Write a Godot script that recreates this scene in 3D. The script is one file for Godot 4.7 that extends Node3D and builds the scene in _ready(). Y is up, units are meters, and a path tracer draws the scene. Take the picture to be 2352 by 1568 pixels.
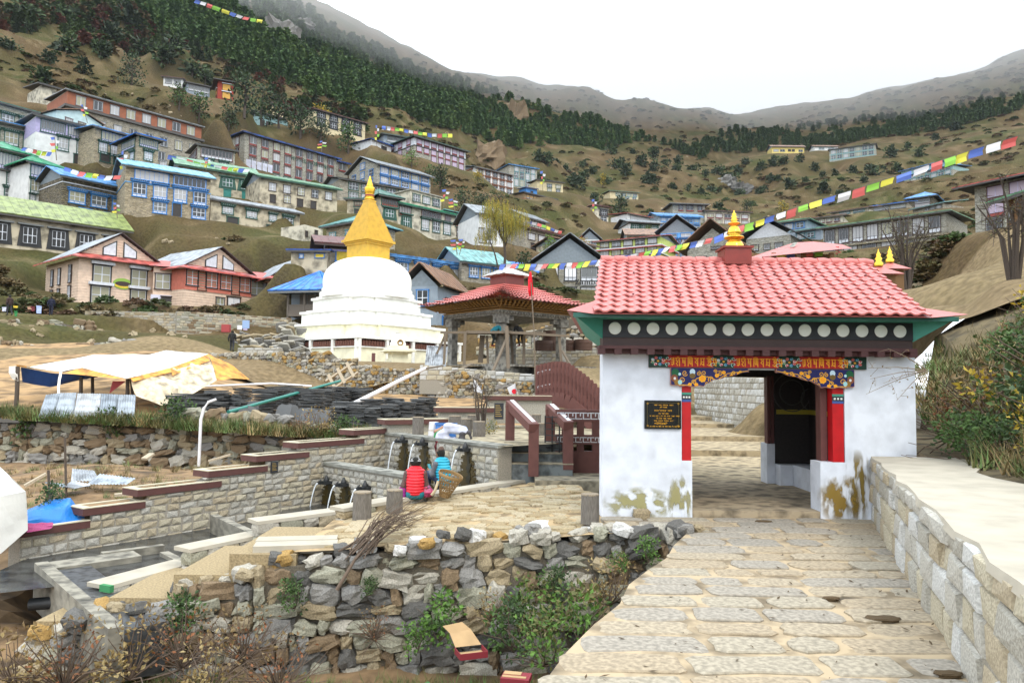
extends Node3D

# ---------------------------------------------------------------- camera model
const F:=1715.0
var eye:=Vector3(0,2.2,0)
var cam_b:=Basis(Vector3.RIGHT,deg_to_rad(3.3))*Basis(Vector3.BACK,deg_to_rad(0.65))
var ZR:=[[0,0,0.61249],[0,250,2.851],[700,250,2.851],[1200,450,2.851],[1900,550,2.851],[2600,450,2.851],[3200,450,2.852],[0,700,2.851],[700,700,2.851],[950,650,2.091],[1600,950,2.413],[2050,800,2.4126],[2900,900,2.502],[2250,1300,1.96],[0,1250,2.352],[700,1250,2.352],[1400,1400,2.412],[0,1700,1.823],[800,1800,2.063],[1600,1900,2.138],[2500,1900,2.352],[3100,1500,1.4797],[1400,1550,3.485],[0,0,1.568],[1400,0,0.9639],[1000,250,4.48],[1600,700,3.36],[3300,700,3.92],[0,1100,7.84]]
var rng:=RandomNumberGenerator.new()
var mats:={}
var meshes:={}
var used_names:={}
var ctrl:Array[Vector3]=[]

func ray(r:int,x:float,y:float)->Vector3:
	var z:Array=ZR[r]
	var u:float=(z[0]+x/z[2])*0.61249
	var v:float=(z[1]+y/z[2])*0.61249
	var q:=cam_b*Vector3((u-1176.0)/F,(784.0-v)/F,-1.0)
	return q/-q.z

func at(r:int,x:float,y:float,d:float)->Vector3:# a point of the survey at depth d
	return eye+ray(r,x,y)*d

func on(r:int,x:float,y:float,h:float)->Vector3:# a point of the survey at height h
	var q:=ray(r,x,y)
	return eye+q*((h-eye.y)/q.y)

# ---------------------------------------------------------------- naming and tagging
func put(o:Node3D,called:String,parent:Node=null)->Node3D:
	var p:Node=parent if parent else self
	var n:=called
	if p==self:
		var k:int=used_names.get(called,0)
		used_names[called]=k+1
		if k>0:n="%s_%03d"%[called,k]
	else:
		var key:=str(p.get_instance_id())+called
		var k:int=used_names.get(key,0)
		used_names[key]=k+1
		if k>0:n="%s_%03d"%[called,k]
	o.name=n
	p.add_child(o,true)
	return o

func tag(o:Node,label:String,category:String,group:="",kind:="")->Node3D:
	o.set_meta("label",label)
	o.set_meta("category",category)
	if group:o.set_meta("group",group)
	if kind:o.set_meta("kind",kind)
	return o

func thing(called:String,label:String,category:String,pos:=Vector3.ZERO,b:=Basis(),group:="")->Node3D:
	var o:=Node3D.new()
	o.transform=Transform3D(b,pos)
	put(o,called)
	return tag(o,label,category,group)

func inst(mesh:Mesh,called:String,parent:Node=null,m:Material=null,t:=Transform3D())->MeshInstance3D:
	var o:=MeshInstance3D.new()
	o.mesh=mesh
	if m:o.material_override=m
	o.transform=t
	put(o,called,parent)
	return o

func ground_piece(mesh:Mesh,called:String,label:="")->MeshInstance3D:
	var o:=inst(mesh,called)
	o.set_meta("kind","structure")
	if label:o.set_meta("label",label)
	return o

# ---------------------------------------------------------------- materials
var tex:={}
func noise_tex(key:String,kind:int,freq:float,oct:int,lo:float,hi:float,size:=512,sx:=1)->void:
	var n:=FastNoiseLite.new()
	n.noise_type=kind
	n.frequency=freq
	n.fractal_octaves=oct
	n.seed=key.hash()%1000
	var im:=n.get_seamless_image(size,size)
	im.convert(Image.FORMAT_L8)
	var data:=im.get_data()
	var out:=PackedByteArray()
	out.resize(data.size())
	for i in data.size():
		out[i]=int(255.0*clampf(lo+(hi-lo)*data[i]/255.0,0,1))
	tex[key]=ImageTexture.create_from_image(Image.create_from_data(size,size,false,Image.FORMAT_L8,out))

func masonry_tex(key:String,rows:int,cols:int,lo:float,hi:float,mortar:float,warm:=0.0)->void:
	var n:=512
	var im:=Image.create(n,n,false,Image.FORMAT_RGB8)
	im.fill(Color(mortar,mortar,mortar*0.97))
	var g:=RandomNumberGenerator.new()
	g.seed=key.hash()
	var rh:=float(n)/rows
	for r in rows:
		var x:=0.0
		var off:=g.randf()*n
		while x<n:
			var w:=minf(n*1.0/cols*g.randf_range(0.5,1.6),n-x)
			if n-x-w<10:w=n-x
			var c:=g.randf_range(lo,hi)
			var k:=g.randf()*warm
			var top:=r*rh+1+g.randf_range(0,2)
			var bot:=(r+1)*rh-1-g.randf_range(0,2)
			for yy in range(int(top),int(bot)):
				for xx in range(int(x+2),int(x+w-1)):
					var j:=g.randf_range(-0.04,0.04)
					im.set_pixel((xx+int(off))%n,yy%n,Color(c+j+k*0.6,c+j+k*0.2,c+j-k))
			x+=w
	tex[key]=ImageTexture.create_from_image(im)

func mt(key:String,c:=Color.WHITE,rough:=0.9,t:="",scale:=1.0,bump:=0.0,metal:=0.0,more:={})->StandardMaterial3D:
	if mats.has(key):return mats[key]
	var m:=StandardMaterial3D.new()
	m.resource_name=key
	m.albedo_color=c.linear_to_srgb()
	m.roughness=rough
	m.metallic=metal
	if t:
		m.albedo_texture=tex[t]
		m.uv1_triplanar=true
		m.uv1_world_triplanar=more.get("world",false)
		m.uv1_scale=more.get("s3",Vector3.ONE*scale)
		m.uv1_triplanar_sharpness=4.0
		if bump!=0.0:
			m.heightmap_enabled=true
			m.heightmap_texture=tex[more.get("bt",t)]
			m.heightmap_scale=bump
	if more.has("vc"):m.vertex_color_use_as_albedo=true
	if more.has("back"):
		m.backlight_enabled=true
		m.backlight=more.back
	if more.has("coat"):
		m.clearcoat_enabled=true
		m.clearcoat=more.coat
		m.clearcoat_roughness=0.15
	if more.has("spec"):m.metallic_specular=more.spec
	mats[key]=m
	return m

func L(r:float,g:float,b:float)->Color:return Color(r,g,b)
func S(r:int,g:int,b:int,k:=1.0)->Color:# a base colour given as 0..255 sRGB,times k
	var c:=Color8(r,g,b).srgb_to_linear()
	return Color(c.r*k,c.g*k,c.b*k)

# ---------------------------------------------------------------- mesh builder
class MB:
	var surf:={}
	var v:PackedVector3Array
	var n:PackedVector3Array
	var c:PackedColorArray
	var cur:Material=null
	var col:=Color.WHITE
	var colored:=false
	func _init(m:Material=null)->void:
		cur=m
	func use(m:Material)->MB:
		if m==cur and v.size():return self
		_flush()
		cur=m
		if surf.has(m):
			v=surf[m][0]; n=surf[m][1]; c=surf[m][2]
		return self
	func _flush()->void:
		if v.size():surf[cur]=[v,n,c]
		v=PackedVector3Array(); n=PackedVector3Array(); c=PackedColorArray()
	func tri(p:Vector3,q:Vector3,r:Vector3)->void:
		var k:=(r-p).cross(q-p).normalized()
		v.push_back(p); v.push_back(q); v.push_back(r)
		n.push_back(k); n.push_back(k); n.push_back(k)
		if colored:
			c.push_back(col); c.push_back(col); c.push_back(col)
	func tris(p:Vector3,q:Vector3,r:Vector3,a:Vector3,b:Vector3,d:Vector3)->void:
		v.push_back(p); v.push_back(q); v.push_back(r)
		n.push_back(a); n.push_back(b); n.push_back(d)
		if colored:
			c.push_back(col); c.push_back(col); c.push_back(col)
	func quad(p:Vector3,q:Vector3,r:Vector3,s:Vector3)->void:# clockwise from outside
		tri(p,q,r); tri(p,r,s)
	func hexa(p:Array)->void:# 0-3 bottom ring,4-7 top ring,both counter-clockwise seen from above
		quad(p[4],p[7],p[6],p[5]); quad(p[0],p[1],p[2],p[3])
		for i in 4:
			var j:=(i+1)%4
			quad(p[i],p[i+4],p[j+4],p[j])
	func box(a:Vector3,b:Vector3,t:=Transform3D())->void:# from corner a to corner b
		var lo:=Vector3(minf(a.x,b.x),minf(a.y,b.y),minf(a.z,b.z))
		var hi:=Vector3(maxf(a.x,b.x),maxf(a.y,b.y),maxf(a.z,b.z))
		var p:=[]
		for y in[lo.y,hi.y]:
			for k in[[0,1],[1,1],[1,0],[0,0]]:
				p.push_back(t*Vector3(hi.x if k[0]else lo.x,y,hi.z if k[1]else lo.z))
		hexa(p)
	func cbox(ctr:Vector3,size:Vector3,t:=Transform3D())->void:
		box(ctr-size/2,ctr+size/2,t)
	func beam(a:Vector3,b:Vector3,w:float,h:float)->void:# a squared timber from a to b
		var z:=(b-a)
		var l:=z.length()
		if l<1e-5:return
		z/=l
		var x:=z.cross(Vector3.UP)if absf(z.y)<0.99 else Vector3.RIGHT
		x=x.normalized()
		var y:=x.cross(z).normalized()
		box(Vector3(-w/2,-h/2,0),Vector3(w/2,h/2,l),Transform3D(Basis(-x,y,z),a))
	func bevbox(size:Vector3,e:float)->void:# chamfered box round the origin
		var h:=size/2
		for s in[-1.0,1.0]:
			for ax in 3:
				var b1:=(ax+1)%3
				var b2:=(ax+2)%3
				var q:=[]
				for k in[[-1,-1],[-1,1],[1,1],[1,-1]]:
					var p:=Vector3.ZERO
					p[ax]=s*h[ax]; p[b1]=k[0]*(h[b1]- e); p[b2]=k[1]*(h[b2]- e)
					q.push_back(p)
				if s>0:quad(q[0],q[1],q[2],q[3])
				else:quad(q[3],q[2],q[1],q[0])
		for ax in 3:
			var b1:=(ax+1)%3
			var b2:=(ax+2)%3
			for s1 in[-1.0,1.0]:
				for s2 in[-1.0,1.0]:
					var q:=[]
					for k in[[0,-1],[1,-1],[1,1],[0,1]]:
						var p:=Vector3.ZERO
						p[ax]=k[1]*(h[ax]- e)
						p[b1]=s1*(h[b1]-(e if k[0]else 0.0)); p[b2]=s2*(h[b2]-(0.0 if k[0]else e))
						q.push_back(p)
					if s1*s2>0:quad(q[3],q[2],q[1],q[0])
					else:quad(q[0],q[1],q[2],q[3])
		for s in 8:
			var g:=Vector3(1 if s & 1 else -1,1 if s & 2 else -1,1 if s & 4 else -1)
			var a:=Vector3(g.x*h.x,g.y*(h.y-e),g.z*(h.z-e))
			var b:=Vector3(g.x*(h.x-e),g.y*h.y,g.z*(h.z-e))
			var d:=Vector3(g.x*(h.x-e),g.y*(h.y-e),g.z*h.z)
			if g.x*g.y*g.z>0:tri(a,d,b)
			else:tri(a,b,d)
	func lathe(prof:Array,seg:=24,t:=Transform3D(),cap:=true,flat:=false)->void:# prof:Vector2(radius,y)from bottom to top
		var nr:=[]
		for i in prof.size():
			var d1:Vector2=prof[mini(i+1,prof.size()- 1)]- prof[maxi(i-1,0)]
			nr.push_back(Vector2(d1.y,-d1.x).normalized())
		var cs:=[]
		for k in seg+1:cs.push_back(Vector2(cos(TAU*k/seg),sin(TAU*k/seg)))
		for i in prof.size()- 1:
			var p0:Vector2=prof[i]
			var p1:Vector2=prof[i+1]
			var n0:Vector2=nr[i]
			var n1:Vector2=nr[i+1]
			for k in seg:
				var a:Vector2=cs[k]
				var b:Vector2=cs[k+1]
				var q0:=t*Vector3(p0.x*a.x,p0.y,p0.x*a.y)
				var q1:=t*Vector3(p1.x*a.x,p1.y,p1.x*a.y)
				var q2:=t*Vector3(p1.x*b.x,p1.y,p1.x*b.y)
				var q3:=t*Vector3(p0.x*b.x,p0.y,p0.x*b.y)
				if flat:
					quad(q0,q3,q2,q1)
					continue
				var m0:=(t.basis*Vector3(n0.x*a.x,n0.y,n0.x*a.y)).normalized()
				var m1:=(t.basis*Vector3(n1.x*a.x,n1.y,n1.x*a.y)).normalized()
				var m2:=(t.basis*Vector3(n1.x*b.x,n1.y,n1.x*b.y)).normalized()
				var m3:=(t.basis*Vector3(n0.x*b.x,n0.y,n0.x*b.y)).normalized()
				if p0.x>1e-5:tris(q0,q3,q2,m0,m3,m2)
				if p1.x>1e-5:tris(q0,q2,q1,m0,m2,m1)
		if cap:
			for e in[0,prof.size()- 1]:
				var p:Vector2=prof[e]
				if p.x<1e-4:continue
				for k in seg:
					var o:=t*Vector3(0,p.y,0)
					var a1:=t*Vector3(p.x*cs[k].x,p.y,p.x*cs[k].y)
					var b1:=t*Vector3(p.x*cs[k+1].x,p.y,p.x*cs[k+1].y)
					if e==0:tri(o,b1,a1)
					else:tri(o,a1,b1)
	func tube(pts:Array,r0:float,r1:float,seg:=6)->void:
		var rings:=[]
		var nor:=[]
		for i in pts.size():
			var d:Vector3=(pts[mini(i+1,pts.size()- 1)]- pts[maxi(i-1,0)])
			d=d.normalized()if d.length()>1e-6 else Vector3.UP
			var x:=d.cross(Vector3(0.13,1,0.21)if absf(d.y)<0.9 else Vector3(1,0.1,0.2)).normalized()
			var y:=x.cross(d).normalized()
			var r:=lerpf(r0,r1,float(i)/maxi(1,pts.size()- 1))
			var ring:=[]
			var nn:=[]
			for k in seg:
				var o:=x*cos(TAU*k/seg)+y*sin(TAU*k/seg)
				ring.push_back(pts[i]+o*r); nn.push_back(o)
			rings.push_back(ring); nor.push_back(nn)
		for i in pts.size()- 1:
			for k in seg:
				var j:=(k+1)%seg
				tris(rings[i][k],rings[i+1][j],rings[i+1][k],nor[i][k],nor[i+1][j],nor[i+1][k])
				tris(rings[i][k],rings[i][j],rings[i+1][j],nor[i][k],nor[i][j],nor[i+1][j])
		for e in[0,pts.size()- 1]:
			for k in range(1,seg-1):
				if e==0:tri(rings[e][0],rings[e][k],rings[e][k+1])
				else:tri(rings[e][0],rings[e][k+1],rings[e][k])
	func prism(poly:Array,a:float,b:float,t:=Transform3D())->void:# poly(Vector2)counter-clockwise seen from above in x,-z; extruded from y=a to y=b
		var pk:=PackedVector2Array(poly)
		var ix:=Geometry2D.triangulate_polygon(pk)
		for i in range(0,ix.size(),3):
			var p:=[]
			for k in 3:p.push_back(pk[ix[i+k]])
			if(p[1]- p[0]).cross(p[2]- p[0])<0:p.reverse()
			tri(t*Vector3(p[0].x,b,-p[0].y),t*Vector3(p[2].x,b,-p[2].y),t*Vector3(p[1].x,b,-p[1].y))
			tri(t*Vector3(p[0].x,a,-p[0].y),t*Vector3(p[1].x,a,-p[1].y),t*Vector3(p[2].x,a,-p[2].y))
		for i in pk.size():
			var p:Vector2=pk[i]
			var q:Vector2=pk[(i+1)%pk.size()]
			quad(t*Vector3(p.x,a,-p.y),t*Vector3(p.x,b,-p.y),t*Vector3(q.x,b,-q.y),t*Vector3(q.x,a,-q.y))
	func mesh()->ArrayMesh:
		_flush()
		var m:=ArrayMesh.new()
		for k in surf:
			var a:=[]
			a.resize(Mesh.ARRAY_MAX)
			a[Mesh.ARRAY_VERTEX]=surf[k][0]
			a[Mesh.ARRAY_NORMAL]=surf[k][1]
			if colored:a[Mesh.ARRAY_COLOR]=surf[k][2]
			m.add_surface_from_arrays(Mesh.PRIMITIVE_TRIANGLES,a)
			if k:m.surface_set_material(m.get_surface_count()- 1,k)
		return m

# upright plate: poly (Vector2 x,y) in the plane z = 0, thickness towards +z
func plate_t(z:float)->Transform3D:return Transform3D(Basis(Vector3.RIGHT,Vector3.BACK,Vector3.DOWN),Vector3(0,0,z))

var rough_noise:=FastNoiseLite.new()
func stone_mesh(seed_:int,square:float,jag:float,sub:=1)->ArrayMesh:# a rough stone filling the box -0.5..0.5
	var key:="stone%d_%.2f_%.2f_%d"%[seed_,square,jag,sub]
	if meshes.has(key):return meshes[key]
	var m:=MB.new()
	var k:=2+sub
	var f:=func(a:Vector3)->Vector3:
		var p:=a.normalized()
		var s:=maxf(absf(p.x),maxf(absf(p.y),absf(p.z)))
		p=p.lerp(p/s,square)*0.5
		var q:=p*2.1+Vector3(seed_*13.7,seed_*3.1,0)
		return p*(1.0+jag*(rough_noise.get_noise_3d(q.x*60,q.y*60,q.z*60)+0.5*rough_noise.get_noise_3d(q.x*190,q.y*190,q.z*190)))
	for ax in 3:
		for s in[-1.0,1.0]:
			for i in k:
				for j in k:
					var q:=[]
					for e in[[0,0],[0,1],[1,1],[1,0]]:
						var p:=Vector3.ZERO
						p[ax]=s
						p[(ax+1)%3]=tan((float(i+e[0])/k*2-1)*0.785)
						p[(ax+2)%3]=tan((float(j+e[1])/k*2-1)*0.785)
						q.push_back(f.call(p))
					if s>0:m.quad(q[0],q[1],q[2],q[3])
					else:m.quad(q[3],q[2],q[1],q[0])
	meshes[key]=m.mesh()
	return meshes[key]

func _ready()->void:
	rng.seed=7
	rough_noise.seed=3
	rough_noise.frequency=0.02
	# ---- camera, sky, sun, exposure
	var cam:=Camera3D.new()
	cam.name="camera"
	cam.transform=Transform3D(cam_b,eye)
	cam.fov=rad_to_deg(2*atan(784.0/F))
	cam.near=0.1
	cam.far=4000.0
	add_child(cam)
	cam.current=true
	var env:=Environment.new()
	env.background_mode=Environment.BG_SKY
	var sky:=Sky.new()
	var sm:=ProceduralSkyMaterial.new()
	sm.sky_top_color=L(0.86,0.93,1.0).linear_to_srgb()
	sm.sky_horizon_color=L(0.66,0.69,0.73).linear_to_srgb()
	sm.sky_curve=0.55
	sm.sky_energy_multiplier=1.6
	sm.ground_bottom_color=L(0.16,0.15,0.13).linear_to_srgb()
	sm.ground_horizon_color=L(0.22,0.22,0.21).linear_to_srgb()
	sm.sun_angle_max=1.0
	sky.sky_material=sm
	env.sky=sky
	env.tonemap_mode=Environment.TONE_MAPPER_LINEAR
	env.tonemap_exposure=1.06
	env.ssao_enabled=true
	env.ssil_enabled=true
	env.sdfgi_enabled=true
	env.fog_enabled=true
	env.fog_density=0.00005
	env.fog_light_color=Color(0.86,0.9,0.95)
	env.volumetric_fog_enabled=true
	env.volumetric_fog_density=0.0
	var we:=WorldEnvironment.new()
	we.environment=env
	add_child(we)
	var sun:=DirectionalLight3D.new()
	sun.name="sun"
	sun.light_energy=0.45
	sun.light_color=Color(1.0,0.96,0.9)
	sun.light_angular_distance=14.0
	sun.shadow_enabled=true
	sun.rotation_degrees=Vector3(-52,24,0)
	add_child(sun)
	# ---- textures
	noise_tex("grain",FastNoiseLite.TYPE_SIMPLEX_SMOOTH,0.035,5,0.74,1.08)
	noise_tex("fine",FastNoiseLite.TYPE_SIMPLEX,0.12,4,0.6,1.1)
	noise_tex("blotch",FastNoiseLite.TYPE_PERLIN,0.012,5,0.45,1.3)
	noise_tex("soft",FastNoiseLite.TYPE_PERLIN,0.01,5,0.9,1.04)
	masonry_tex("coursed",26,12,0.72,1.0,0.62,0.04)
	masonry_tex("rubble",34,16,0.5,1.0,0.45,0.1)
	build_all()


# ================================================================ terrain
var TR0:=24.0
var TR1:=1000.0
const TN:=150
const TM:=150
var tgrid:PackedFloat32Array
var tcalm:PackedFloat32Array
var n_house:=0
const TH0:=-0.86
const TH1:=0.86
func add_ctrl(p:Vector3)->void:ctrl.push_back(p)
func slope_grid()->void:
	n_house=ctrl.size()
	for s in[[0,480,118],[-150,300,140],[0,180,185],[0,90,240],[0,0,320],[0,-200,650],[-250,100,250],[-250,-100,600],[150,170,200],[250,100,270],[250,0,370],[300,-200,700],[400,200,205],[400,100,300],[480,0,470],[550,250,215],[600,180,300],[600,80,430],[630,0,640],[600,-120,760],
		[690,-8,720],[740,12,730],[790,38,740],[850,72,750],[920,112,760],[1000,158,780],[700,140,900],[790,150,920],[860,170,930],[930,190,940],[1000,210,960],
		[700,120,480],[700,200,330],[800,150,500],[800,230,330],[900,200,500],[900,260,330],[1000,230,520],[1000,300,330],[1100,240,560],[1100,330,380],[1200,240,640],[1200,300,500],[1200,365,395],[1300,275,640],[1300,350,490],[1450,305,650],[1450,370,490],[1450,430,350],[1600,330,610],[1600,400,450],[1600,470,330],
		[1750,300,700],[1700,380,530],[1720,450,390],[1900,300,660],[1900,420,420],[1900,470,320],[2100,280,620],[2100,360,430],[2230,420,300],[2352,230,580],[2352,300,430],[2352,380,310],[2600,300,420],[2600,60,760],[1080,165,790],[1150,175,800],[1300,200,800],[1450,230,820],[1600,245,830],[1750,255,830],[1900,235,820],[2050,200,800],[2200,170,780],[2352,120,760],[1150,260,960],[1400,300,970],[1600,320,970],[1900,310,970],[2200,260,960],[2400,200,960],
		[-200,830,42],[0,832,42],[150,838,42],[300,850,42],[0,800,50],[100,800,52],[170,790,56],[-100,790,50],[0,735,62],[100,735,64],[60,690,74],[60,600,90],[0,600,90],[0,880,30],[200,890,30],[360,900,32],[500,905,36],[650,895,42],[800,890,44],[950,890,42],[450,850,46],
		[600,815,58],[700,822,56],[600,790,66],[430,768,66],[330,765,64],[250,760,62],[520,768,66],[640,745,78],[1150,770,75],[1270,740,74],[1300,690,84],[1340,800,56],[900,700,84],[1100,735,80],[1000,838,50],[1100,838,48],[1250,838,48],[1300,850,46],[1050,900,36],[1200,920,30],[1350,930,28],[1560,1110,25],[1600,1110,25],[1700,1110,25],[1800,1110,25],[1600,1000,33],[1680,1000,33],[1760,1000,33],[1600,950,44],[1680,950,44],[1760,930,44],[1460,930,30],[1460,880,40],[1500,780,60],[1450,700,90],[1600,700,80],[1800,700,70],[1800,850,40],[1800,920,28],[2000,700,55],[2000,850,30],[2100,690,52],[2060,690,45],[2150,660,40],[2240,625,38],[2352,590,36],[2352,640,24],[2200,700,26],[2120,740,24],[2500,560,36],[2500,600,26],
		[480,545,104],[600,545,108],[640,620,92],[700,560,108],[560,560,100],[420,540,104],[660,480,128],[420,520,108],[1000,560,118],[1020,590,104],[960,570,110],[1250,500,190],[1350,520,200],[1300,560,170],[1180,560,120],[1200,610,100],[1260,600,120],[1330,470,240],[1250,450,250],[1100,440,190],[1080,470,165],[500,270,180],[560,290,195],[700,300,215],[850,330,215],[900,350,205]]:
		ctrl.push_back(at(0,s[0],s[1],s[2]))
	var n:=ctrl.size()
	var ca:=PackedFloat32Array(); var cb:=PackedFloat32Array(); var ck:=PackedFloat32Array()
	for p in ctrl:
		var r:=Y(p.x,p.z).length()
		ca.push_back(atan2(p.x,-p.z)); cb.push_back(log(r)); ck.push_back((p.y-2.2)/r)
	tgrid.resize((TN+1)*(TM+1))
	tcalm.resize((TN+1)*(TM+1))
	var l0:=log(TR0); var l1:=log(TR1)
	for i in TN+1:
		var a:=lerpf(TH0,TH1,float(i)/TN)
		for j in TM+1:
			var b:=lerpf(l0,l1,float(j)/TM)
			var w:=0.0; var h:=0.0; var wh:=0.0
			for k in n:
				var da:=a-ca[k]; var db:=(b-cb[k])*0.6
				var q:=da*da+db*db+0.00006
				q=1.0/(q*q)
				w+=q; h+=q*ck[k]
				if k<n_house:wh=maxf(wh,q)
			tgrid[i*(TM+1)+j]=h/w
			tcalm[i*(TM+1)+j]=1.0-smoothstep(0.0012,0.006,1.0/sqrt(wh))
var calm:=0.0
func ground_h(x:float,z:float)->float:
	var r:=sqrt(x*x+z*z)
	var fa:=clampf((atan2(x,-z)- TH0)/(TH1-TH0)*TN,0,TN-0.001)
	var fb:=clampf((log(maxf(r,TR0))- log(TR0))/(log(TR1)- log(TR0))*TM,0,TM-0.001)
	var i:=int(fa); var j:=int(fb)
	var u:=fa-i; var v:=fb-j
	var o:=i*(TM+1)+j
	var k:=lerpf(lerpf(tgrid[o],tgrid[o+1],v),lerpf(tgrid[o+TM+1],tgrid[o+TM+2],v),u)
	calm=lerpf(lerpf(tcalm[o],tcalm[o+1],v),lerpf(tcalm[o+TM+1],tcalm[o+TM+2],v),u)
	return 2.2+k*r
var tnoise:=FastNoiseLite.new()
func hill(x:float,z:float)->float:
	var r:=sqrt(x*x+z*z)
	var h:=ground_h(x,z)
	var wild:=(1.0-calm)*smoothstep(55.0,130.0,r)
	h+=tnoise.get_noise_2d(x*0.6,z*0.6)*minf(r*0.022,9.0)*wild
	if r>60.0:
		var st:=2.0 if r<200 else 3.4
		var q:=(h+tnoise.get_noise_2d(x*1.3+500,z*1.3)*1.5)/st
		var f:float=q-floorf(q)
		var tq:float=(floorf(q)+smoothstep(0.72,1.0,f))*st
		var amt:=0.85*smoothstep(60.0,90.0,r)*(1.0-smoothstep(420.0,520.0,r))*(1.0-calm)
		h=lerpf(h,tq,amt)
	return h
func uv_of(p:Vector3)->Vector2:
	var q:=cam_b.inverse()*(p-eye)
	return Y(1176.0+q.x/-q.z*F,784.0-q.y/-q.z*F)
func terrain()->void:
	tnoise.seed=11
	tnoise.frequency=0.012
	tnoise.fractal_octaves=4
	slope_grid()
	var na:=420; var nr:=560
	var st_v:=PackedVector3Array(); var st_c:=PackedColorArray(); var idx:=PackedInt32Array()
	var l0:=log(TR0+1.0); var l1:=log(TR1-5.0)
	for j in nr+1:
		var r:=exp(lerpf(l0,l1,float(j)/nr))
		for i in na+1:
			var a:=lerpf(TH0,TH1,float(i)/na)
			var x:=sin(a)*r; var z:=-cos(a)*r
			st_v.push_back(X(x,hill(x,z),z))
	var n:=na+1
	for j in nr+1:
		for i in n:
			var p:=st_v[j*n+i]
			var p2:=st_v[mini(j+1,nr)*n+i]
			var p0:=st_v[maxi(j-1,0)*n+i]
			var run:=Y(p2.x-p0.x,p2.z-p0.z).length()
			var steep:=absf(p2.y-p0.y)/maxf(run,0.01)
			var g:=tnoise.get_noise_2d(p.x*2.0+90,p.z*2.0)*0.5+0.5
			var g2:=tnoise.get_noise_2d(p.x*9.0,p.z*9.0+77)*0.5+0.5
			var c:=Color(0.125,0.088,0.045).lerp(Color(0.07,0.075,0.026),clampf(g*2.2-0.75,0,1))
			c=c.lerp(Color(0.22,0.165,0.095),clampf(g2*2.4-1.35,0,0.8))
			if Y(p.x,p.z).length()<62:c=c.lerp(Color(0.3,0.225,0.13),0.7)
			c=c.lerp(Color(0.075,0.06,0.035),smoothstep(0.9,1.6,steep)*0.7)
			st_c.push_back(c*(0.8+0.4*g2))
	for j in nr:
		for i in na:
			var o:=j*n+i
			if st_v[o].x<-0.03*st_v[o].z and -st_v[o].z<44.0:continue
			idx.append_array([o,o+n,o+1,o+1,o+n,o+n+1])
	var nor:=PackedVector3Array(); nor.resize(st_v.size())
	for j in nr+1:
		for i in n:
			var dx:=st_v[j*n+mini(i+1,na)]- st_v[j*n+maxi(i-1,0)]
			var dz:=st_v[mini(j+1,nr)*n+i]- st_v[maxi(j-1,0)*n+i]
			nor[j*n+i]=dx.cross(dz).normalized()*1.0
	var ar:=[]
	ar.resize(Mesh.ARRAY_MAX)
	ar[Mesh.ARRAY_VERTEX]=st_v; ar[Mesh.ARRAY_NORMAL]=nor; ar[Mesh.ARRAY_COLOR]=st_c; ar[Mesh.ARRAY_INDEX]=idx
	var m:=ArrayMesh.new()
	m.add_surface_from_arrays(Mesh.PRIMITIVE_TRIANGLES,ar)
	m.surface_set_material(0,mt("hillside",Color.WHITE,1.0,"grain",0.11,25.0,0.0,{"vc":1,"world":true,"spec":0.2}))
	ground_piece(m,"hillside","terraced brown hillside rising behind the village")
func clouds()->void:
	var g:=RandomNumberGenerator.new()
	g.seed=5
	var k:=0
	for s in[[1690,150,690,620,62,0.0050]]:
		var f:=FogVolume.new()
		f.shape=RenderingServer.FOG_VOLUME_SHAPE_ELLIPSOID
		var fm:=FogMaterial.new()
		fm.density=s[5]
		fm.albedo=Color(1,1,1)
		f.material=fm
		f.size=X(s[3]*2,s[4]*2,560)
		f.position=at(0,s[0],s[1],s[2])
		put(f,"cloud")
		f.set_meta("kind","stuff")
		f.set_meta("label","low cloud lying on the mountainside")
		k+=1


# ================================================================ village houses
func wk(s:String)->Array:
	return{
		"green":["trim_green","sash_white",3,2,"corn"],"greenp":["trim_green","sash_white",3,2,"plain"],"blue":["trim_blue","sash_white",3,2,"corn"],"bluep":["trim_blue","sash_white",2,2,"plain"],
		"white":["trim_grey","sash_white",2,1,"plain"],"maroon":["trim_maroon","sash_white",2,1,"apron"],"brown":["trim_brown","sash_white",2,2,"plain"],"dark":["trim_black","sash_white",2,2,"hood"],
		"flare":["trim_black","sash_white",3,2,"flare"],"flareg":["trim_green","sash_white",3,2,"flare"],"orange":["trim_orange","sash_white",2,2,"corn"],"black3":["trim_black","sash_white",3,1,"panel"],"brown3":["trim_brown","sash_white",3,1,"panel"],
		"bandg":["trim_green","sash_white",8,1,"panel"],"bandb":["trim_blue","sash_white",7,1,"panel"],"bandl":["trim_green","sash_lilac",9,1,"panel"],"bandr":["trim_green","trim_red",7,1,"panel"],"bandgr":["trim_grey","sash_white",14,1,"panel"],"bandm":["trim_maroon","sash_white",9,1,"panel"],"teal":["trim_teal","sash_white",2,2,"plain"],"bluecov":["trim_blue","trim_sky",2,2,"corn"],
		"yellow":["trim_blue","trim_yellow",4,1,"plain"],"door":["trim_green","door_dark",1,1,"door"],"doorb":["trim_blue","door_dark",1,1,"door"],"doorn":["trim_brown","door_dark",1,1,"door"],"doort":["trim_tealdoor","trim_tealdoor",1,1,"door"],"orangew":["trim_brown","trim_amber",2,1,"hood"],"lilac":["trim_maroon","sash_lilac",2,1,"apron"],"whitedoor":["sash_white","sash_white",1,1,"plain"],
	}[s]
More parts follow.
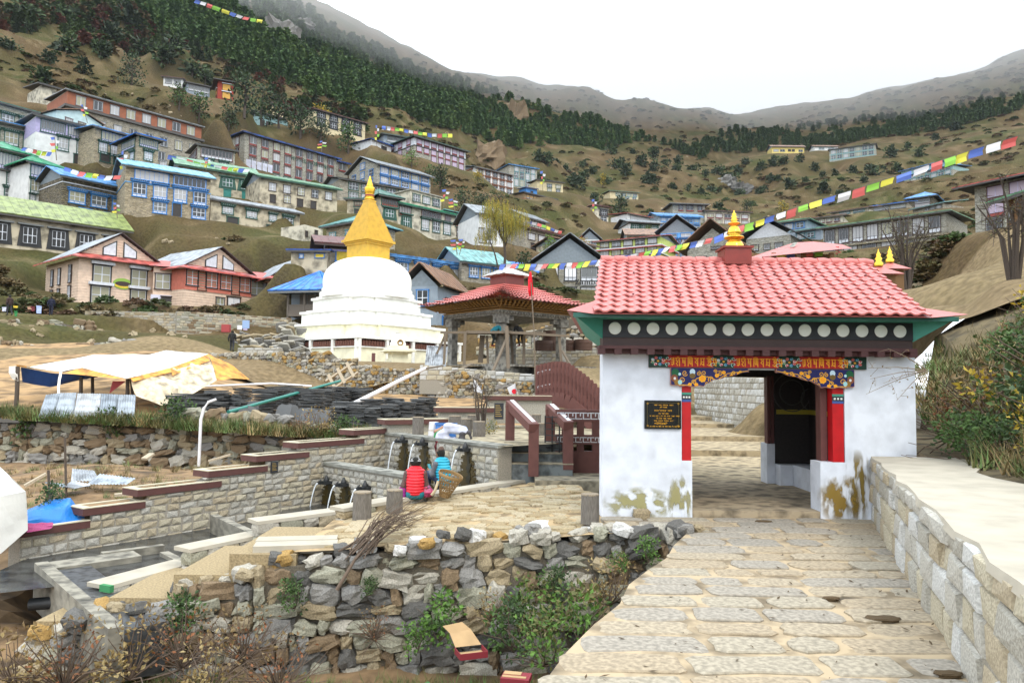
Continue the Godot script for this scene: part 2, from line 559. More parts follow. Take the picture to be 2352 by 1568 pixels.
func window_mesh(w:float,h:float,kind:String)->Array:
	var key:="win%.2f_%.2f_%s"%[w,h,kind]
	if meshes.has(key):return meshes[key]
	var k:=wk(kind)
	var fm:Material=mats[k[0]]
	var sm:Material=mats[k[1]]
	var m:=MB.new(fm)
	var b:=clampf(w*0.07,0.07,0.14)
	var style:String=k[4]
	var low:=0.0
	if style in["panel","apron","corn"]:low=h*(0.24 if style=="panel" else 0.17)
	if style=="flare":
		var t:=plate_t(0.0)
		m.prism([Y(-w*0.62,h+0.25),Y(-w*0.78,-0.45),Y(w*0.78,-0.45),Y(w*0.62,h+0.25)],0.0,0.05,Transform3D(Basis(Vector3.RIGHT,Vector3.BACK,Vector3.DOWN),Vector3.ZERO))
		m.use(mats["trim_green"])if k[0]=="trim_green" else m.use(mats["trim_grey"])
		m.box(X(-w*0.8,h+0.25,0),X(w*0.8,h+0.45,0.4))
		m.use(fm)
	for s in[-1.0,1.0]:m.box(X(s*w/2,0,0),X(s*(w/2-b),h,0.1))
	m.box(X(-w/2-b*0.6,-b,0),X(w/2+b*0.6,0.0,0.14))
	m.box(X(-w/2-b*0.6,h,0),X(w/2+b*0.6,h+b,0.14))
	if style=="corn":
		m.box(X(-w/2-b*1.6,h+b,0),X(w/2+b*1.6,h+b*2.2,0.34))
		m.box(X(-w/2-b*2.2,h+b*2.9,0),X(w/2+b*2.2,h+b*3.6,0.5))
		m.use(sm)
		var c:=int(w/0.28)
		for i in c:m.cbox(X((float(i)+0.5)/c*w-w/2,h+b*2.55,0.2),X(0.11,b*0.7,0.4))
		m.use(fm)
	if style=="hood":
		m.use(mats["sash_white"])
		m.box(X(-w/2-b*1.5,h+b,0),X(w/2+b*1.5,h+b+0.32,0.45))
		m.use(fm)
	if low>0:
		m.use(mats["trim_red"]if style=="apron" and k[0]=="trim_maroon" else sm)
		m.box(X(-w/2+b,0.0,0),X(w/2-b,low-0.05,0.05))
		m.use(fm)
		m.box(X(-w/2+b,low-0.05,0),X(w/2-b,low+0.03,0.09))
		var c:=int(k[2])
		for i in range(1,c):m.cbox(X(-w/2+w*i/c,low/2,0.04),X(0.07,low,0.08))
		low+=0.03
	m.use(sm)
	var nx:int=k[2]
	var ny:int=k[3]
	var x0:=-w/2+b
	var cw:=(w-2*b)/nx
	var q:=0.045 if nx>1 else 0.06
	if style!="door":
		for i in nx:
			for s in[0,1]:m.box(X(x0+cw*i+(0.0 if s==0 else cw-q),low,0),X(x0+cw*i+(q if s==0 else cw),h,0.07))
		for j in ny+1:m.box(X(x0,clampf(low+(h-low)*j/ny-q,low,h),0),X(x0+cw*nx,clampf(low+(h-low)*j/ny+q,low,h),0.075))
	if style=="panel":
		m.use(fm)
		for i in range(1,nx):m.cbox(X(x0+cw*i,(h+low)/2,0.045),X(0.05,h-low,0.1))
	var p:=MB.new()
	if style=="door":
		p.box(X(x0,0,0),X(-x0,h,0.03))
	else:
		p.box(X(x0,low,0),X(x0+cw*nx,h,0.03))
	meshes[key]=[m.mesh(),p.mesh()]
	return meshes[key]
func add_window(parent:Node3D,t:Transform3D,w:float,h:float,kind:String,pane_key:="")->void:
	var wm:=window_mesh(snappedf(w,0.1),snappedf(h,0.1),kind)
	var door:=kind.begins_with("door")
	var o:=inst(wm[0],"door" if door else "window",parent,null,t)
	if pane_key=="":
		if door:pane_key=wk(kind)[1]
		elif kind=="yellow":pane_key="trim_yellow"
		elif kind=="orangew":pane_key="trim_amber"
		elif kind=="lilac":pane_key="pane_lilac"
		else:pane_key=["pane_dark","pane_dark","pane_grey","pane_pale","pane_pale","pane_curtain"][rng.randi()%6]
	inst(wm[1],"leaf" if door else "pane",o,mats[pane_key])
func roof_mesh(Lx:float,dep:float,h:float,spec:Array)->ArrayMesh:
	var kind:String=spec[0]
	var rise:float=spec[2]
	var ov:float=spec[3]if spec.size()>3 else 0.7
	var th:=0.14
	var m:=MB.new(mats[spec[1]])
	var fasc:Material=mats[spec[4]]if spec.size()>4 else mats["eave_dark"]
	var slabs:=func(a:Vector3,b:Vector3,c:Vector3,d:Vector3)->void:
		var up:=(b-a).cross(d-a).normalized()*th
		m.use(mats[spec[1]])
		m.quad(a+up,d+up,c+up,b+up)
		m.quad(a,a+up,b+up,b); m.quad(b,b+up,c+up,c); m.quad(c,c+up,d+up,d); m.quad(d,d+up,a+up,a)
		if spec[1].begins_with("tin")or spec[1].begins_with("roof"):
			var nrib:=clampi(int((b-a).length()/0.9),2,60)
			for i in range(1,nrib):
				var t:=float(i)/nrib
				m.beam(a.lerp(b,t)+up,d.lerp(c,t)+up,0.07,0.07)
		m.use(fasc)
		m.quad(a,b,c,d)
	var x0:=-ov
	var x1:=Lx+ov
	var z0:=ov
	var z1:=-dep-ov
	if kind=="shed":
		slabs.call(X(x0,h,z0),X(x1,h,z0),X(x1,h+rise,z1),X(x0,h+rise,z1))
	elif kind=="flat":
		m.box(X(x0,h,z0),X(x1,h+0.25,z1))
	elif kind=="gable":
		var zm:=-dep/2
		slabs.call(X(x0,h,z0),X(x1,h,z0),X(x1,h+rise,zm),X(x0,h+rise,zm))
		slabs.call(X(x1,h,z1),X(x0,h,z1),X(x0,h+rise,zm),X(x1,h+rise,zm))
		m.use(mats[spec[5]if spec.size()>5 else "gable_grey"])
		var r2:=rise*dep/(dep+2*ov)
		m.tri(X(0,h,0),X(0,h,-dep),X(0,h+r2,zm))
		m.tri(X(Lx,h,-dep),X(Lx,h,0),X(Lx,h+r2,zm))
	elif kind=="gablef":
		var xm:=Lx/2
		slabs.call(X(x0,h,z1),X(x0,h,z0),X(xm,h+rise,z0),X(xm,h+rise,z1))
		slabs.call(X(x1,h,z0),X(x1,h,z1),X(xm,h+rise,z1),X(xm,h+rise,z0))
		m.use(mats[spec[5]if spec.size()>5 else "gable_grey"])
		var r2:=rise*Lx/(Lx+2*ov)
		m.tri(X(0,h,0),X(xm,h+r2,0),X(Lx,h,0))
		m.tri(X(Lx,h,-dep),X(xm,h+r2,-dep),X(0,h,-dep))
	elif kind=="hip":
		var zm:=-dep/2
		var run:=minf(dep/2+ov,(x1-x0)/2-0.01)
		var a:=X(x0+run,h+rise,zm)
		var b:=X(x1-run,h+rise,zm)
		slabs.call(X(x0,h,z0),X(x1,h,z0),b,a)
		slabs.call(X(x1,h,z1),X(x0,h,z1),a,b)
		slabs.call(X(x0,h,z1),X(x0,h,z0),a,a)
		slabs.call(X(x1,h,z0),X(x1,h,z1),b,b)
	m.use(fasc)
	if kind in["gable","hip","shed"]:m.box(X(x0+0.05,h-0.22,z0-0.08),X(x1-0.05,h-0.005,z0-0.02))
	return m.mesh()
func house(called:String,label:String,r:int,q:Array,d:float,dep:float,wall:String,roof:Array,rows:Array,o:={})->Node3D:
	var tl:=at(r,q[0],q[1],d)
	var tr:Vector3
	if o.has("dr"):tr=at(r,q[2],q[3],o.dr)
	else:tr=on(r,q[2],q[3],tl.y)
	var top:=tl.y
	if o.has("dr"):top=(tl.y+tr.y)/2
	var base:=at(r,q[0],q[4],d).y
	if q.size()>5:base=minf(base,at(r,q[2],q[5],Y(tr.x,tr.z).length()*0.0-tr.z).y)
	var fv:=X(tr.x-tl.x,0,tr.z-tl.z)
	var Lx:=fv.length()
	var xd:=fv/Lx
	var n:=xd.cross(Vector3.UP)
	var h:=top-base
	var t:=Transform3D(Basis(xd,Vector3.UP,n),X(tl.x,base,tl.z))
	var g:=thing(called,label,o.get("cat","house"),t.origin,t.basis,o.get("group","houses of the village"))
	var m:=MB.new(mats[wall])
	m.box(X(0,-7.0,0),X(Lx,h,-dep))
	if o.has("base"):
		m.use(mats[o.base[0]])
		m.box(X(-0.03,-7.2,0.03),X(Lx+0.03,h*o.base[1],-dep-0.03))
	if o.has("band"):
		for b in o.band:
			m.use(mats[b[0]])
			m.box(X(-b[3],h*b[1],b[3]),X(Lx+b[3],h*b[2],-dep-b[3]))
	im(m,"wall",g)
	if roof.size():inst(roof_mesh(Lx,dep,h,roof),"roof",g)
	for w in rows:
		for i in int(w[1]):
			var x:float=Lx*lerpf(w[2],w[3],(i+0.5)/w[1])
			var ww:float=w[5]*0.88 if w[5]>0 else Lx*(w[3]- w[2])/w[1]*-w[5]
			ww=minf(ww,Lx*(w[3]- w[2])/w[1]*(0.97 if w[5]<0 else 0.78))
			var wh:float=minf(w[6],h*(0.33 if rows.size()>1 else 0.5))
			if w[4]>0 and w[4]*h+wh>h*0.97:wh=maxf(0.4,h*(0.95-w[4]))
			add_window(g,T3(X(x,h*w[4],0.035)),ww,wh,w[0],w[7]if w.size()>7 else "")
	var left:=(t*X(0,0,-dep/2)- eye).dot(xd)>0
	for w in o.get("side",[]):
		for i in int(w[1]):
			var z:float=-dep*lerpf(w[2],w[3],(i+0.5)/w[1])
			var sb:=Basis(Vector3.BACK,Vector3.UP,Vector3.LEFT)if left else Basis(Vector3.FORWARD,Vector3.UP,Vector3.RIGHT)
			add_window(g,Transform3D(sb,X(-0.035 if left else Lx+0.035,h*w[4],z)),minf(w[5],dep*(w[3]- w[2])/w[1]*0.8),minf(w[6],h*0.3),w[0])
	for x in[0.0,0.5,1.0]:
		var p:=t*X(Lx*x,0,0.3)
		add_ctrl(p)
		p=t*X(Lx*x,minf(h*0.5,dep*0.3),-dep)
		add_ctrl(p)
	g.set_meta("box",[Lx,h,dep])
	return g
func house_mats()->void:
	for k in[["trim_green",0.02,0.085,0.06],["trim_tealdoor",0.02,0.2,0.17],["trim_blue",0.035,0.19,0.5],["trim_sky",0.12,0.36,0.7],["trim_grey",0.16,0.17,0.17],["trim_maroon",0.1,0.03,0.03],["trim_brown",0.05,0.028,0.02],["trim_black",0.018,0.018,0.018],["trim_orange",0.3,0.1,0.035],["trim_red",0.3,0.045,0.03],["trim_teal",0.08,0.25,0.27],["trim_yellow",0.75,0.55,0.04],["trim_amber",0.6,0.33,0.05],["sash_white",0.62,0.65,0.7],["sash_lilac",0.5,0.46,0.66],["door_dark",0.03,0.025,0.022],["eave_dark",0.07,0.065,0.06],["eave_green",0.02,0.07,0.05],["gable_grey",0.2,0.24,0.27],["gable_white",0.6,0.62,0.64],["lilac",0.42,0.38,0.6]]:
		mt(k[0],L(k[1],k[2],k[3]),0.6,"soft",0.5)
	mt("pane_dark",L(0.035,0.04,0.045),0.12)
	mt("pane_grey",L(0.13,0.14,0.14),0.12)
	mt("pane_pale",L(0.38,0.38,0.38),0.2)
	mt("pane_curtain",L(0.3,0.29,0.2),0.3)
	mt("pane_lilac",L(0.42,0.33,0.42),0.3)
	mt("pane_white",L(0.75,0.75,0.76),0.3)
	mt("stone",L(0.44,0.41,0.35),0.95,"coursed",0.26,3.0)
	mt("stone_dark",L(0.27,0.245,0.2),0.95,"rubble",0.24,4.0)
	mt("stone_warm",L(0.45,0.385,0.28),0.95,"coursed",0.24,3.0)
	mt("stone_pale",L(0.47,0.46,0.41),0.95,"coursed",0.3,3.0)
	mt("stone_big",L(0.46,0.43,0.37),0.95,"rubble",0.3,4.0)
	mt("stucco",L(0.5,0.44,0.32),0.95,"blotch",0.12,2.0)
	mt("stucco_pale",L(0.57,0.53,0.42),0.95,"blotch",0.12,2.0)
	mt("cream",L(0.62,0.53,0.33),0.95,"soft",0.2,1.0)
	mt("whitewash",L(0.7,0.71,0.7),0.95,"soft",0.2,1.5)
	mt("paleblue",L(0.5,0.66,0.68),0.9,"soft",0.2)
	mt("greyblue",L(0.26,0.31,0.36),0.9,"soft",0.2)
	mt("yellow",L(0.72,0.58,0.2),0.9,"soft",0.2)
	mt("lime",L(0.5,0.58,0.17),0.9,"soft",0.2)
	mt("redwall",L(0.32,0.05,0.03),0.9,"soft",0.2)
	mt("brick",L(0.3,0.11,0.06),0.9,"soft",0.2)
	mt("planks",L(0.33,0.24,0.14),0.9,"grain",0.5)
	mt("brownwood",L(0.24,0.13,0.055),0.85,"grain",0.4)
	mt("teal_wall",L(0.27,0.42,0.42),0.9,"soft",0.2)
	for k in[["roof_green",0.13,0.3,0.17],["roof_bgreen",0.03,0.3,0.15],["roof_dgreen",0.04,0.16,0.12],["roof_teal",0.15,0.36,0.35],["roof_blue",0.09,0.3,0.66],["roof_dblue",0.015,0.07,0.3],["roof_bblue",0.02,0.2,0.72],["roof_grey",0.24,0.27,0.29],["roof_dark",0.06,0.065,0.07],["roof_maroon",0.14,0.04,0.035],["roof_red",0.52,0.11,0.09],["roof_brown",0.26,0.14,0.08],["tin_grey",0.4,0.44,0.48],["roof_sky",0.2,0.5,0.7],["roof_olive",0.24,0.3,0.09]]:
		mt(k[0],L(k[1],k[2],k[3]),0.45,"blotch",0.16,0.5,0.25 if k[0].begins_with("tin")else 0.0)
func houses()->void:
	house_mats()
	var g:Node3D
	house("stone_lodge","long stone lodge with a red brick attic and eight white dormer windows",1,[720,250,2150,645,900],150,12,"stone",["shed","roof_grey",0.9,0.6],[["white",8,0.03,0.97,0.8,2.2,1.9],["white",8,0.06,0.99,0.47,1.9,2.0],["white",4,0.5,0.99,0.2,1.9,2.0],["white",8,0.06,0.99,0.06,1.9,2.0]],{"band":[["brick",0.77,0.985,0.04],["eave_dark",0.725,0.765,0.6]],"dormers":8})
	house("small_house","small beige house with a broad dark eave above the brick attic lodge",1,[440,190,600,235,390],166,9,"stucco_pale",["shed","roof_dark",1.4,0.9],[["white",1,0.7,0.98,0.35,1.6,1.6]])
	house("stone_house","stone house with green trimmed windows set back above a blue roof",1,[-220,330,372,490,640],131,9,"stone_pale",["shed","roof_dgreen",0.8,0.7],[["green",3,0.02,0.98,0.3,2.6,1.9]])
	house("stone_lodge","stone lodge with a long blue roof and three green cornice windows at the left edge",1,[-220,545,640,735,950],124,6,"stone_pale",["shed","roof_blue",1.6,0.9],[["green",4,0.04,0.96,0.45,2.7,2.2]])
	house("white_house","white house with a lilac glazed upper storey and a red blanket hung out",1,[385,520,1008,668,950],124,10,"whitewash",["shed","roof_dark",0.9,0.8],[["bandl",2,0.05,0.97,0.64,-0.92,2.0],["green",2,0.3,0.95,0.27,2.0,2.2],["door",1,0.6,0.9,0.0,2.2,1.7]],{"band":[["lilac",0.6,0.97,0.03]]})
	house("blue_gabled_house","pale blue house with a low gable and three curtained windows",1,[600,512,1085,578,800],139,8,"paleblue",["gablef","roof_brown",1.6,0.5,"eave_dark","paleblue"],[["maroon",3,0.12,0.98,0.55,1.7,1.9]],{"dr":147})
	house("stone_lodge","stone lodge with a pale blue roof and a glazed green upper storey",1,[1015,645,1425,755,990],125,11,"stone_warm",["shed","roof_blue",1.2,0.8],[["bandl",1,0.14,0.99,0.62,-0.97,2.2],["green",2,0.06,0.66,0.25,2.3,2.1],["door",2,0.1,0.8,0.0,2.0,1.6]])
	house("lodge_wing","stone bay of the pale blue roofed lodge with a glazed corner room",1,[1480,735,1692,790,1010],121,8,"stone_warm",["hip","roof_bblue",1.5,0.9],[["bandl",1,0.02,0.99,0.62,-0.97,2.2],["green",1,0.2,0.8,0.12,2.6,2.3]],{"side":[["bandl",1,0.0,0.9,0.62,5.0,2.2],["green",2,0.0,1.0,0.12,1.6,2.2]]})
	house("white_house","white house with a green roofed glazed storey at the left edge",1,[-30,880,295,958,1450],116,8,"whitewash",["hip","roof_bgreen",2.4,1.1],[["bandl",1,0.02,0.99,0.66,-0.97,2.9],["green",1,0.25,0.85,0.37,3.2,1.9],["green",1,0.2,0.8,0.08,3.4,1.9]],{"band":[["eave_dark",0.61,0.64,0.5]]})
	house("white_house","white house with a green roof, black glazed band and flue beside the dark stone house",1,[308,1020,667,1105,1490],114,9,"whitewash",["hip","roof_bgreen",2.3,0.9],[["bandl",1,0.02,0.97,0.68,-0.97,2.2],["green",2,0.0,0.9,0.33,2.4,2.0],["green",1,0.02,0.25,0.06,1.8,1.5],["door",1,0.45,0.85,0.0,2.2,1.8]])
	house("blue_roofed_house","dark stone house with a sky blue roof and three blue windows",1,[668,1175,1410,1330,1530],110,9,"stone_dark",["gable","roof_blue",2.2,0.7],[["blue",3,0.05,0.97,0.28,2.9,2.3],["bluep",2,0.15,0.85,-0.12,2.2,1.4]],{"band":[["sash_white",-0.02,0.01,0.08],["sash_white",0.84,0.87,0.08]]})
	house("blue_trimmed_lodge","three storey stone lodge with sky blue roof, blue windows and glazed top floor",1,[1345,1060,2250,1205,1530],109,10,"stone_warm",["gable","roof_sky",2.2,0.7],[["bandb",2,0.07,0.97,0.68,-0.9,2.4],["blue",4,0.04,0.99,0.35,2.3,2.0],["blue",1,0.28,0.52,0.03,2.3,1.6],["doorb",1,0.5,0.7,0.0,1.6,2.0],["blue",1,0.74,0.99,0.02,2.4,1.6]],{"band":[["trim_sky",0.64,0.66,0.08]]})
	house("green_roofed_house","low stucco house with a weathered green and orange roof and flared black windows",7,[-40,285,1335,482,640],94,9,"stucco",["gable","roof_olive",3.2,0.9],[["flare",5,-0.08,1.0,0.22,2.0,2.2]])
	house("maroon_trimmed_house","stone house with a white glazed upper storey and maroon panels",2,[120,835,515,905,1130],152,10,"stone_pale",["shed","roof_dark",0.8,0.7],[["bandm",1,0.06,0.95,0.6,-0.97,2.6],["green",2,0.1,0.9,0.18,2.0,2.1]],{"side":[["bandm",1,0.0,1.0,0.6,8.0,2.4]]})
	g=house("hotel","long four storey stone hotel with a dark blue roof and maroon window aprons",2,[622,705,1600,985,1170],187,14,"stone_pale",["hip","roof_dblue",1.5,1.1,"roof_dblue"],[["maroon",8,0.02,0.99,0.76,2.4,2.3],["maroon",8,0.02,0.99,0.51,2.4,2.3],["maroon",8,0.02,0.99,0.26,2.4,2.3],["greenp",8,0.02,0.99,0.02,2.6,2.2]],{"cat":"hotel","side":[["maroon",2,0.05,0.85,0.76,1.8,2.3],["maroon",2,0.05,0.85,0.5,1.8,2.3]]})
	lettering(g,"HOTEL NORLING",X(g.get_meta("box")[0]*0.7,g.get_meta("box")[1]*0.675,0.06),1.3,"trim_green")
	house("hotel_annexe","lower stone end of the blue roofed hotel with one window",2,[1600,1010,1722,1040,1200],212,10,"stone_pale",["shed","roof_dblue",0.8,0.8,"roof_dblue"],[["maroon",1,0.1,0.9,0.5,2.6,2.4]])
	house("green_roofed_house","stucco house with a pale green roof and two flared dark green windows",2,[-90,1055,745,1185,1330],137,9,"stucco",["gable","roof_green",2.8,0.8,"eave_green"],[["flareg",2,0.5,0.98,0.45,2.4,2.2],["doort",2,0.5,0.98,0.0,1.6,1.9]])
	house("green_roofed_house","stucco house with a green roof, five brown windows and washing by its door",2,[785,1180,1610,1320,1430],133,9,"stucco",["gable","roof_green",1.8,0.8,"eave_green"],[["brown",5,0.06,0.97,0.5,1.6,1.9],["doorn",1,0.1,0.22,0.0,1.3,2.2],["brown",1,0.28,0.4,0.08,1.5,1.3],["doorn",1,0.45,0.56,0.0,1.4,2.3],["doorn",1,0.62,0.74,0.0,1.3,1.8]])
	house("tin_roofed_house","long stucco house with a pale tin roof and green cornice windows",8,[255,135,1210,292,365],117,8,"stucco",["gable","tin_grey",1.5,0.6],[["green",1,0.1,0.26,0.45,2.4,2.2],["green",1,0.36,0.52,0.42,2.4,2.1],["green",1,0.62,0.74,0.42,1.8,2.1],["green",1,0.78,0.94,0.4,2.2,2.1],["door",1,0.15,0.32,0.0,2.4,1.9],["door",1,0.6,0.7,-0.1,1.8,1.9],["door",1,0.83,0.95,-0.1,1.8,1.9]])
	house("ruin","roofless pale stone ruin with two small window holes",8,[1262,405,1455,455,570],110,5,"stucco_pale",[],[["doorn",1,0.0,0.16,0.25,0.8,1.9],["doorn",1,0.5,0.72,0.45,0.7,1.0]],{"cat":"ruin"})
	house("teal_roofed_house","small stone house with a teal hip roof beside the golden spire",8,[1495,408,1840,408,560],106,7,"stone_warm",["hip","roof_teal",2.0,0.8],[["teal",1,0.08,0.34,0.14,2.0,2.4],["teal",1,0.56,0.98,0.14,3.0,2.6]],{"dr":102})
	house("prayer_hall","stucco prayer hall with a maroon roof and yellow window panels",8,[1505,615,1800,668,850],86,9,"stucco",["gable","roof_maroon",1.9,1.6,"trim_brown"],[["yellow",1,0.22,0.98,0.3,-0.85,2.1]],{"cat":"temple","dr":87,"band":[["trim_brown",0.9,0.995,0.3],["lilac",0.76,0.84,0.35]]})
	house("stucco_annexe","low stucco annexe with a blue edge and small yellow panelled window",8,[1115,720,1505,650,800],85,6,"stucco",["shed","roof_dblue",0.3,0.5],[["bluep",1,0.22,0.36,0.35,0.9,1.5],["yellow",1,0.62,0.96,0.4,2.1,1.4]],{"dr":85})
	house("red_tower","small red monastery tower with white hooded amber windows",2,[335,145,500,175,340],262,9,"redwall",["hip","roof_dark",1.6,1.6],[["orangew",1,0.2,0.9,0.52,4.0,4.5],["orangew",1,0.2,0.9,0.08,4.0,4.5]],{"cat":"temple","side":[["orangew",1,0.2,0.8,0.4,3.0,4.0]]})
	house("monastery_wing","grey monastery wing with a row of small windows beside the red tower",2,[0,170,245,220,290],268,10,"greyblue",["shed","roof_dark",1.0,1.0],[["bandgr",1,0.05,0.98,0.4,-0.97,3.0]])
	house("white_house","small white house with a pink roof above the monastery wing",1,[1745,108,1950,130,200],270,8,"whitewash",["shed","roof_maroon",1.0,0.8],[["bandgr",2,0.05,0.95,0.3,-0.8,4.0]])
	house("yellow_house","yellow walled building half hidden by dark trees",2,[920,395,1040,415,500],252,9,"cream",["shed","roof_maroon",1.0,1.2],[["orangew",2,0.0,0.95,0.3,4.0,4.0,"trim_amber"]])
	house("monastery_gallery","dark roofed monastery gallery with green pillars below the yellow building",2,[780,498,1080,575,640],245,8,"teal_wall",["gable","roof_dark",2.0,1.2],[["doorn",5,0.0,1.0,0.0,3.4,5.0]])
	house("museum","large cream building with tapering dark windows and white hoods",2,[1360,455,1908,608,640],234,14,"cream",["shed","roof_maroon",1.0,1.0,"trim_brown"],[["flare",4,0.02,0.96,0.66,2.6,4.0],["flare",4,0.02,0.96,0.2,2.6,4.0]],{"band":[["trim_grey",0.9,0.985,0.06],["trim_brown",0.5,0.52,0.05]]})
	house("white_house","small white house with blue banded eaves and a brown door",2,[1975,775,2185,850,850],226,9,"whitewash",["hip","roof_dblue",1.6,0.8,"roof_dblue","gable_white"],[["doorn",1,0.45,0.8,0.05,3.0,5.0]])
	house("white_lodge","large white banded lodge with rows of pink curtained windows and a dark hip roof",3,[1010,180,1556,340,395],226,15,"stone_pale",["hip","roof_dgreen",2.2,1.2],[["lilac",7,0.02,0.98,0.68,2.4,3.2],["lilac",7,0.02,0.98,0.3,2.4,3.0],["lilac",5,0.3,0.98,-0.05,2.4,3.0]],{"band":[["sash_white",0.63,0.97,0.03],["trim_black",0.58,0.615,0.2]],"side":[["lilac",3,0.05,0.95,0.68,2.2,3.0],["lilac",3,0.05,0.95,0.3,2.2,3.0]]})
	house("small_house","small grey house strung with flags above the white banded lodge",3,[680,150,930,190,290],245,8,"greyblue",["shed","roof_dgreen",1.0,1.0],[["bandgr",1,0.1,0.95,0.5,-0.9,3.0]])
	house("blue_window_lodge","white stone lodge with bright blue windows and a grey dormer band",3,[612,475,1182,618,690],180,13,"stone_pale",["gable","roof_grey",3.2,0.9,"eave_dark","stone_pale"],[["blue",5,0.03,0.98,0.62,2.6,2.6],["blue",5,0.03,0.98,0.14,2.6,2.4],["blue",5,0.03,0.98,-0.3,2.6,2.2]],{"side":[["bluep",3,0.05,0.95,0.55,1.9,2.4],["bluep",3,0.05,0.95,0.1,1.9,2.0],["bluep",1,0.35,0.65,1.02,2.2,2.4]]})
	house("grey_stone_house","grey stone house with green windows behind the golden spire",3,[210,628,962,752,860],164,11,"stone",["gable","roof_dark",1.6,0.8],[["greenp",5,0.1,0.98,0.6,3.0,2.4],["greenp",5,0.1,0.98,0.15,3.0,2.4]])
	house("terraced_house","stone house with a balustraded roof terrace and three green windows",3,[968,748,1296,832,900],158,9,"stucco_pale",["flat","stone_pale",0.3,0.3],[["greenp",3,0.02,0.98,0.3,2.8,2.8]])
	house("green_tower_house","stucco house with a teal roofed glazed tower room and red aprons",3,[650,810,838,845,1060],126,8,"stucco",["hip","roof_dgreen",2.2,0.9],[["bandr",1,0.0,0.99,0.62,-0.97,2.8],["flareg",1,0.15,0.85,0.15,2.4,2.6]])
	house("green_tower_wing","stucco wing with a glazed green corner left of the golden spire",3,[290,875,515,822,1000],127,8,"stucco",["shed","roof_dgreen",0.5,0.6],[["bandr",1,0.3,0.97,0.52,-0.97,2.4],["door",2,0.3,0.95,0.0,1.8,2.0]],{"dr":127})
	house("green_roofed_lodge","long stucco lodge with a bright green roof and red panelled windows",3,[838,895,1600,1058,1240],129,10,"stucco_pale",["gable","roof_bgreen",1.8,0.8,"eave_green"],[["bandr",1,0.0,0.17,0.66,-0.97,2.6],["bandm",1,0.3,0.58,0.7,-0.97,2.0],["bandm",1,0.63,0.72,0.7,-0.97,2.0],["bandr",1,0.78,0.99,0.66,-0.97,2.2],["flareg",1,0.04,0.17,0.33,1.9,2.3],["green",3,0.28,0.74,0.34,2.1,2.2],["brown",1,0.79,0.9,0.36,1.8,1.4],["door",1,0.06,0.14,0.02,1.3,2.2]])
	house("white_timbered_house","white house with dark timber lines right of the bright green roof",3,[1540,1035,1720,1050,1220],140,9,"whitewash",["gable","roof_teal",1.6,0.7],[["bandm",2,0.0,0.98,0.55,-0.9,1.9],["greenp",2,0.05,0.98,0.12,1.8,2.2]],{"dr":144,"band":[["trim_brown",0.5,0.53,0.04]]})
	house("orange_trimmed_lodge","white lodge with orange window frames and a glazed orange corner",3,[1655,505,2068,600,720],258,15,"whitewash",["gable","roof_grey",2.2,1.0],[["orange",5,0.05,0.98,0.64,2.6,2.8],["orange",5,0.05,0.98,0.3,2.6,2.8],["orange",5,0.05,0.98,-0.04,2.6,2.6]],{"side":[["orange",2,0.05,0.95,0.64,6.0,2.6],["orange",2,0.05,0.95,0.25,6.0,2.6]]})
	house("grey_stone_lodge","tall grey stone lodge with a blue roof and grid of small windows",4,[30,195,325,232,425],300,14,"stone_pale",["hip","roof_blue",2.0,0.8,"roof_blue"],[["teal",4,0.15,0.95,0.72,2.2,3.0],["teal",4,0.15,0.95,0.4,2.2,3.0],["teal",4,0.15,0.95,0.08,2.2,3.0]],{"dr":306})
	house("cream_house","small cream house with a flag pole right of the grey stone lodge",4,[328,355,602,388,462],288,9,"cream",["shed","roof_dark",1.0,0.8],[["greenp",2,0.3,0.98,0.4,2.6,3.4],["greenp",2,0.3,0.98,-0.05,2.2,2.4]])
	house("plank_shed","long low shed with plank panels and white posts on the slope",4,[190,490,520,565,560],250,6,"planks",["shed","roof_dark",0.6,0.8],[["brown3",8,0.05,0.95,0.25,-0.9,3.0,"trim_amber"]],{"cat":"shed","base":["brick",0.22]})
	house("blue_hut","small bright blue hut above the plank shed",4,[210,435,325,455,490],262,5,"trim_blue",["shed","roof_dblue",0.5,0.5],[["doorb",1,0.3,0.7,0.0,3.0,4.0]],{"cat":"hut"})
	house("cream_house","cream house with teal shutters high on the terraces under small flags",4,[1105,468,1408,500,550],330,9,"cream",["shed","roof_green",1.0,0.8],[["teal",4,0.18,0.98,0.45,2.6,4.4],["teal",3,0.25,0.98,0.0,2.2,2.8]],{"dr":333})
	house("gompa_house","white house with a red roof and black flared window by the orange tent",4,[932,628,1088,652,790],258,9,"stucco_pale",["hip","roof_maroon",1.8,1.0,"trim_brown"],[["flare",1,0.4,0.95,0.45,3.6,4.0],["brown",1,0.4,0.95,0.05,3.4,3.6]],{"side":[["doorn",1,0.1,0.9,0.35,6.0,4.0]]})
	house("red_roofed_house","white house with a red roof and white balcony",4,[1292,715,1535,760,800],238,8,"whitewash",["shed","roof_red",1.2,0.8],[["bandgr",1,0.1,0.98,0.35,-0.95,3.0]])
	house("white_flared_house","white house with three black flared windows below the red roofed house",4,[1310,800,1640,838,905],212,9,"whitewash",["gable","roof_grey",1.8,1.2,"trim_brown"],[["flareg",3,0.06,0.95,0.3,3.0,4.2]],{"dr":214,"band":[["trim_brown",0.86,0.98,0.1]]})
	house("blue_lodge","grey lodge with blue roof and rows of sky blue windows",4,[1615,728,2075,765,860],244,11,"greyblue",["gable","roof_blue",2.2,0.9,"roof_blue"],[["bluecov",6,0.06,0.98,0.48,3.4,4.2],["bluecov",6,0.06,0.98,-0.1,3.4,4.0]],{"dr":246})
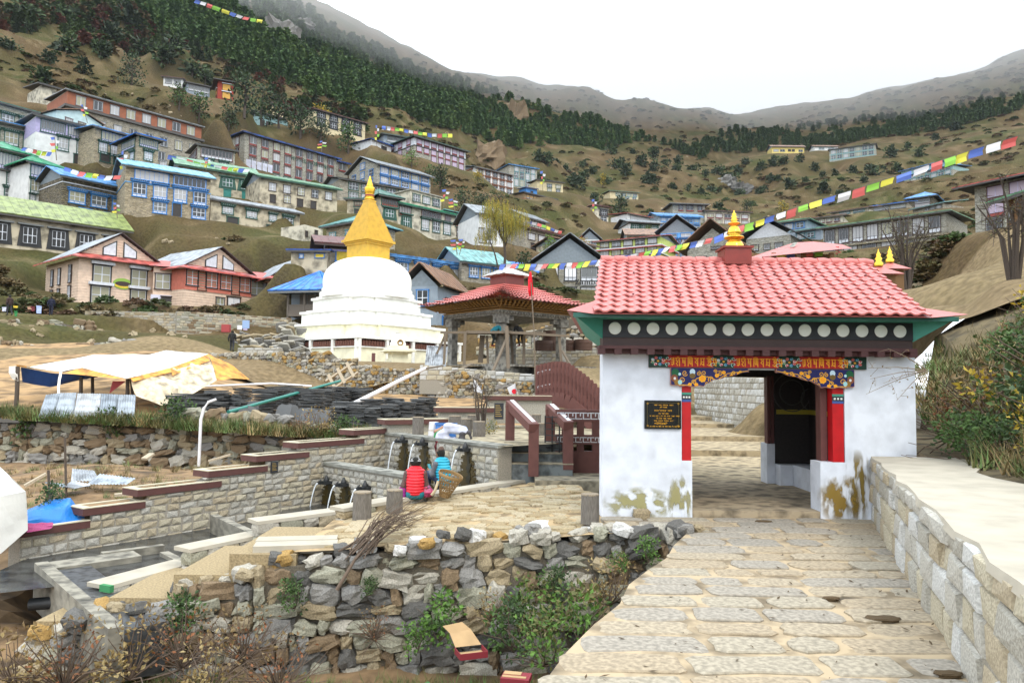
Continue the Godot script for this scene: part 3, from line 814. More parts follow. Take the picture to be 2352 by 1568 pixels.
	house("stone_lodge","pale stone lodge with purple framed windows behind the blue lodge",4,[1778,615,2122,622,800],262,9,"stone_pale",["hip","roof_grey",1.2,1.4],[["maroon",1,0.15,0.35,0.62,3.0,4.4],["maroon",1,0.38,0.68,0.62,6.0,4.4],["maroon",1,0.74,0.95,0.62,3.0,4.4]],{"dr":263})
	house("beige_lodge","long beige lodge with purple windows and a red and green roof above the gate",5,[128,968,606,990,1105],262,10,"stucco_pale",["shed","roof_maroon",0.9,0.8],[["maroon",5,0.02,0.98,0.45,4.0,4.0],["maroon",5,0.02,0.98,-0.02,4.0,3.4]],{"dr":264})
	house("blue_gabled_house","small house with a blue gable and wide dark windows left of the lime lodge",4,[785,1000,990,985,1080],186,9,"whitewash",["gablef","roof_grey",2.8,0.7],[["black3",2,0.1,0.98,0.25,-0.9,3.0]],{"dr":185})
	house("brown_roofed_house","small house with a brown roof behind the lime green lodge",4,[1290,955,1620,945,1010],200,8,"stucco",["gable","roof_brown",2.6,0.8],[],{"dr":200})
	house("lime_lodge","lime green lodge with a red roof and red balcony lines",4,[962,1012,1640,968,1280],176,11,"lime",["gable","roof_red",1.2,0.8],[["brown",5,0.04,0.98,0.72,2.9,2.9],["brown",5,0.04,0.98,0.4,2.9,2.6],["brown",3,0.35,0.98,0.06,4.0,2.4]],{"dr":168,"band":[["sash_white",0.645,0.68,0.7],["roof_red",0.61,0.64,0.7],["sash_white",0.33,0.36,0.4]]})
	g=house("stone_lodge","stone lodge with a grey gable and sky blue windows above the red tiled gate",4,[1640,920,2012,908,1290],184,12,"stone",["gablef","roof_grey",4.2,1.2,"eave_dark","gable_grey"],[["bluep",2,0.15,0.95,0.79,4.4,3.2],["blue",2,0.12,0.98,0.45,4.2,4.0],["blue",2,0.12,0.98,0.1,4.2,4.4]],{"dr":181,"band":[["trim_sky",0.68,0.985,0.02]]})
	lettering(g,"KHUMBU LODGE",X(g.get_meta("box")[0]*0.58,g.get_meta("box")[1]*0.69,0.1),1.25,"trim_maroon")
	house("stone_gabled_house","low stone house with a dark gable directly behind the gate finial",5,[-60,1395,480,1370,1600],128,10,"stone_pale",["gablef","roof_brown",5.0,1.6,"roof_brown","stone_pale"],[["brown3",1,0.15,0.42,0.3,4.2,2.6],["brown3",1,0.45,0.7,1.0,3.0,2.4]],{"dr":124})
	house("stone_lodge","stone lodge with brown framed windows and a white gable above the gate",5,[568,1265,1045,1235,1440],140,12,"stone_pale",["gablef","roof_dark",3.6,1.3,"eave_dark","gable_white"],[["brown3",1,0.08,0.32,0.22,2.7,3.2],["brown3",1,0.38,0.57,0.22,2.2,3.2],["brown3",1,0.62,0.86,0.22,3.2,3.2]],{"dr":135})
	house("blue_house","grey blue house with white and sky blue windows under a pale green eave",5,[690,1118,1215,1085,1250],158,10,"greyblue",["hip","roof_green",1.5,1.0],[["bluep",4,0.1,0.98,0.35,3.6,4.6]],{"dr":151})
	house("teal_house","small blue house with white windows right of the grey blue house",5,[1095,1185,1370,1165,1300],150,8,"greyblue",["shed","roof_teal",0.8,0.8],[["teal",2,0.0,0.8,0.2,3.4,3.4]],{"dr":146})
	house("big_stone_lodge","large grey stone lodge with wide brown windows behind the bare tree",5,[1390,1135,2700,1010,1700],136,14,"stone_pale",["shed","roof_green",0.9,1.0],[["brown3",8,0.0,0.98,0.66,5.0,2.7],["brown3",5,0.0,0.8,0.34,4.6,3.0],["brown3",5,0.0,0.8,0.04,4.6,2.8]],{"dr":122,"band":[["stone_big",0.59,0.63,0.6]]})
	house("beige_house","low beige house behind the large grey stone lodge",5,[1235,1045,1600,1030,1130],172,8,"stucco_pale",["shed","roof_brown",1.4,0.8],[["maroon",4,0.05,0.95,0.2,2.8,3.0]],{"dr":168})
	house("beige_house","beige house with a brown roof and teal windows under the flag line",5,[1470,985,1862,945,1030],186,8,"stucco_pale",["shed","roof_brown",1.8,0.8],[["teal",2,0.2,0.98,0.2,3.0,2.6]],{"dr":180})
	house("blue_roofed_house","stone house with a bright blue roof among the right hand rows",6,[175,930,580,880,990],205,9,"stone",["shed","roof_bblue",2.2,0.8],[["bandgr",2,0.1,0.98,0.2,-0.9,3.4]],{"dr":199})
	house("blue_pavilion","stone house with a blue pyramid roof above the teal roof",6,[600,842,860,820,980],212,10,"stone_dark",["hip","roof_blue",2.6,1.2],[["bandgr",1,0.2,0.9,0.55,-0.9,3.0],["bandm",1,0.2,0.9,0.2,-0.9,3.0]],{"dr":208})
	house("teal_roofed_house","long low house with a teal roof below the blue pyramid roof",6,[640,945,960,905,1010],185,8,"stone",["shed","roof_teal",1.8,0.8],[["white",3,0.4,0.98,0.2,2.6,2.2]],{"dr":178})
	house("teal_lodge","teal and stone lodge high on the right terraces with a blue banner",6,[518,575,1068,520,735],330,12,"stone_pale",["shed","roof_blue",1.2,0.9],[["teal",4,0.02,0.98,0.66,-0.9,5.0],["teal",7,0.05,0.98,0.35,3.6,5.0],["teal",7,0.05,0.98,0.0,3.6,3.6]],{"dr":310,"band":[["teal_wall",0.64,0.97,0.05]]})
	house("teal_lodge_attic","set back blue attic storey of the teal lodge on the right terraces",6,[515,512,1080,452,560],338,6,"teal_wall",["shed","roof_blue",1.0,0.9],[["teal",6,0.05,0.95,0.2,4.0,5.0]],{"dr":318})
	house("yellow_school","yellow building with a white gabled porch on the far terrace",5,[845,292,1188,285,352],480,9,"yellow",["gable","roof_brown",2.6,1.0],[["white",2,0.02,0.42,0.25,4.0,5.0],["doorn",2,0.48,0.72,0.3,4.5,5.0],["white",1,0.8,0.98,0.25,4.0,5.0]],{"dr":480})
	house("white_school_wing","white building with a brown roof between the yellow and teal far buildings",5,[1298,290,1552,280,320],475,8,"whitewash",["gable","roof_brown",2.2,0.8],[["teal",2,0.1,0.9,0.2,4.0,3.5]],{"dr":475})
	house("far_teal_lodge","teal windowed stone lodge on the far terrace at the top of the fields",5,[1458,312,1948,262,440],436,12,"stone_pale",["shed","roof_dark",1.0,0.9],[["teal",7,0.02,0.98,0.6,5.0,6.5],["teal",7,0.02,0.98,0.14,5.0,6.5]],{"dr":424,"band":[["teal_wall",0.03,0.12,0.05],["teal_wall",0.5,0.57,0.05]]})
	house("tall_stone_lodge","tall stone lodge with tapering lilac windows and a pink roof at the right edge",6,[1300,690,2050,600,1310],112,16,"stone_pale",["hip","roof_red",1.6,2.2,"eave_dark"],[["lilac",2,0.15,0.8,0.72,3.0,2.6],["lilac",2,0.15,0.8,0.42,3.0,2.6],["brown3",1,0.12,0.45,0.06,5.0,3.4,"pane_dark"]],{"dr":104,"side":[["flare",3,0.05,0.85,0.72,1.4,3.0],["flare",3,0.05,0.85,0.43,1.4,3.0],["flare",3,0.05,0.85,0.12,1.4,3.0]]})
	g=house("grey_stone_house","grey stone house with white panelled windows and a grey gable beside the gate roof",4,[285,1255,1060,1262,1660],121,12,"stone_pale",["gablef","roof_grey",5.0,1.0,"eave_dark","gable_grey"],[["black3",1,0.12,0.38,0.58,4.3,3.1,"pane_white"],["black3",1,0.4,0.63,0.58,2.7,3.1,"pane_white"],["black3",1,0.62,0.92,0.58,4.4,3.1,"pane_grey"],["black3",1,0.12,0.38,0.06,4.3,3.3],["black3",1,0.4,0.63,0.06,2.7,3.3],["black3",1,0.62,0.92,0.06,4.4,3.3]],{"dr":121,"band":[["stone_big",0.5,0.53,0.04],["stone_big",0.93,0.985,0.04]]})
	var sb:Array=g.get_meta("box")
	var board:=MB.new(mats["gable_white"])
	board.box(X(sb[0]*0.655,sb[1]*0.455,0.07),X(sb[0]*0.885,sb[1]*0.555,0.16))
	var sg:=inst(board.mesh(),"sign_board",g)
	lettering(g,"Zambala",X(sb[0]*0.79,sb[1]*0.475,0.17),0.95,"trim_black","")
	house("tarpaulin_roofed_house","long stucco house with a crumpled blue tarpaulin roof behind the dome",3,[700,1455,1560,1535,1690],97,8,"stucco",["shed","roof_blue",1.6,0.5,"roof_blue"],[["blue",4,0.08,0.98,0.22,2.2,2.2]],{"dr":105})
	house("teal_roofed_house","stone house with a teal roof and blue windows below the willow",3,[1515,1520,2010,1570,1730],103,8,"stone",["gable","roof_teal",2.6,0.6],[["blue",3,0.12,0.9,0.3,2.4,2.4]],{"dr":107})
	house("bright_blue_house","stone house with a vivid blue roof left of the grey gabled house",4,[-20,1335,265,1340,1620],106,8,"stone",["gable","roof_bblue",2.0,0.9,"roof_bblue"],[["blue",2,0.3,0.98,0.5,2.2,2.0],["blue",2,0.3,0.98,0.06,2.2,2.0]],{"dr":108})
	house("grey_house","plain grey rendered house with a rusty tin roof behind the dome",9,[1190,880,1445,890,1190],78,8,"greyblue",["gablef","roof_brown",2.4,0.7,"eave_dark","gable_grey"],[["bluep",1,0.3,0.8,0.5,2.2,1.6,"pane_dark"]],{"dr":77,"side":[["brown",1,0.2,0.5,0.45,1.4,1.5],["doorb",1,0.1,0.4,-0.05,1.4,2.2]]})
	house("willow_house","stone house with dark windows mostly hidden by the yellow willow",3,[1690,1010,1960,1040,1330],122,9,"whitewash",["gable","roof_grey",2.6,0.8],[["black3",2,0.0,0.6,0.08,2.4,2.4]],{"dr":124})
	house("stone_terrace","long terrace of stone houses with brown windows and red chimneys",4,[200,850,640,985,1060],158,9,"stone",["gable","roof_maroon",1.8,0.8,"trim_brown"],[["brown",4,0.02,0.98,0.42,2.6,3.2],["doorn",3,0.05,0.9,-0.1,2.0,3.0]],{"dr":168})
	house("stone_terrace","lower end of the terrace with a green eave beside the lime lodge",4,[640,1010,955,1075,1190],152,9,"stucco",["gable","roof_brown",1.6,0.8],[["brown",1,0.1,0.45,0.3,3.6,2.6],["brown3",1,0.65,0.98,0.2,2.4,2.8]],{"dr":158})
	house("pink_attic_house","low house with a blue dormer roof and pink wall behind the willow",4,[195,740,420,835,870],172,8,"stucco_pale",["gable","roof_grey",2.4,0.7],[["greenp",3,0.1,0.98,0.1,2.2,2.2],["white",3,0.1,0.98,0.75,1.8,1.6]],{"dr":178})
	house("brown_house","brown timber fronted house with a pale green roof at the right edge",6,[1640,810,2100,790,1180],58,8,"brownwood",["shed","roof_green",0.8,1.0],[["brown",1,0.05,0.2,0.3,1.4,2.4],["doorn",1,0.28,0.5,0.2,2.4,3.4]],{"dr":54})
func lettering(parent:Node3D,text:String,pos:Vector3,size:float,mk:String,font:="Droid Sans")->void:
	var tm:=TextMesh.new()
	tm.text=text
	var f:=SystemFont.new()
	f.font_names=PackedStringArray([font if font else "Droid Serif"])
	f.font_weight=700
	tm.font=f
	tm.font_size=48
	tm.pixel_size=size/40.0
	tm.depth=0.06
	inst(tm,"sign_lettering",parent,mats[mk],T3(pos+X(0,size*0.4,0.03)))


# ================================================================ painted prints
func stroke(im:Image,pts:Array,w:float,c:Color)->void:
	for i in pts.size()- 1:
		var a:Vector2=pts[i]
		var b:Vector2=pts[i+1]
		var n:=int(a.distance_to(b)/maxf(0.5,w*0.3))+1
		for k in n+1:
			blot(im,a.lerp(b,float(k)/n),w/2,c)
func blot(im:Image,p:Vector2,r:float,c:Color)->void:
	for y in range(maxi(0,int(p.y-r)),mini(im.get_height(),int(p.y+r)+1)):
		for x in range(maxi(0,int(p.x-r)),mini(im.get_width(),int(p.x+r)+1)):
			if Y(x+0.5,y+0.5).distance_squared_to(p)<=r*r+0.3:im.set_pixel(x,y,c)
func curl(im:Image,p:Vector2,r:float,a0:float,turns:float,w:float,c:Color)->void:
	var pts:=[]
	for i in 25:
		var t:=i/24.0
		pts.push_back(p+Y(cos(a0+TAU*turns*t),sin(a0+TAU*turns*t))*r*(1.0-t*0.8))
	stroke(im,pts,w,c)
func print_mat(key:String,im:Image,rough:=0.6)->StandardMaterial3D:
	if mats.has(key):return mats[key]
	var m:=StandardMaterial3D.new()
	m.resource_name=key
	m.albedo_texture=ImageTexture.create_from_image(im)
	m.roughness=rough
	mats[key]=m
	return m
func uv_poly(poly:Array,lo:Vector2,hi:Vector2,m:Material)->ArrayMesh:
	var pk:=PackedVector2Array(poly)
	var ix:=Geometry2D.triangulate_polygon(pk)
	var v:=PackedVector3Array(); var n:=PackedVector3Array(); var t:=PackedVector2Array()
	for i in range(0,ix.size(),3):
		var p:=[pk[ix[i]],pk[ix[i+1]],pk[ix[i+2]]]
		if(p[1]- p[0]).cross(p[2]- p[0])>0:p.reverse()
		for q in p:
			v.push_back(X(q.x,q.y,0)); n.push_back(Vector3.BACK)
			t.push_back(Y((q.x-lo.x)/(hi.x-lo.x),1.0 -(q.y-lo.y)/(hi.y-lo.y)))
	var a:=[]
	a.resize(Mesh.ARRAY_MAX)
	a[Mesh.ARRAY_VERTEX]=v; a[Mesh.ARRAY_NORMAL]=n; a[Mesh.ARRAY_TEX_UV]=t
	var me:=ArrayMesh.new()
	me.add_surface_from_arrays(Mesh.PRIMITIVE_TRIANGLES,a)
	me.surface_set_material(0,m)
	return me
const GOLD:=Color(0.86,0.62,0.13)
func mantra_print()->Material:
	if mats.has("mantra"):return mats.mantra
	var W:=1200; var H:=84
	var im:=Image.create(W,H,false,Image.FORMAT_RGB8)
	im.fill(Color(0.03,0.2,0.16))
	var red:=Color(0.66,0.08,0.07)
	var pale:=Color(0.62,0.83,0.8)
	for k in 3:
		var x0:=105+k*362
		var x1:=x0+250
		im.fill_rect(Rect2i(x0,2,250,H-4),red)
		for e in[[x0,-1],[x1,1]]:
			curl(im,Y(e[0],22),15,0,1.0,4,pale); curl(im,Y(e[0],62),15,2,1.0,4,pale)
			blot(im,Y(e[0]+e[1]*10,42),11,red)
			stroke(im,[Y(e[0]+e[1]*5,30),Y(e[0]+e[1]*21,42),Y(e[0]+e[1]*5,54)],3,GOLD)
		var gl:=[
			[[[0,18],[16,18]],[[2,30],[16,30]],[[2,44],[16,44]],[[16,14],[16,50]],[[16,50],[8,64]],[[4,57],[17,57]]],
			[[[0,16],[26,16]],[[4,16],[4,34],[14,40],[4,52],[12,66]],[[22,16],[22,68]],[[14,28],[22,28]],[[10,8],[18,8]]],
			[[[0,16],[24,16]],[[6,16],[6,46],[18,46]],[[18,16],[18,68]],[[6,30],[18,38]]],
			[[[0,16],[28,16]],[[3,16],[3,68]],[[10,20],[10,50],[16,56]],[[18,20],[18,50],[25,56]],[[25,16],[25,68]],[[3,10],[12,6],[22,10]]],
			[[[0,16],[24,16]],[[5,18],[14,30],[5,42],[17,54]],[[19,16],[19,68]]],
			[[[0,16],[26,16]],[[5,16],[5,40],[20,40]],[[20,16],[20,66]],[[6,50],[14,60],[20,52]],[[6,40],[2,60]]],
			[[[0,16],[28,16]],[[6,22],[20,22],[8,36],[22,36],[10,50]],[[24,16],[24,50],[14,66]],[[4,58],[26,68]],[[9,8],[14,4],[19,8]]],
			[[[0,18],[18,18]],[[16,18],[16,68]],[[3,18],[3,44],[10,48]],[[3,60],[12,64]]]]
		var x:=x0+16.0
		for gi in gl.size():
			var wd:=0.0
			for s in gl[gi]:
				var pts:=[]
				for q in s:
					pts.push_back(Y(x+q[0],5+q[1]))
					wd=maxf(wd,q[0])
				stroke(im,pts,5.0,Color(0.93,0.66,0.1))
			x+=wd+8.5
	var g:=RandomNumberGenerator.new(); g.seed=4
	var pal:=[Color(0.75,0.3,0.2),Color(0.2,0.45,0.7),Color(0.75,0.2,0.3),Color(0.2,0.6,0.45),Color(0.85,0.85,0.8)]
	for cx in[50.0,412.0,774.0,1136.0]:
		for i in 8:
			var a:=TAU*i/8+0.4
			var p:=Y(cx+cos(a)*30,42+sin(a)*22)
			blot(im,p,9,pal[i%5]); curl(im,p,11,a,0.8,3,pal[(i+2)%5].lightened(0.4))
		blot(im,Y(cx,42),7,GOLD)
	return print_mat("mantra",im)
func scroll_print()->Material:
	if mats.has("scroll"):return mats.scroll
	var W:=512; var H:=112
	var im:=Image.create(W,H,false,Image.FORMAT_RGB8)
	im.fill(Color(0.03,0.06,0.33))
	for c in[[90,30,18,0.5],[75,72,20,2.0],[150,84,16,3.4],[215,30,18,1.0],[262,66,20,2.6],[320,30,16,4.0],[360,52,14,1.2],[410,28,14,2.2],[455,20,12,0.4],[180,30,14,5.0],[235,92,14,0.8],[292,18,12,3.2]]:
		curl(im,Y(c[0],c[1]),c[2],c[3],1.3,5,GOLD)
	stroke(im,[Y(40,100),Y(120,100),Y(170,60),Y(240,50),Y(300,70),Y(370,30),Y(500,14)],5,GOLD)
	for f in[[205,62,22],[300,42,13],[345,24,12],[395,45,12],[122,98,12],[165,98,12],[440,30,9]]:
		for i in 7:blot(im,Y(f[0]+cos(TAU*i/7)*f[2]*0.7,f[1]+sin(TAU*i/7)*f[2]*0.6),f[2]*0.4,Color(0.95,0.68,0.06))
		blot(im,Y(f[0],f[1]),f[2]*0.7,Color(0.93,0.6,0.05))
	for s in[[140,42,20,Color(0.42,0.33,0.12)],[140,22,18,Color(0.75,0.85,0.9)],[28,30,26,Color(0.03,0.35,0.2)],[22,60,22,Color(0.5,0.27,0.15)],[38,84,18,Color(0.55,0.4,0.12)],[58,84,14,Color(0.6,0.8,0.82)],[56,36,9,Color(0.7,0.85,0.88)],[24,62,8,Color(0.85,0.85,0.85)]]:
		blot(im,Y(s[0],s[1]),s[2],s[3])
	blot(im,Y(140,46),16,Color(0.42,0.33,0.12))
	return print_mat("scroll",im)
func plaque_print()->Material:
	var W:=420; var H:=320
	var im:=Image.create(W,H,false,Image.FORMAT_RGB8)
	im.fill(Color(0.045,0.06,0.06))
	var bo:=Color(0.38,0.33,0.17)
	stroke(im,[Y(24,22),Y(396,22),Y(396,300),Y(24,300),Y(24,22)],4,bo)
	for p in[[28,30],[392,30],[30,290],[388,290]]:blot(im,Y(p[0],p[1]),13,Color(0.5,0.38,0.14))
	var g:=RandomNumberGenerator.new(); g.seed=21
	for l in[[42,11,[38,38,62,48],106],[68,11,[24,50],170],[104,18,[48,86,54],106],[142,11,[26,30,42],155],[170,11,[18,30,34,6,20,28,38,42,42],50],[198,11,[24,38,36,54],126],[226,12,[40,54,58,34,4],102],[292,10,[18,30,18,32,20,30,30,14,30,26],54]]:
		var x:float=l[3]
		for w in l[2]:
			var y:float=l[0]
			var h:float=l[1]
			stroke(im,[Y(x,y),Y(x+w,y)],2.2,GOLD)
			var q:=x+3
			while q<x+w-2:
				var s:=g.randi()%4
				stroke(im,[Y(q+5,y),Y(q+5,y+h)],2.2,GOLD)
				if s==0:curl(im,Y(q+2,y+h*0.5),4,0,0.8,2,GOLD)
				elif s==1:stroke(im,[Y(q,y+3),Y(q+3,y+h*0.6),Y(q+5,y+h*0.4)],2,GOLD)
				elif s==2:stroke(im,[Y(q,y+h*0.7),Y(q+5,y+h*0.7)],2,GOLD)
				elif g.randf()<0.5:curl(im,Y(q+4,y-3),3,3.4,0.5,2,GOLD)
				q+=h*0.75
			x+=w+12
	for s in[0.0,2.2]:
		var pts:=[]
		for i in 30:pts.push_back(Y(108+i*5.2,258+sin(i*0.32+s)*7))
		stroke(im,pts,4,GOLD)
	stroke(im,[Y(140,270),Y(190,274),Y(240,270)],3,GOLD)
	return print_mat("plaque",im,0.25)
# ================================================================ the gate
func build_gate_mats()->void:
	mt("gate_white",S(222,228,238,0.98),0.9,"soft",0.6,1.2)
	mt("gate_floor",S(165,150,125),0.95,"blotch",0.5,2.0)
	mt("moss_stain",L(0.33,0.27,0.1),0.95,"grain",1.2)
	mt("pale_stain",L(0.5,0.49,0.35),0.95,"grain",1.2)
	mt("post_red",S(186,12,22),0.45,"soft",1.0)
	mt("post_brown",L(0.13,0.045,0.04),0.55,"soft",1.0)
	mt("frieze_black",L(0.02,0.023,0.03),0.6,"soft",1.0)
	mt("frieze_brown",L(0.06,0.036,0.034),0.65,"soft",1.0)
	mt("dentil",L(0.09,0.034,0.034),0.65,"soft",1.0)
	mt("disc_white",S(225,228,222),0.7)
	mt("soffit_green",L(0.06,0.3,0.235),0.6,"soft",0.8)
	mt("fascia_green",L(0.015,0.1,0.075),0.5,"soft",0.8)
	for i in 3:mt("tile_red%d"%i,[L(0.52,0.15,0.135),L(0.48,0.135,0.12),L(0.56,0.17,0.15)][i],0.42,"soft",1.0)
	mt("tile_sheet",L(0.48,0.14,0.125),0.45,"soft",1.0)
	mt("gold",L(0.85,0.5,0.06),0.25,"",1.0,0.0,0.85)
	mt("finial_red",L(0.22,0.03,0.02),0.35,"soft",1.0)
	mt("mural",L(0.03,0.024,0.022),0.6,"grain",0.8)
	mt("mural_line",L(0.4,0.33,0.03),0.6)
func build_gate()->void:
	var zf:=-12.7
	var x0:=at(0,1384,1000,12.7).x
	var x1:=at(0,2102,830,12.7).x
	var xa:=at(0,1590,1100,12.7).x
	var xp:=at(0,1566,950,12.7).x
	var xb:=at(0,1885,1100,12.7).x
	var xq:=at(0,1941,950,12.7).x
	var zb:=-16.4
	var g:=thing("gate","white walled gate house with a pink tiled roof over the stone path","gate",X(x0,0,zf))
	var o:=X(x0,0,zf)
	var P:=func(x:float,y:float,z:float)->Vector3:return X(x,y,z)- o
	var th:=0.42
	var wy:=2.74
	var py:=0.95
	var m:=MB.new(mats.gate_white)
	m.box(P.call(x0,-2.2,zf),P.call(xp,wy,zf-th))
	m.box(P.call(xp,-0.6,zf+0.01),P.call(xa,py,zf-th))
	m.box(P.call(xb,-0.3,zf+0.01),P.call(xq,py,zf-th))
	m.box(P.call(xq,-0.3,zf),P.call(x1,wy,zf-th))
	m.box(P.call(xp,2.5,zf-0.03),P.call(xq,wy,zf-th))
	m.hexa([P.call(x0+0.01,-0.5,zf-0.05),P.call(x0+0.5,-0.5,zf-0.05),P.call(x0+0.95,-0.5,zb),P.call(x0+0.52,-0.5,zb),P.call(x0+0.01,wy,zf-0.05),P.call(x0+0.5,wy,zf-0.05),P.call(x0+0.95,wy,zb),P.call(x0+0.52,wy,zb)])
	m.box(P.call(x1-0.3,-0.3,zf-th),P.call(x1,wy,zb))
	im(m,"front_wall",g)
	var xk:=at(0,1770,950,16.2).x
	m=MB.new(mats.mural)
	m.box(P.call(xk+0.16,0.0,zb),P.call(x1,2.78,zb-0.3))
	m.box(P.call(x0+0.55,2.42,zb),P.call(xk+0.16,2.78,zb-0.3))
	m.box(P.call(x1-0.34,0.12,zf-th-0.02),P.call(x1-0.301,2.7,zb))
	m.use(mats.mural_line)
	m.box(P.call(xk+0.2,1.62,zb+0.012),P.call(x1-0.35,1.72,zb))
	m.box(P.call(x1-0.36,1.62,zf-th-0.05),P.call(x1-0.34,1.72,zb))
	im(m,"painted_inner_wall",g)
	m=MB.new(mt("mural_figure",L(0.075,0.075,0.07),0.6))
	for s in[[6.15,2.1,0.42],[6.15,2.1,0.27],[6.6,1.95,0.25]]:
		var pts:=[]
		for i in 25:pts.push_back(P.call(s[0]+cos(TAU*i/24)*s[2],s[1]+sin(TAU*i/24)*s[2],zb+0.01))
		m.tube(pts,0.014,0.014,4)
	im(m,"mural",g)
	m=MB.new(mats.frieze_brown)
	m.box(P.call(x0+0.4,2.742,zf-0.02),P.call(x1-0.02,2.84,zb-0.2))
	im(m,"ceiling",g)
	m=MB.new(mats.gate_floor)
	m.box(P.call(xa-0.05,-0.3,zf-0.02),P.call(x1-0.3,0.12,zb-0.4))
	m.box(P.call(x0+0.7,-0.3,zf-th),P.call(xa-0.05,0.12,zb-0.4))
	im(m,"threshold_floor",g)
	m=MB.new(mats.gate_white)
	m.box(P.call(xk-0.03,0.12,zb+0.06),P.call(xk+0.14,0.98,zb-0.36))
	m.box(P.call(xk+0.14,0.12,zb+0.38),P.call(x1-0.36,0.55,zb+0.002))
	m.box(P.call(x1-0.85,0.12,zf-th-0.02),P.call(x1-0.362,0.56,zb+0.37))
	im(m,"bench",g)
	for s in[[xp+0.01,xp+0.165,zf-0.02,"post_red"],[xq-0.2,xq-0.01,zf-0.02,"post_red"],[xq-0.33,xq-0.22,zf-0.2,"post_brown"],[xk-0.01,xk+0.05,zb+0.04,"post_brown"],[xk+0.08,xk+0.14,zb+0.02,"post_brown"]]:
		m=MB.new(mats[s[3]])
		var e:=0.02
		m.box(P.call(s[0],py+0.001,s[2]),P.call(s[1],2.45,s[2]- 0.2))
		var post:=im(m,"post",g)
		if s[3]=="post_red":
			m=MB.new(mt("post_band_green",L(0.05,0.25,0.18),0.6))
			m.box(P.call(s[0]- 0.004,2.06,s[2]+0.006),P.call(s[1]+0.004,2.1,s[2]))
			m.use(mt("post_band_blue",L(0.04,0.09,0.3),0.6))
			m.box(P.call(s[0]- 0.004,1.94,s[2]+0.006),P.call(s[1]+0.004,1.98,s[2]))
			m.use(mats.frieze_black)
			m.box(P.call(s[0]- 0.004,1.98,s[2]+0.006),P.call(s[1]+0.004,2.06,s[2]))
			m.use(mats.disc_white)
			for k in 3:m.cbox(P.call(lerpf(s[0],s[1],0.2+0.3*k),2.02,s[2]+0.008),X(0.03,0.03,0.008))
			im(m,"painted_band",post)
	var bx0:=at(0,1492,830,12.6).x
	var bx1:=at(0,1994,830,12.6).x
	m=MB.new(mats.frieze_brown)
	m.box(P.call(bx0,2.52,zf+0.05),P.call(bx1,2.735,zf+0.001))
	var beam:=im(m,"mantra_beam",g)
	var wpx:=bx1-bx0
	inst(uv_poly([Y(0,0),Y(wpx,0),Y(wpx,0.21),Y(0,0.21)],Vector2.ZERO,Y(wpx,0.21),mantra_print()),"painted_mantra",beam,null,T3(P.call(bx0,2.522,zf+0.054)))
	var cx0:=at(0,1542,860,12.6).x
	var cx1:=at(0,1966,860,12.6).x
	var half:=(cx1-cx0)*0.425
	for s in[[cx0,1.0],[cx1,-1.0]]:
		var poly:=[Y(0,0),Y(0,-0.29)]
		for k in 40:
			var t:=k/39.0
			var y:=-0.3 if t<0.42 else lerpf(-0.27,-0.04,pow((t-0.42)/0.58,0.75))
			poly.push_back(Y(half*lerpf(0.02,1.0,t),y-0.022*absf(sin(t*5.5*PI))*(1.0 if t>0.1 else 0.0)))
		poly.push_back(Y(half,0))
		for i in poly.size():poly[i].x*=s[1]
		if s[1]<0:poly.reverse()
		m=MB.new(mt("bracket_edge",L(0.35,0.16,0.12),0.6))
		m.prism(poly,0.0,0.075,Transform3D(Basis(Vector3.RIGHT,Vector3.BACK,Vector3.DOWN),P.call(s[0],2.515,zf-0.02)))
		var br:=im(m,"carved_bracket",g)
		var up:=[]
		for q in poly:up.push_back(q*Y(0.985,0.95))
		var lo:=Y(0,-0.32)
		var hi:=Y(half*s[1],0)
		inst(uv_poly(up,lo,hi,scroll_print()),"painted_scrolls",br,null,T3(P.call(s[0]+0.008*s[1],2.512,zf+0.058)))
	var fz:=zf+0.3
	var fx0:=at(0,1385,760,12.4).x
	var fx1:=at(0,2098,765,12.4).x
	m=MB.new(mats.frieze_black)
	m.box(P.call(fx0,3.005,fz),P.call(fx1,3.3,zf-0.1))
	m.use(mats.frieze_brown)
	m.box(P.call(fx0+0.001,2.87,fz-0.02),P.call(fx1-0.001,3.004,zf-0.1))
	m.use(mats.dentil)
	m.box(P.call(fx0-0.06,2.815,fz+0.03),P.call(fx1+0.05,2.869,zf-0.1))
	m.box(P.call(fx0-0.02,2.741,fz-0.1),P.call(fx1+0.02,2.814,zf-0.1))
	var fr:=im(m,"frieze",g)
	var dm:=MB.new(mats.disc_white)
	dm.lathe([Y(0.105,0),Y(0.105,0.012),Y(0.098,0.018)],28,Transform3D(Basis(Vector3.RIGHT,Vector3.BACK,Vector3.DOWN),Vector3.ZERO))
	var dmesh:=dm.mesh()
	for k in 16:
		inst(dmesh,"disc",fr,null,T3(P.call(lerpf(fx0+0.2,fx1-0.22,k/15.0),3.155,fz)))
	dm=MB.new(mats.dentil)
	dm.cbox(X(0,-0.045,0.0),X(0.12,0.09,0.12))
	dmesh=dm.mesh()
	for k in 20:
		inst(dmesh,"dentil",fr,null,T3(P.call(lerpf(fx0-0.02,fx1,k/19.0),2.814,fz-0.035)))
	var E0:=at(0,1365,716,11.85); E0.y=3.37
	var E1:=at(0,2142,735,11.85); E1.y=3.37
	var R0:=at(0,1381,599,14.9); R0.y=4.72
	var R1:=at(0,2000,600,14.9); R1.y=4.72
	var sk0:=at(0,1302,712,12.0)
	var sk1:=at(0,2226,722,12.0)
	var back:=-17.6
	m=MB.new(mats.soffit_green)
	var hx0:=sk0.x+0.1; var hx1:=sk1.x-0.2
	var hi4:=[P.call(hx0,3.35,E0.z-0.12),P.call(hx1,3.35,E0.z-0.12),P.call(hx1,3.35,back),P.call(hx0+0.75,3.35,back)]
	var fa:Vector3=P.call(fx0,3.301,fz-0.002)
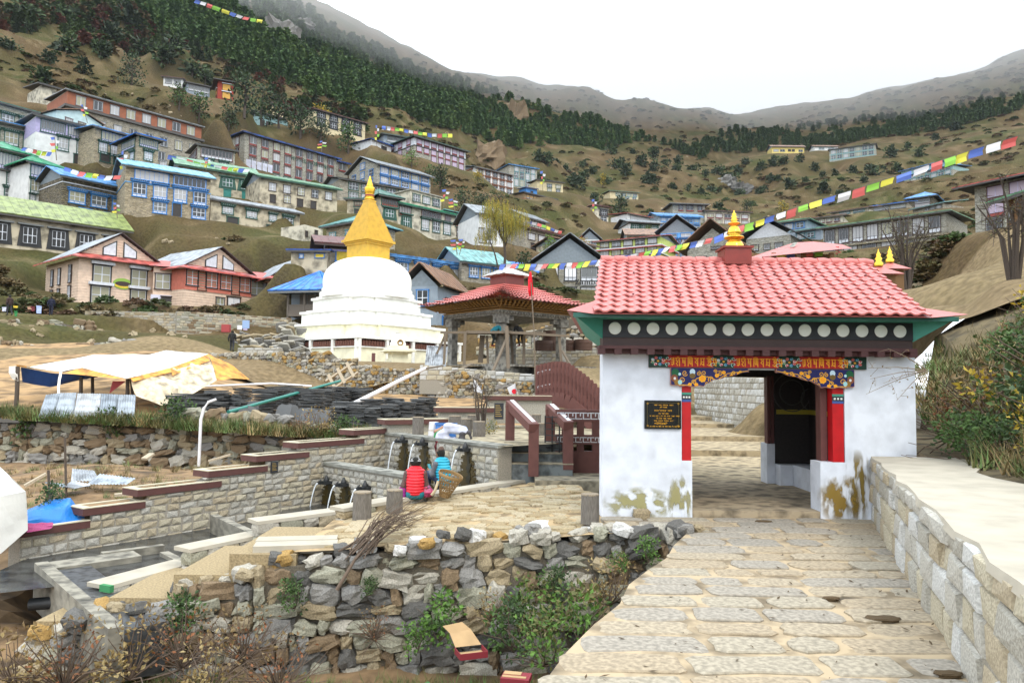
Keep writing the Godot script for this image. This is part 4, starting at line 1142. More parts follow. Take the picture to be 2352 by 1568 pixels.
	var fb:Vector3=P.call(fx1,3.301,fz-0.002)
	var la:Vector3=P.call(fx0-0.002,2.98,fz-0.02)
	var lb:Vector3=P.call(fx0+0.55,2.98,zb-0.3)
	var ra:Vector3=P.call(fx1+0.002,2.98,fz-0.02)
	var rb:Vector3=P.call(fx1+0.002,2.98,zb-0.3)
	m.quad(fa,hi4[0],hi4[1],fb)
	m.tri(la,hi4[0],fa); m.quad(lb,hi4[3],hi4[0],la)
	m.tri(ra,fb,hi4[1]); m.quad(ra,hi4[1],hi4[2],rb)
	m.quad(lb,rb,hi4[2],hi4[3])
	m.quad(hi4[0],hi4[3],hi4[2],hi4[1])
	m.use(mats.fascia_green)
	m.box(P.call(sk0.x+0.1,3.29,E0.z-0.08),P.call(sk1.x-0.2,3.365,E0.z-0.14))
	im(m,"eaves",g)
	m=MB.new(mats.tile_sheet)
	var dn:=X(0,-0.03,0)
	m.quad(E0-o+dn,R0-o+dn,R1-o+dn,E1-o+dn)
	var B0:=X(R0.x+0.3,3.37,back-0.2)
	var B1:=X(R1.x+0.3,3.37,back-0.2)
	m.quad(B1-o,R1-o,R0-o,B0-o)
	m.tri(E0-o+dn,B0-o,R0-o); m.tri(E1-o+dn,R1-o,B1-o)
	var u0:=E0.lerp(R0,0.16)+X(0.02,0.03,0)
	var u1:=E1.lerp(R1,0.12)
	m.quad(sk0-o,u0-o,X(u0.x+0.75,3.6,back)- o,X(sk0.x+0.75,sk0.y,back)- o)
	m.tri(sk0-o,E0-o+dn,u0-o)
	m.quad(u1-o,sk1-o,X(sk1.x,sk1.y,back)- o,X(u1.x,3.6,back)- o)
	m.tri(sk1-o,u1-o,E1-o+dn)
	var roof:=im(m,"roof",g)
	var nc:=25; var nr:=12
	var sl:=R0-E0
	var slope:=X(0,sl.y,sl.z)
	var len_:=slope.length()/nr
	var wid:=(E1.x-E0.x)/nc
	var tm:=MB.new()
	var seg:=8
	var prof:=[]
	for k in seg+1:
		var t:=float(k)/seg
		prof.push_back(Y(wid*t,(0.03*pow(sin(PI*clampf(t/0.6,0,1)),0.9))- 0.006*sin(PI*clampf((t-0.6)/0.4,0,1))))
	for k in seg:
		var a:Vector2=prof[k]
		var b:Vector2=prof[k+1]
		tm.quad(X(a.x,a.y+0.026,0),X(a.x,a.y,-len_*1.04),X(b.x,b.y,-len_*1.04),X(b.x,b.y+0.026,0))
		tm.quad(X(a.x,a.y,0.004),X(a.x,a.y+0.026,0),X(b.x,b.y+0.026,0),X(b.x,b.y,0.004))
	var tmesh:=tm.mesh()
	var zax:=-slope.normalized()
	var tb:=Basis(Vector3.RIGHT,zax.cross(Vector3.RIGHT),zax)
	for r in nr:
		for c in nc:
			var p:=E0+sl*(float(r)/nr)+X(wid*c,0,0)- o
			inst(tmesh,"tile",roof,mats["tile_red%d"%[0,0,1,2][rng.randi()%4]],Transform3D(tb.rotated(Vector3.UP,rr(-0.006,0.006)),p))
	var cm:=MB.new(mats.tile_red0)
	for k in 20:
		var p:=R0.lerp(R1,k/20.0)- o
		var q:=R0.lerp(R1,(k+1.0)/20.0)- o
		cm.tube([p+X(0,-0.01,0.02),p.lerp(q,0.5)+X(0,0.005,0.02),q+X(0.02,-0.02,0.02)],0.1,0.085,10)
	inst(cm.mesh(),"ridge_cap",roof)
	var sm:=MB.new(mt("screw_dark",L(0.1,0.03,0.03),0.6))
	for r in[3.0,8.0]:
		for k in 12:
			sm.cbox(E0+sl*(r/nr)+slope.cross(Vector3.RIGHT).normalized()*-0.05+X(wid*(2*k+0.3+rng.randf()),0,0)- o,X(0.03,0.02,0.05))
	inst(sm.mesh(),"roof_screws",roof)
	var fx:=at(0,1687,590,14.85).x
	var f:=thing("finial","gold ringed finial on a dark red box astride the gate ridge","finial",X(fx,4.74,-14.85))
	m=MB.new(mats.finial_red)
	m.box(X(-0.26,-0.12,-0.28),X(0.26,0.2,0.28))
	m.box(X(-0.3,0.2,-0.31),X(0.3,0.24,0.31))
	im(m,"base_box",f)
	m=MB.new(mats.gold)
	m.lathe([Y(0.2,0.24),Y(0.19,0.3),Y(0.14,0.38),Y(0.11,0.4),Y(0.2,0.44),Y(0.19,0.47),Y(0.1,0.5),Y(0.15,0.53),Y(0.13,0.58),Y(0.1,0.65),Y(0.06,0.69),Y(0.13,0.73),Y(0.12,0.75),Y(0.045,0.78),Y(0.08,0.81),Y(0.04,0.84),Y(0.065,0.87),Y(0.03,0.9),Y(0.05,0.925),Y(0.02,0.96),Y(0.0,1.02)],20)
	im(m,"finial_spire",f)
	var pq:=at(0,1522,952,12.7)
	var pl:=thing("plaque","black plaque with gold Devanagari lines beside the left red post","plaque",X(pq.x,pq.y,zf))
	m=MB.new(mats.frieze_black)
	m.bevbox(X(0.62,0.48,0.04),0.006)
	var slab:=im(m,"slab",pl,null,T3(X(0,0,0.021)))
	inst(uv_poly([Y(-0.3,-0.23),Y(0.3,-0.23),Y(0.3,0.23),Y(-0.3,0.23)],Y(-0.3,-0.23),Y(0.3,0.23),plaque_print()),"inscription",slab,null,T3(X(0,0,0.023)))
	stain(g,P.call(x0+0.62,0.22,zf+0.004),1.3,0.62,Color(0.62,0.6,0.42),3)
	stain(g,P.call(x0+1.3,0.3,zf+0.016),0.5,0.9,Color(0.6,0.58,0.4),9)
	stain(g,P.call(5.55,0.35,zf+0.016),0.8,0.9,Color(0.55,0.45,0.18),5)
	stain(g,P.call(5.85,0.55,zf+0.005),0.6,1.3,Color(0.5,0.42,0.18),7)
func stain(parent:Node3D,c:Vector3,w:float,h:float,col:Color,sd:int,b:=Basis())->void:
	var key:="stain%d"%sd
	if not mats.has(key):
		var n:=96
		var im:=Image.create(n,n,false,Image.FORMAT_RGBA8)
		var fn:=FastNoiseLite.new()
		fn.seed=sd; fn.frequency=0.035; fn.fractal_octaves=4
		for y in n:
			for x in n:
				var p:=Y(x-n/2.0,y-n/2.0)/(n/2.0)
				var a:=clampf(1.0-p.length_squared(),0,1)*clampf(0.5+fn.get_noise_2d(x,y*0.6)*2.6,0,1)
				im.set_pixel(x,y,Color(col.r,col.g,col.b,clampf(a*1.2,0,0.92)))
		var m:=StandardMaterial3D.new()
		m.albedo_texture=ImageTexture.create_from_image(im)
		m.transparency=BaseMaterial3D.TRANSPARENCY_ALPHA
		m.roughness=0.95
		mats[key]=m
	inst(uv_poly([Y(-w/2,-h/2),Y(w/2,-h/2),Y(w/2,h/2),Y(-w/2,h/2)],Y(-w/2,-h/2),Y(w/2,h/2),mats[key]),"damp_stain",parent,null,Transform3D(b,c))
func blob_plate(m:MB,c:Vector3,rx:float,ry:float,b:=Basis())->void:
	var ph:=rng.randf()*9
	for i in 20:
		var q:=[]
		for k in[i,i+1]:
			var a:float=TAU*k/20
			var s:=1.0+0.18*sin(a*3+ph)+0.16*sin(a*7+ph*2)+0.1*sin(a*11+ph*3)
			q.push_back(c+b*X(cos(a)*rx*s,sin(a)*ry*s,0))
		m.tri(c+b*X(0,0,0.003),q[1],q[0])
# ================================================================ path beyond the gate
func build_beyond()->void:
	mt("step_stone",S(172,156,126),0.95,"blotch",0.5,3.0)
	var m:=MB.new(mats.step_stone)
	var ds:=[16.7,22.7,26.6,32.0,35.0,38.0,42.0,56.0]
	for i in ds.size()- 1:
		var y:=0.115+0.17*i
		m.box(X(2.2,y-0.6,-ds[i]),X(14.0,y,-ds[i+1]))
	ground_piece(m.mesh(),"stone_steps","broad stone steps climbing behind the gate")
	var a:=at(0,1772,1035,24.0)
	var b:=at(0,1596,950,38.0)
	var w:=thing("stone_wall","pale grey dressed stone wall seen through the gate opening","wall",X(b.x,0.5,b.z))
	ashlar(w,X(b.x,0,b.z),X(a.x+1.6,0,a.z+2.2),func(s):return lerpf(0.9,0.0,s),func(s):return lerpf(2.75,2.42,s),0.26,0.34,["block_pale","block_pale2","block_white"],300,0.5)
	w=thing("dry_stone_wall","grey stone wall at the left of the steps behind the gate","wall",X(3.4,0.1,-24))
	ashlar(w,X(4.2,0,-40),X(2.9,0,-17.2),func(s):return 0.1,func(s):return 1.9,0.28,0.4,["block_pale","block_tan","block_pale2"],40,0.4)
func block_mats()->void:
	for k in[["block_pale",0.5,0.48,0.42],["block_pale2",0.42,0.4,0.34],["block_white",0.6,0.6,0.57],["block_tan",0.46,0.39,0.27],["block_buff",0.5,0.45,0.33],["block_moss",0.25,0.22,0.13],["mortar",0.36,0.33,0.27],["mortar_dark",0.13,0.11,0.08],["rock_grey",0.27,0.26,0.24],["rock_pale",0.46,0.43,0.36],["rock_buff",0.36,0.29,0.18],["rock_dark",0.13,0.125,0.115],["rock_brown",0.24,0.17,0.1],["rock_ochre",0.4,0.25,0.08],["rock_white",0.66,0.65,0.62],["rock_lichen",0.34,0.33,0.25]]:
		mt(k[0],L(k[1],k[2],k[3]),0.95,"grain",1.6,1.2,0.0,{"world":true})
func ashlar(parent:Node3D,A:Vector3,B:Vector3,lo:Callable,hi:Callable,course:float,length:float,ms:Array,limit:int,thick:=0.4,proud:=0.03,jit:=1.0)->void:
	var off:=parent.transform.affine_inverse()
	var d:=B-A
	d.y=0
	var Lx:=d.length()
	var xd:=d/Lx
	var n:=xd.cross(Vector3.UP)
	var bs:=Basis(xd,Vector3.UP,n)
	var back:=MB.new(mats.mortar)
	var steps:=maxi(2,int(Lx/0.5))
	for i in steps:
		var s0:=float(i)/steps; var s1:=float(i+1)/steps
		var p:=[]
		for e in[[s0,0.0],[s1,0.0],[s1,-thick],[s0,-thick]]:p.push_back(off*(X(A.x,float(lo.call(e[0]))- 0.8,A.z)+xd*Lx*e[0]+n*e[1]))
		for e in[[s0,0.0],[s1,0.0],[s1,-thick],[s0,-thick]]:p.push_back(off*(X(A.x,float(hi.call(e[0]))- 0.01,A.z)+xd*Lx*e[0]+n*e[1]))
		back.hexa(p)
	inst(back.mesh(),"wall_core",parent)
	var count:=0
	var rest:={}
	var ymax:=-99.0; var ymin:=99.0
	for i in 9:
		ymax=maxf(ymax,hi.call(i/8.0)); ymin=minf(ymin,lo.call(i/8.0))
	var list:=[]
	var y:=ymin
	while y<ymax-0.03:
		var h:=course*rr(1.0-0.12*jit,1.0+0.12*jit)
		var x:=-rng.randf()*length*0.5
		while x<Lx-0.04:
			var w:=length*rr(0.6,1.45)
			var xa:=maxf(x,0.0); var xe:=minf(x+w,Lx)
			x+=w
			var s:=(xa+xe)/2/Lx
			var top:=minf(y+h,hi.call(s)); var bot:=maxf(y,float(lo.call(s))- 0.12)
			if xe-xa>0.05 and top-bot>0.05:list.push_back([xa,xe,bot,top])
		y+=h
	list.sort_custom(func(p,q):return(A+xd*p[0]- eye).length()<(A+xd*q[0]- eye).length())
	for b in list:
		var size:=X(b[1]- b[0]- 0.018,b[3]- b[2]- 0.018,0.16)
		var key:="blk%d"%(rng.randi()%6)
		if not meshes.has(key):
			var q:=MB.new()
			var sd:=meshes.size()
			meshes[key]=chip_block(sd)
		var c:Vector3=X(A.x,(b[2]+b[3])/2,A.z)+xd*(b[0]+b[1])/2+n*(proud+rr(-0.012,0.014)*jit-0.08)
		var t:=off*Transform3D(bs*Basis.from_scale(size),c)
		var mk:String=ms[rng.randi()%ms.size()]
		if count<limit:
			inst(meshes[key],"block",parent,mats[mk],t)
			count+=1
		else:
			if not rest.has(mk):rest[mk]=[]
			rest[mk].push_back([meshes[key],t])
	join_rest(parent,rest,"far_blocks")
func join_rest(parent:Node3D,rest:Dictionary,called:String)->void:
	if rest.is_empty():return
	var am:=ArrayMesh.new()
	for mk in rest:
		var st:=SurfaceTool.new()
		st.begin(Mesh.PRIMITIVE_TRIANGLES)
		for e in rest[mk]:st.append_from(e[0],0,e[1])
		st.commit(am)
		am.surface_set_material(am.get_surface_count()- 1,mats[mk])
	inst(am,called,parent).set_meta("kind","stuff")
func chip_block(sd:int)->ArrayMesh:
	var g:=RandomNumberGenerator.new(); g.seed=sd*31+5
	var m:=MB.new()
	var e:=0.055
	var fr:=[]; var bk:=[]; var md:=[]
	for k in[[-1,-1],[1,-1],[1,1],[-1,1]]:
		bk.push_back(X(k[0]*0.5,k[1]*0.5,-0.5))
		md.push_back(X(k[0]*0.5+g.randf_range(-0.025,0.025),k[1]*0.5+g.randf_range(-0.04,0.04),0.22+g.randf_range(-0.1,0.08)))
		fr.push_back(X(k[0]*(0.5-e)+g.randf_range(-0.03,0.03),k[1]*(0.5-e*1.6)+g.randf_range(-0.05,0.03),0.46+g.randf_range(-0.1,0.08)))
	var c:=X(g.randf_range(-0.2,0.2),g.randf_range(-0.2,0.2),0.56)
	for i in 4:
		var j:=(i+1)%4
		m.tri(c,fr[j],fr[i])
		m.quad(fr[i],fr[j],md[j],md[i])
		m.quad(md[i],md[j],bk[j],bk[i])
	return m.mesh()
func rubble(parent:Node3D,A:Vector3,B:Vector3,lo:Callable,hi:Callable,size:float,ms:Array,limit:int,batter:=0.1,flat_:=0.62)->void:
	var off:=parent.transform.affine_inverse()
	var d:=B-A
	d.y=0
	var Lx:=d.length()
	var xd:=d/Lx
	var n:=xd.cross(Vector3.UP)
	var back:=MB.new(mats.mortar_dark)
	var steps:=maxi(3,int(Lx/0.7))
	for i in steps:
		var s0:=float(i)/steps; var s1:=float(i+1)/steps
		var p:=[]
		for e in[[s0,-0.05],[s1,-0.05],[s1,-0.75],[s0,-0.75]]:p.push_back(off*(X(A.x,float(lo.call(e[0]))- 0.8,A.z)+xd*Lx*e[0]+n*e[1]))
		for e in[[s0,-0.05-batter],[s1,-0.05-batter],[s1,-0.85],[s0,-0.85]]:p.push_back(off*(X(A.x,float(hi.call(e[0]))- 0.05,A.z)+xd*Lx*e[0]+n*e[1]))
		back.hexa(p)
	inst(back.mesh(),"wall_core",parent)
	var list:=[]
	var ymax:=-99.0; var ymin:=99.0
	for i in 17:
		ymax=maxf(ymax,hi.call(i/16.0)); ymin=minf(ymin,lo.call(i/16.0))
	var y:=ymin
	while y<ymax:
		var h:=size*flat_*rr(0.75,1.25)
		var x:=-rng.randf()*size
		while x<Lx:
			var w:=size*(rr(0.35,0.7)if rng.randf()<0.4 else rr(0.8,1.7))
			var s:=clampf((x+w/2)/Lx,0,1)
			var yy:=y+h/2+rr(-0.14,0.14)*h
			if yy<hi.call(s)+h*0.1 and yy>float(lo.call(s))- h*0.5:list.push_back([x+w/2,yy,w,h*rr(0.85,1.2),s])
			x+=w
		y+=h*0.98
	list.sort_custom(func(p,q):return(A+xd*p[0]- eye).length()<(A+xd*q[0]- eye).length())
	var count:=0
	var rest:={}
	for b in list:
		var v:float=(b[1]- float(lo.call(b[4])))/maxf(0.2,float(hi.call(b[4]))- float(lo.call(b[4])))
		var c:Vector3=X(A.x,b[1],A.z)+xd*b[0]+n*(-batter*clampf(v,0,1)- 0.1+rr(-0.09,0.08))
		var bs:=Basis(xd,Vector3.UP,n)*Basis.from_euler(X(rr(-0.12,0.12),rr(-0.3,0.3),rr(-0.3,0.3)))
		var t:=off*Transform3D(bs*Basis.from_scale(X(b[2]*1.06,b[3]*rr(0.85,1.25),size*rr(0.7,1.1))),c)
		var mk:String=ms[rng.randi()%ms.size()]
		var me:=stone_mesh(rng.randi()%14,[0.25,0.45,0.6][rng.randi()%3],0.5)
		if count<limit:
			inst(me,"stone",parent,mats[mk],t)
			count+=1
		else:
			if not rest.has(mk):rest[mk]=[]
			rest[mk].push_back([me,t])
	join_rest(parent,rest,"far_stones")


# ================================================================ guest house, stupa, pavilion
func box_on(r:int,q:Array,d:float,o:={})->Array:
	var tl:=at(r,q[0],q[1],d)
	var tr:Vector3=at(r,q[2],q[3],o.dr)if o.has("dr")else on(r,q[2],q[3],tl.y)
	var base:=at(r,q[0],q[4],d).y
	var fv:=X(tr.x-tl.x,0,tr.z-tl.z)
	var xd:=fv.normalized()
	return[Transform3D(Basis(xd,Vector3.UP,xd.cross(Vector3.UP)),X(tl.x,base,tl.z)),fv.length(),(tl.y+tr.y)/2-base]
func siding(m:MB,Lx:float,h:float,dep:float,y0:=0.0,step:=0.3)->void:
	var y:=y0
	while y<h-0.02:
		var t:=minf(y+step,h)
		for s in[[X(0,0,0),X(Lx,0,0),X(0,0,0.05)],[X(0,0,-dep),X(0,0,0),X(-0.05,0,0)],[X(Lx,0,0),X(Lx,0,-dep),X(0.05,0,0)]]:
			var a:Vector3=s[0]; var b:Vector3=s[1]; var n:Vector3=s[2]
			var e:=(b-a).normalized()*0.05
			m.quad(a-e+n+X(0,y,0),a+n*0.1+X(0,t,0),b+n*0.1+X(0,t,0),b+e+n+X(0,y,0))
			m.quad(a+n*0.05+X(0,y,0),a-e+n+X(0,y,0),b+e+n+X(0,y,0),b+n*0.05+X(0,y,0))
		y+=step
func guest_wing(called:String,label:String,r:int,q:Array,d:float,dep:float,rise:float,rows:Array,o:={})->void:
	var f:=box_on(r,q,d,o)
	var t:Transform3D=f[0]
	var Lx:float=f[1]
	var h:float=f[2]
	var g:=thing(called,label,"guest house",t.origin,t.basis,"wings of the pink guest house")
	var pink:Material=mt("siding_pink",L(0.72,0.55,0.42),0.7,"soft",0.4)
	var coral:Material=mt("siding_coral",L(0.58,0.17,0.115),0.7,"soft",0.4)
	var m:=MB.new(pink)
	m.box(X(0,-5,0),X(Lx,h,-dep))
	im(m,"wall",g)
	m=MB.new(pink)
	siding(m,Lx,h,dep,0.0)
	im(m,"siding",g)
	if o.has("coral"):
		m=MB.new(coral)
		m.box(X(-0.06,h*0.48,0.06),X(Lx+0.06,h,-dep))
		siding_at(m,Lx,h*0.48,h,0.07)
		im(m,"coral_siding",g)
	m=MB.new(mats.roof_red)
	var ov:=1.1
	for s in[[X(-ov,h-0.15,ov),X(Lx+ov,h-0.15,ov),X(Lx,h+0.4,0),X(0,h+0.4,0)],[X(-ov,h-0.15,-dep-ov),X(-ov,h-0.15,ov),X(0,h+0.4,0),X(0,h+0.4,-dep)],[X(Lx+ov,h-0.15,ov),X(Lx+ov,h-0.15,-dep-ov),X(Lx,h+0.4,-dep),X(Lx,h+0.4,0)]]:
		var up:=X(0,0.12,0)
		m.quad(s[0]+up,s[3]+up,s[2]+up,s[1]+up)
		m.quad(s[0],s[0]+up,s[1]+up,s[1])
		m.use(mats.eave_dark); m.quad(s[0],s[1],s[2],s[3]); m.use(mats.roof_red)
	im(m,"skirt_roof",g)
	m=MB.new(pink)
	var ap:=h+0.4+rise
	m.tri(X(0,h+0.35,-0.03),X(Lx/2,ap,-0.03),X(Lx,h+0.35,-0.03))
	var y:=h+0.4
	while y<ap-0.3:
		var k:=(y-h-0.4)/rise
		m.box(X(Lx/2*k,y,0.03),X(Lx-Lx/2*k,y+0.04,-0.03))
		y+=0.3
	var gab:=im(m,"gable",g)
	m=MB.new(mats.tin_grey)
	for s in[-1.0,1.0]:
		var a:=X(Lx/2+s*(Lx/2+0.5),h+0.18,0.5)
		var b:=X(Lx/2,ap+0.15,0.5)
		var bk:=X(0,0,-dep-0.5)
		var up:=X(0,0.12,0)
		if s<0:m.quad(a+bk+up,b+bk+up,b+up,a+up)
		else:m.quad(a+up,b+up,b+bk+up,a+bk+up)
		m.use(mats.frieze_brown)
		m.quad(a,a+up,b+up,b)if s<0 else m.quad(b,b+up,a+up,a)
		m.quad(a,b,b+bk,a+bk)
		m.use(mats.tin_grey)
	im(m,"roof",g)
	for s in[-1.0,1.0]:
		var x0:float=Lx/2+s*0.35
		var x1:float=Lx/2+s*(0.35+Lx*0.18)
		var y0:=h+0.5
		var ytop:=func(x:float)->float:return h+0.4+rise*(1.0-absf(x-Lx/2)/(Lx/2))- 0.45
		var wm:=MB.new(mats.trim_black)
		var fr:=func(p0:float,p1:float,mat:Material,zz:float,e:float)->void:
			wm.use(mat)
			var lo:=minf(p0,p1)+e; var hi:=maxf(p0,p1)- e
			wm.prism([Y(lo,y0+e),Y(hi,y0+e),Y(hi,ytop.call(hi)- e),Y(lo,ytop.call(lo)- e)],0.0,zz,Transform3D(Basis(Vector3.RIGHT,Vector3.BACK,Vector3.DOWN),Vector3.ZERO))
		fr.call(x0,x1,mats.trim_black,0.06,0.0)
		fr.call(x0,x1,mats.sash_white,0.08,0.12)
		var win:=inst(wm.mesh(),"attic_window",gab)
		wm=MB.new()
		var xm:=(x0+x1)/2
		fr.call(x0,xm,mats.pane_curtain,0.1,0.22)
		fr.call(xm,x1,mats.pane_dark,0.1,0.22)
		win.set_meta("kind","thing")
		inst(wm.mesh(),"attic_pane",gab)
	for w in rows:
		for i in int(w[1]):
			var x:float=Lx*lerpf(w[2],w[3],(i+0.5)/w[1])
			add_window(g,T3(X(x,h*w[4],0.06)),w[5],w[6],w[0],w[7]if w.size()>7 else "pane_curtain")
	for w in o.get("side",[]):
		for i in int(w[1]):
			add_window(g,Transform3D(Basis(Vector3.BACK,Vector3.UP,Vector3.LEFT),X(-0.06,h*w[4],-dep*lerpf(w[2],w[3],(i+0.5)/w[1]))),w[5],w[6],w[0])
	if o.has("sign"):
		m=MB.new(mt("sign_lime",L(0.25,0.42,0.06),0.6))
		var disc:=[Y(1,0),Y(1,0.04)]
		m.lathe(disc,28,Transform3D(Basis(X(1.05,0,0),X(0,0,1),X(0,-0.62,0)),X(Lx*0.55,h*0.53,0.07)))
		m.use(mats.trim_yellow)
		m.lathe([Y(0.92,0),Y(0.92,0.05)],28,Transform3D(Basis(X(0.95,0,0),X(0,0,1),X(0,-0.3,0)),X(Lx*0.55,h*0.53-0.2,0.075)))
		m.use(mats.trim_brown)
		m.lathe([Y(0.75,0),Y(0.75,0.06)],28,Transform3D(Basis(X(1.1,0,0),X(0,0,1),X(0,-0.36,0)),X(Lx*0.55,h*0.53,0.08)))
		im(m,"oval_sign",g)
	for x in[0.0,0.5,1.0]:
		add_ctrl(t*X(Lx*x,0,1.5))
		add_ctrl(t*X(Lx*x,2.0,-dep))
func siding_at(m:MB,Lx:float,ya:float,yb:float,z:float)->void:
	var y:=ya
	while y<yb:
		m.quad(X(-0.06,y,z+0.05),X(-0.06,y+0.3,z),X(Lx+0.06,y+0.3,z),X(Lx+0.06,y,z+0.05))
		y+=0.3
func guest_house()->void:
	mt("siding_dummy")
	guest_wing("guest_house","pink boarded guest house wing with an oval lime sign on its front",7,[845,748,1672,852,1262],80,10,2.6,[["dark",1,0.1,0.46,0.5,2.0,1.9],["dark",1,0.58,0.94,0.5,1.9,1.9],["dark",1,0.1,0.44,0.06,2.1,1.9],["dark",1,0.58,0.94,0.06,1.9,1.9]],{"sign":1,"side":[["brown",1,0.15,0.3,0.5,0.9,1.9],["brown",1,0.48,0.62,0.5,0.8,1.8],["brown",1,0.7,0.85,0.5,0.8,1.8],["brown",1,0.15,0.3,0.06,0.9,1.9],["brown",1,0.48,0.62,0.06,0.8,1.8],["brown",1,0.7,0.85,0.06,0.8,1.8]]})
	guest_wing("guest_house","coral fronted middle wing of the pink guest house with two dark doors",8,[-20,870,683,975,1300],84,10,2.5,[["dark",1,0.02,0.18,0.6,1.6,1.7],["doorn",1,0.18,0.3,0.5,1.2,2.4],["dark",1,0.3,0.46,0.6,1.6,1.7],["dark",1,0.52,0.68,0.6,1.6,1.7],["doorn",1,0.68,0.82,0.5,1.2,2.4],["dark",1,0.82,0.98,0.6,1.6,1.7],["brown",1,0.62,0.84,0.02,1.9,1.8,"pane_white"],["brown",1,0.46,0.58,0.02,1.2,1.6]],{"coral":1})
	guest_wing("guest_house","plain pink end wing of the guest house beside the white dome",8,[920,985,1500,1040,1360],90,10,2.4,[["dark",1,0.2,0.5,0.5,1.7,1.8],["dark",1,0.2,0.5,0.08,1.7,1.6]],{"side":[["brown",1,0.1,0.4,0.5,1.2,1.8],["brown",1,0.1,0.4,0.08,1.2,1.2]]})
	for s in[[7,[1640,845,1980,885,1320],84.5,"recessed pink link with a white shop door between the guest house wings",1],[8,[660,975,960,990,1330],92,"recessed pink link left of the plain end wing",0]]:
		var f:=box_on(s[0],s[1],s[2],{"dr":s[2]+1.5})
		var t:Transform3D=f[0]
		var Lx:float=f[1]; var h:float=f[2]
		var g:=thing("guest_house_link",s[3],"guest house",t.origin,t.basis,"wings of the pink guest house")
		var m:=MB.new(mats.siding_pink)
		m.box(X(0,-4,0),X(Lx,h,-6))
		m.use(mats.roof_red)
		m.quad(X(-0.5,h,0.8),X(-0.5,h+1.2,-3),X(Lx+0.5,h+1.2,-3),X(Lx+0.5,h,0.8))
		im(m,"wall",g)
		add_window(g,T3(X(Lx*0.3,h*0.5,0.04)),1.7,1.7,"brown","pane_curtain")
		if s[4]:
			m=MB.new(mt("shop_white",L(0.62,0.62,0.72),0.8))
			m.box(X(-0.2,0,0.02),X(Lx+0.2,h*0.36,0.1))
			im(m,"shop_front",g)
			add_window(g,T3(X(Lx*0.5,0,0.12)),1.6,h*0.32,"doorn")
		else:
			add_window(g,T3(X(Lx*0.35,h*0.06,0.04)),1.3,0.9,"brown")
	var f:=box_on(8,[1040,1130,1440,1120,1370],78,{"dr":77})
	var t:Transform3D=f[0]
	var Lx:float=f[1]; var h:float=f[2]
	var g:=thing("veranda_house","small grey timber house with a vivid blue roof and a veranda left of the dome","house",t.origin,t.basis,"houses of the village")
	var m:=MB.new(mats.greyblue)
	m.box(X(0,-4,-1.5),X(Lx,h,-7))
	im(m,"wall",g)
	m=MB.new(mt("old_wood",L(0.2,0.17,0.14),0.9,"grain",0.8))
	for x in[0.5,Lx*0.55,Lx-0.2]:m.box(X(x-0.09,-3,0.1),X(x+0.09,h,-0.08))
	im(m,"veranda_posts",g)
	m=MB.new(mats.old_wood)
	m.box(X(0.4,-0.15,0.1),X(Lx,0.0,-1.5))
	m.box(X(0.5,1.0,0.06),X(Lx,1.08,0.0))
	for k in 30:m.box(X(0.5+(Lx-0.6)*k/30,0,0.045),X(0.5+(Lx-0.6)*k/30+0.11,1.0,0.015))
	im(m,"railing",g)
	m=MB.new(mats.old_wood)
	for k in 4:m.box(X(1.0+k*0.9,0.1,-1.46),X(1.85+k*0.9,2.3,-1.49))
	im(m,"plank_doors",g)
	inst(roof_mesh(Lx,7,h,["hip","roof_bblue",2.6,1.2,"trim_grey"]),"roof",g)
	for x in[0.0,0.5,1.0]:
		add_ctrl(t*X(Lx*x,-1.6,1)); add_ctrl(t*X(Lx*x,-0.5,-7))
const DOME_D:=60.0
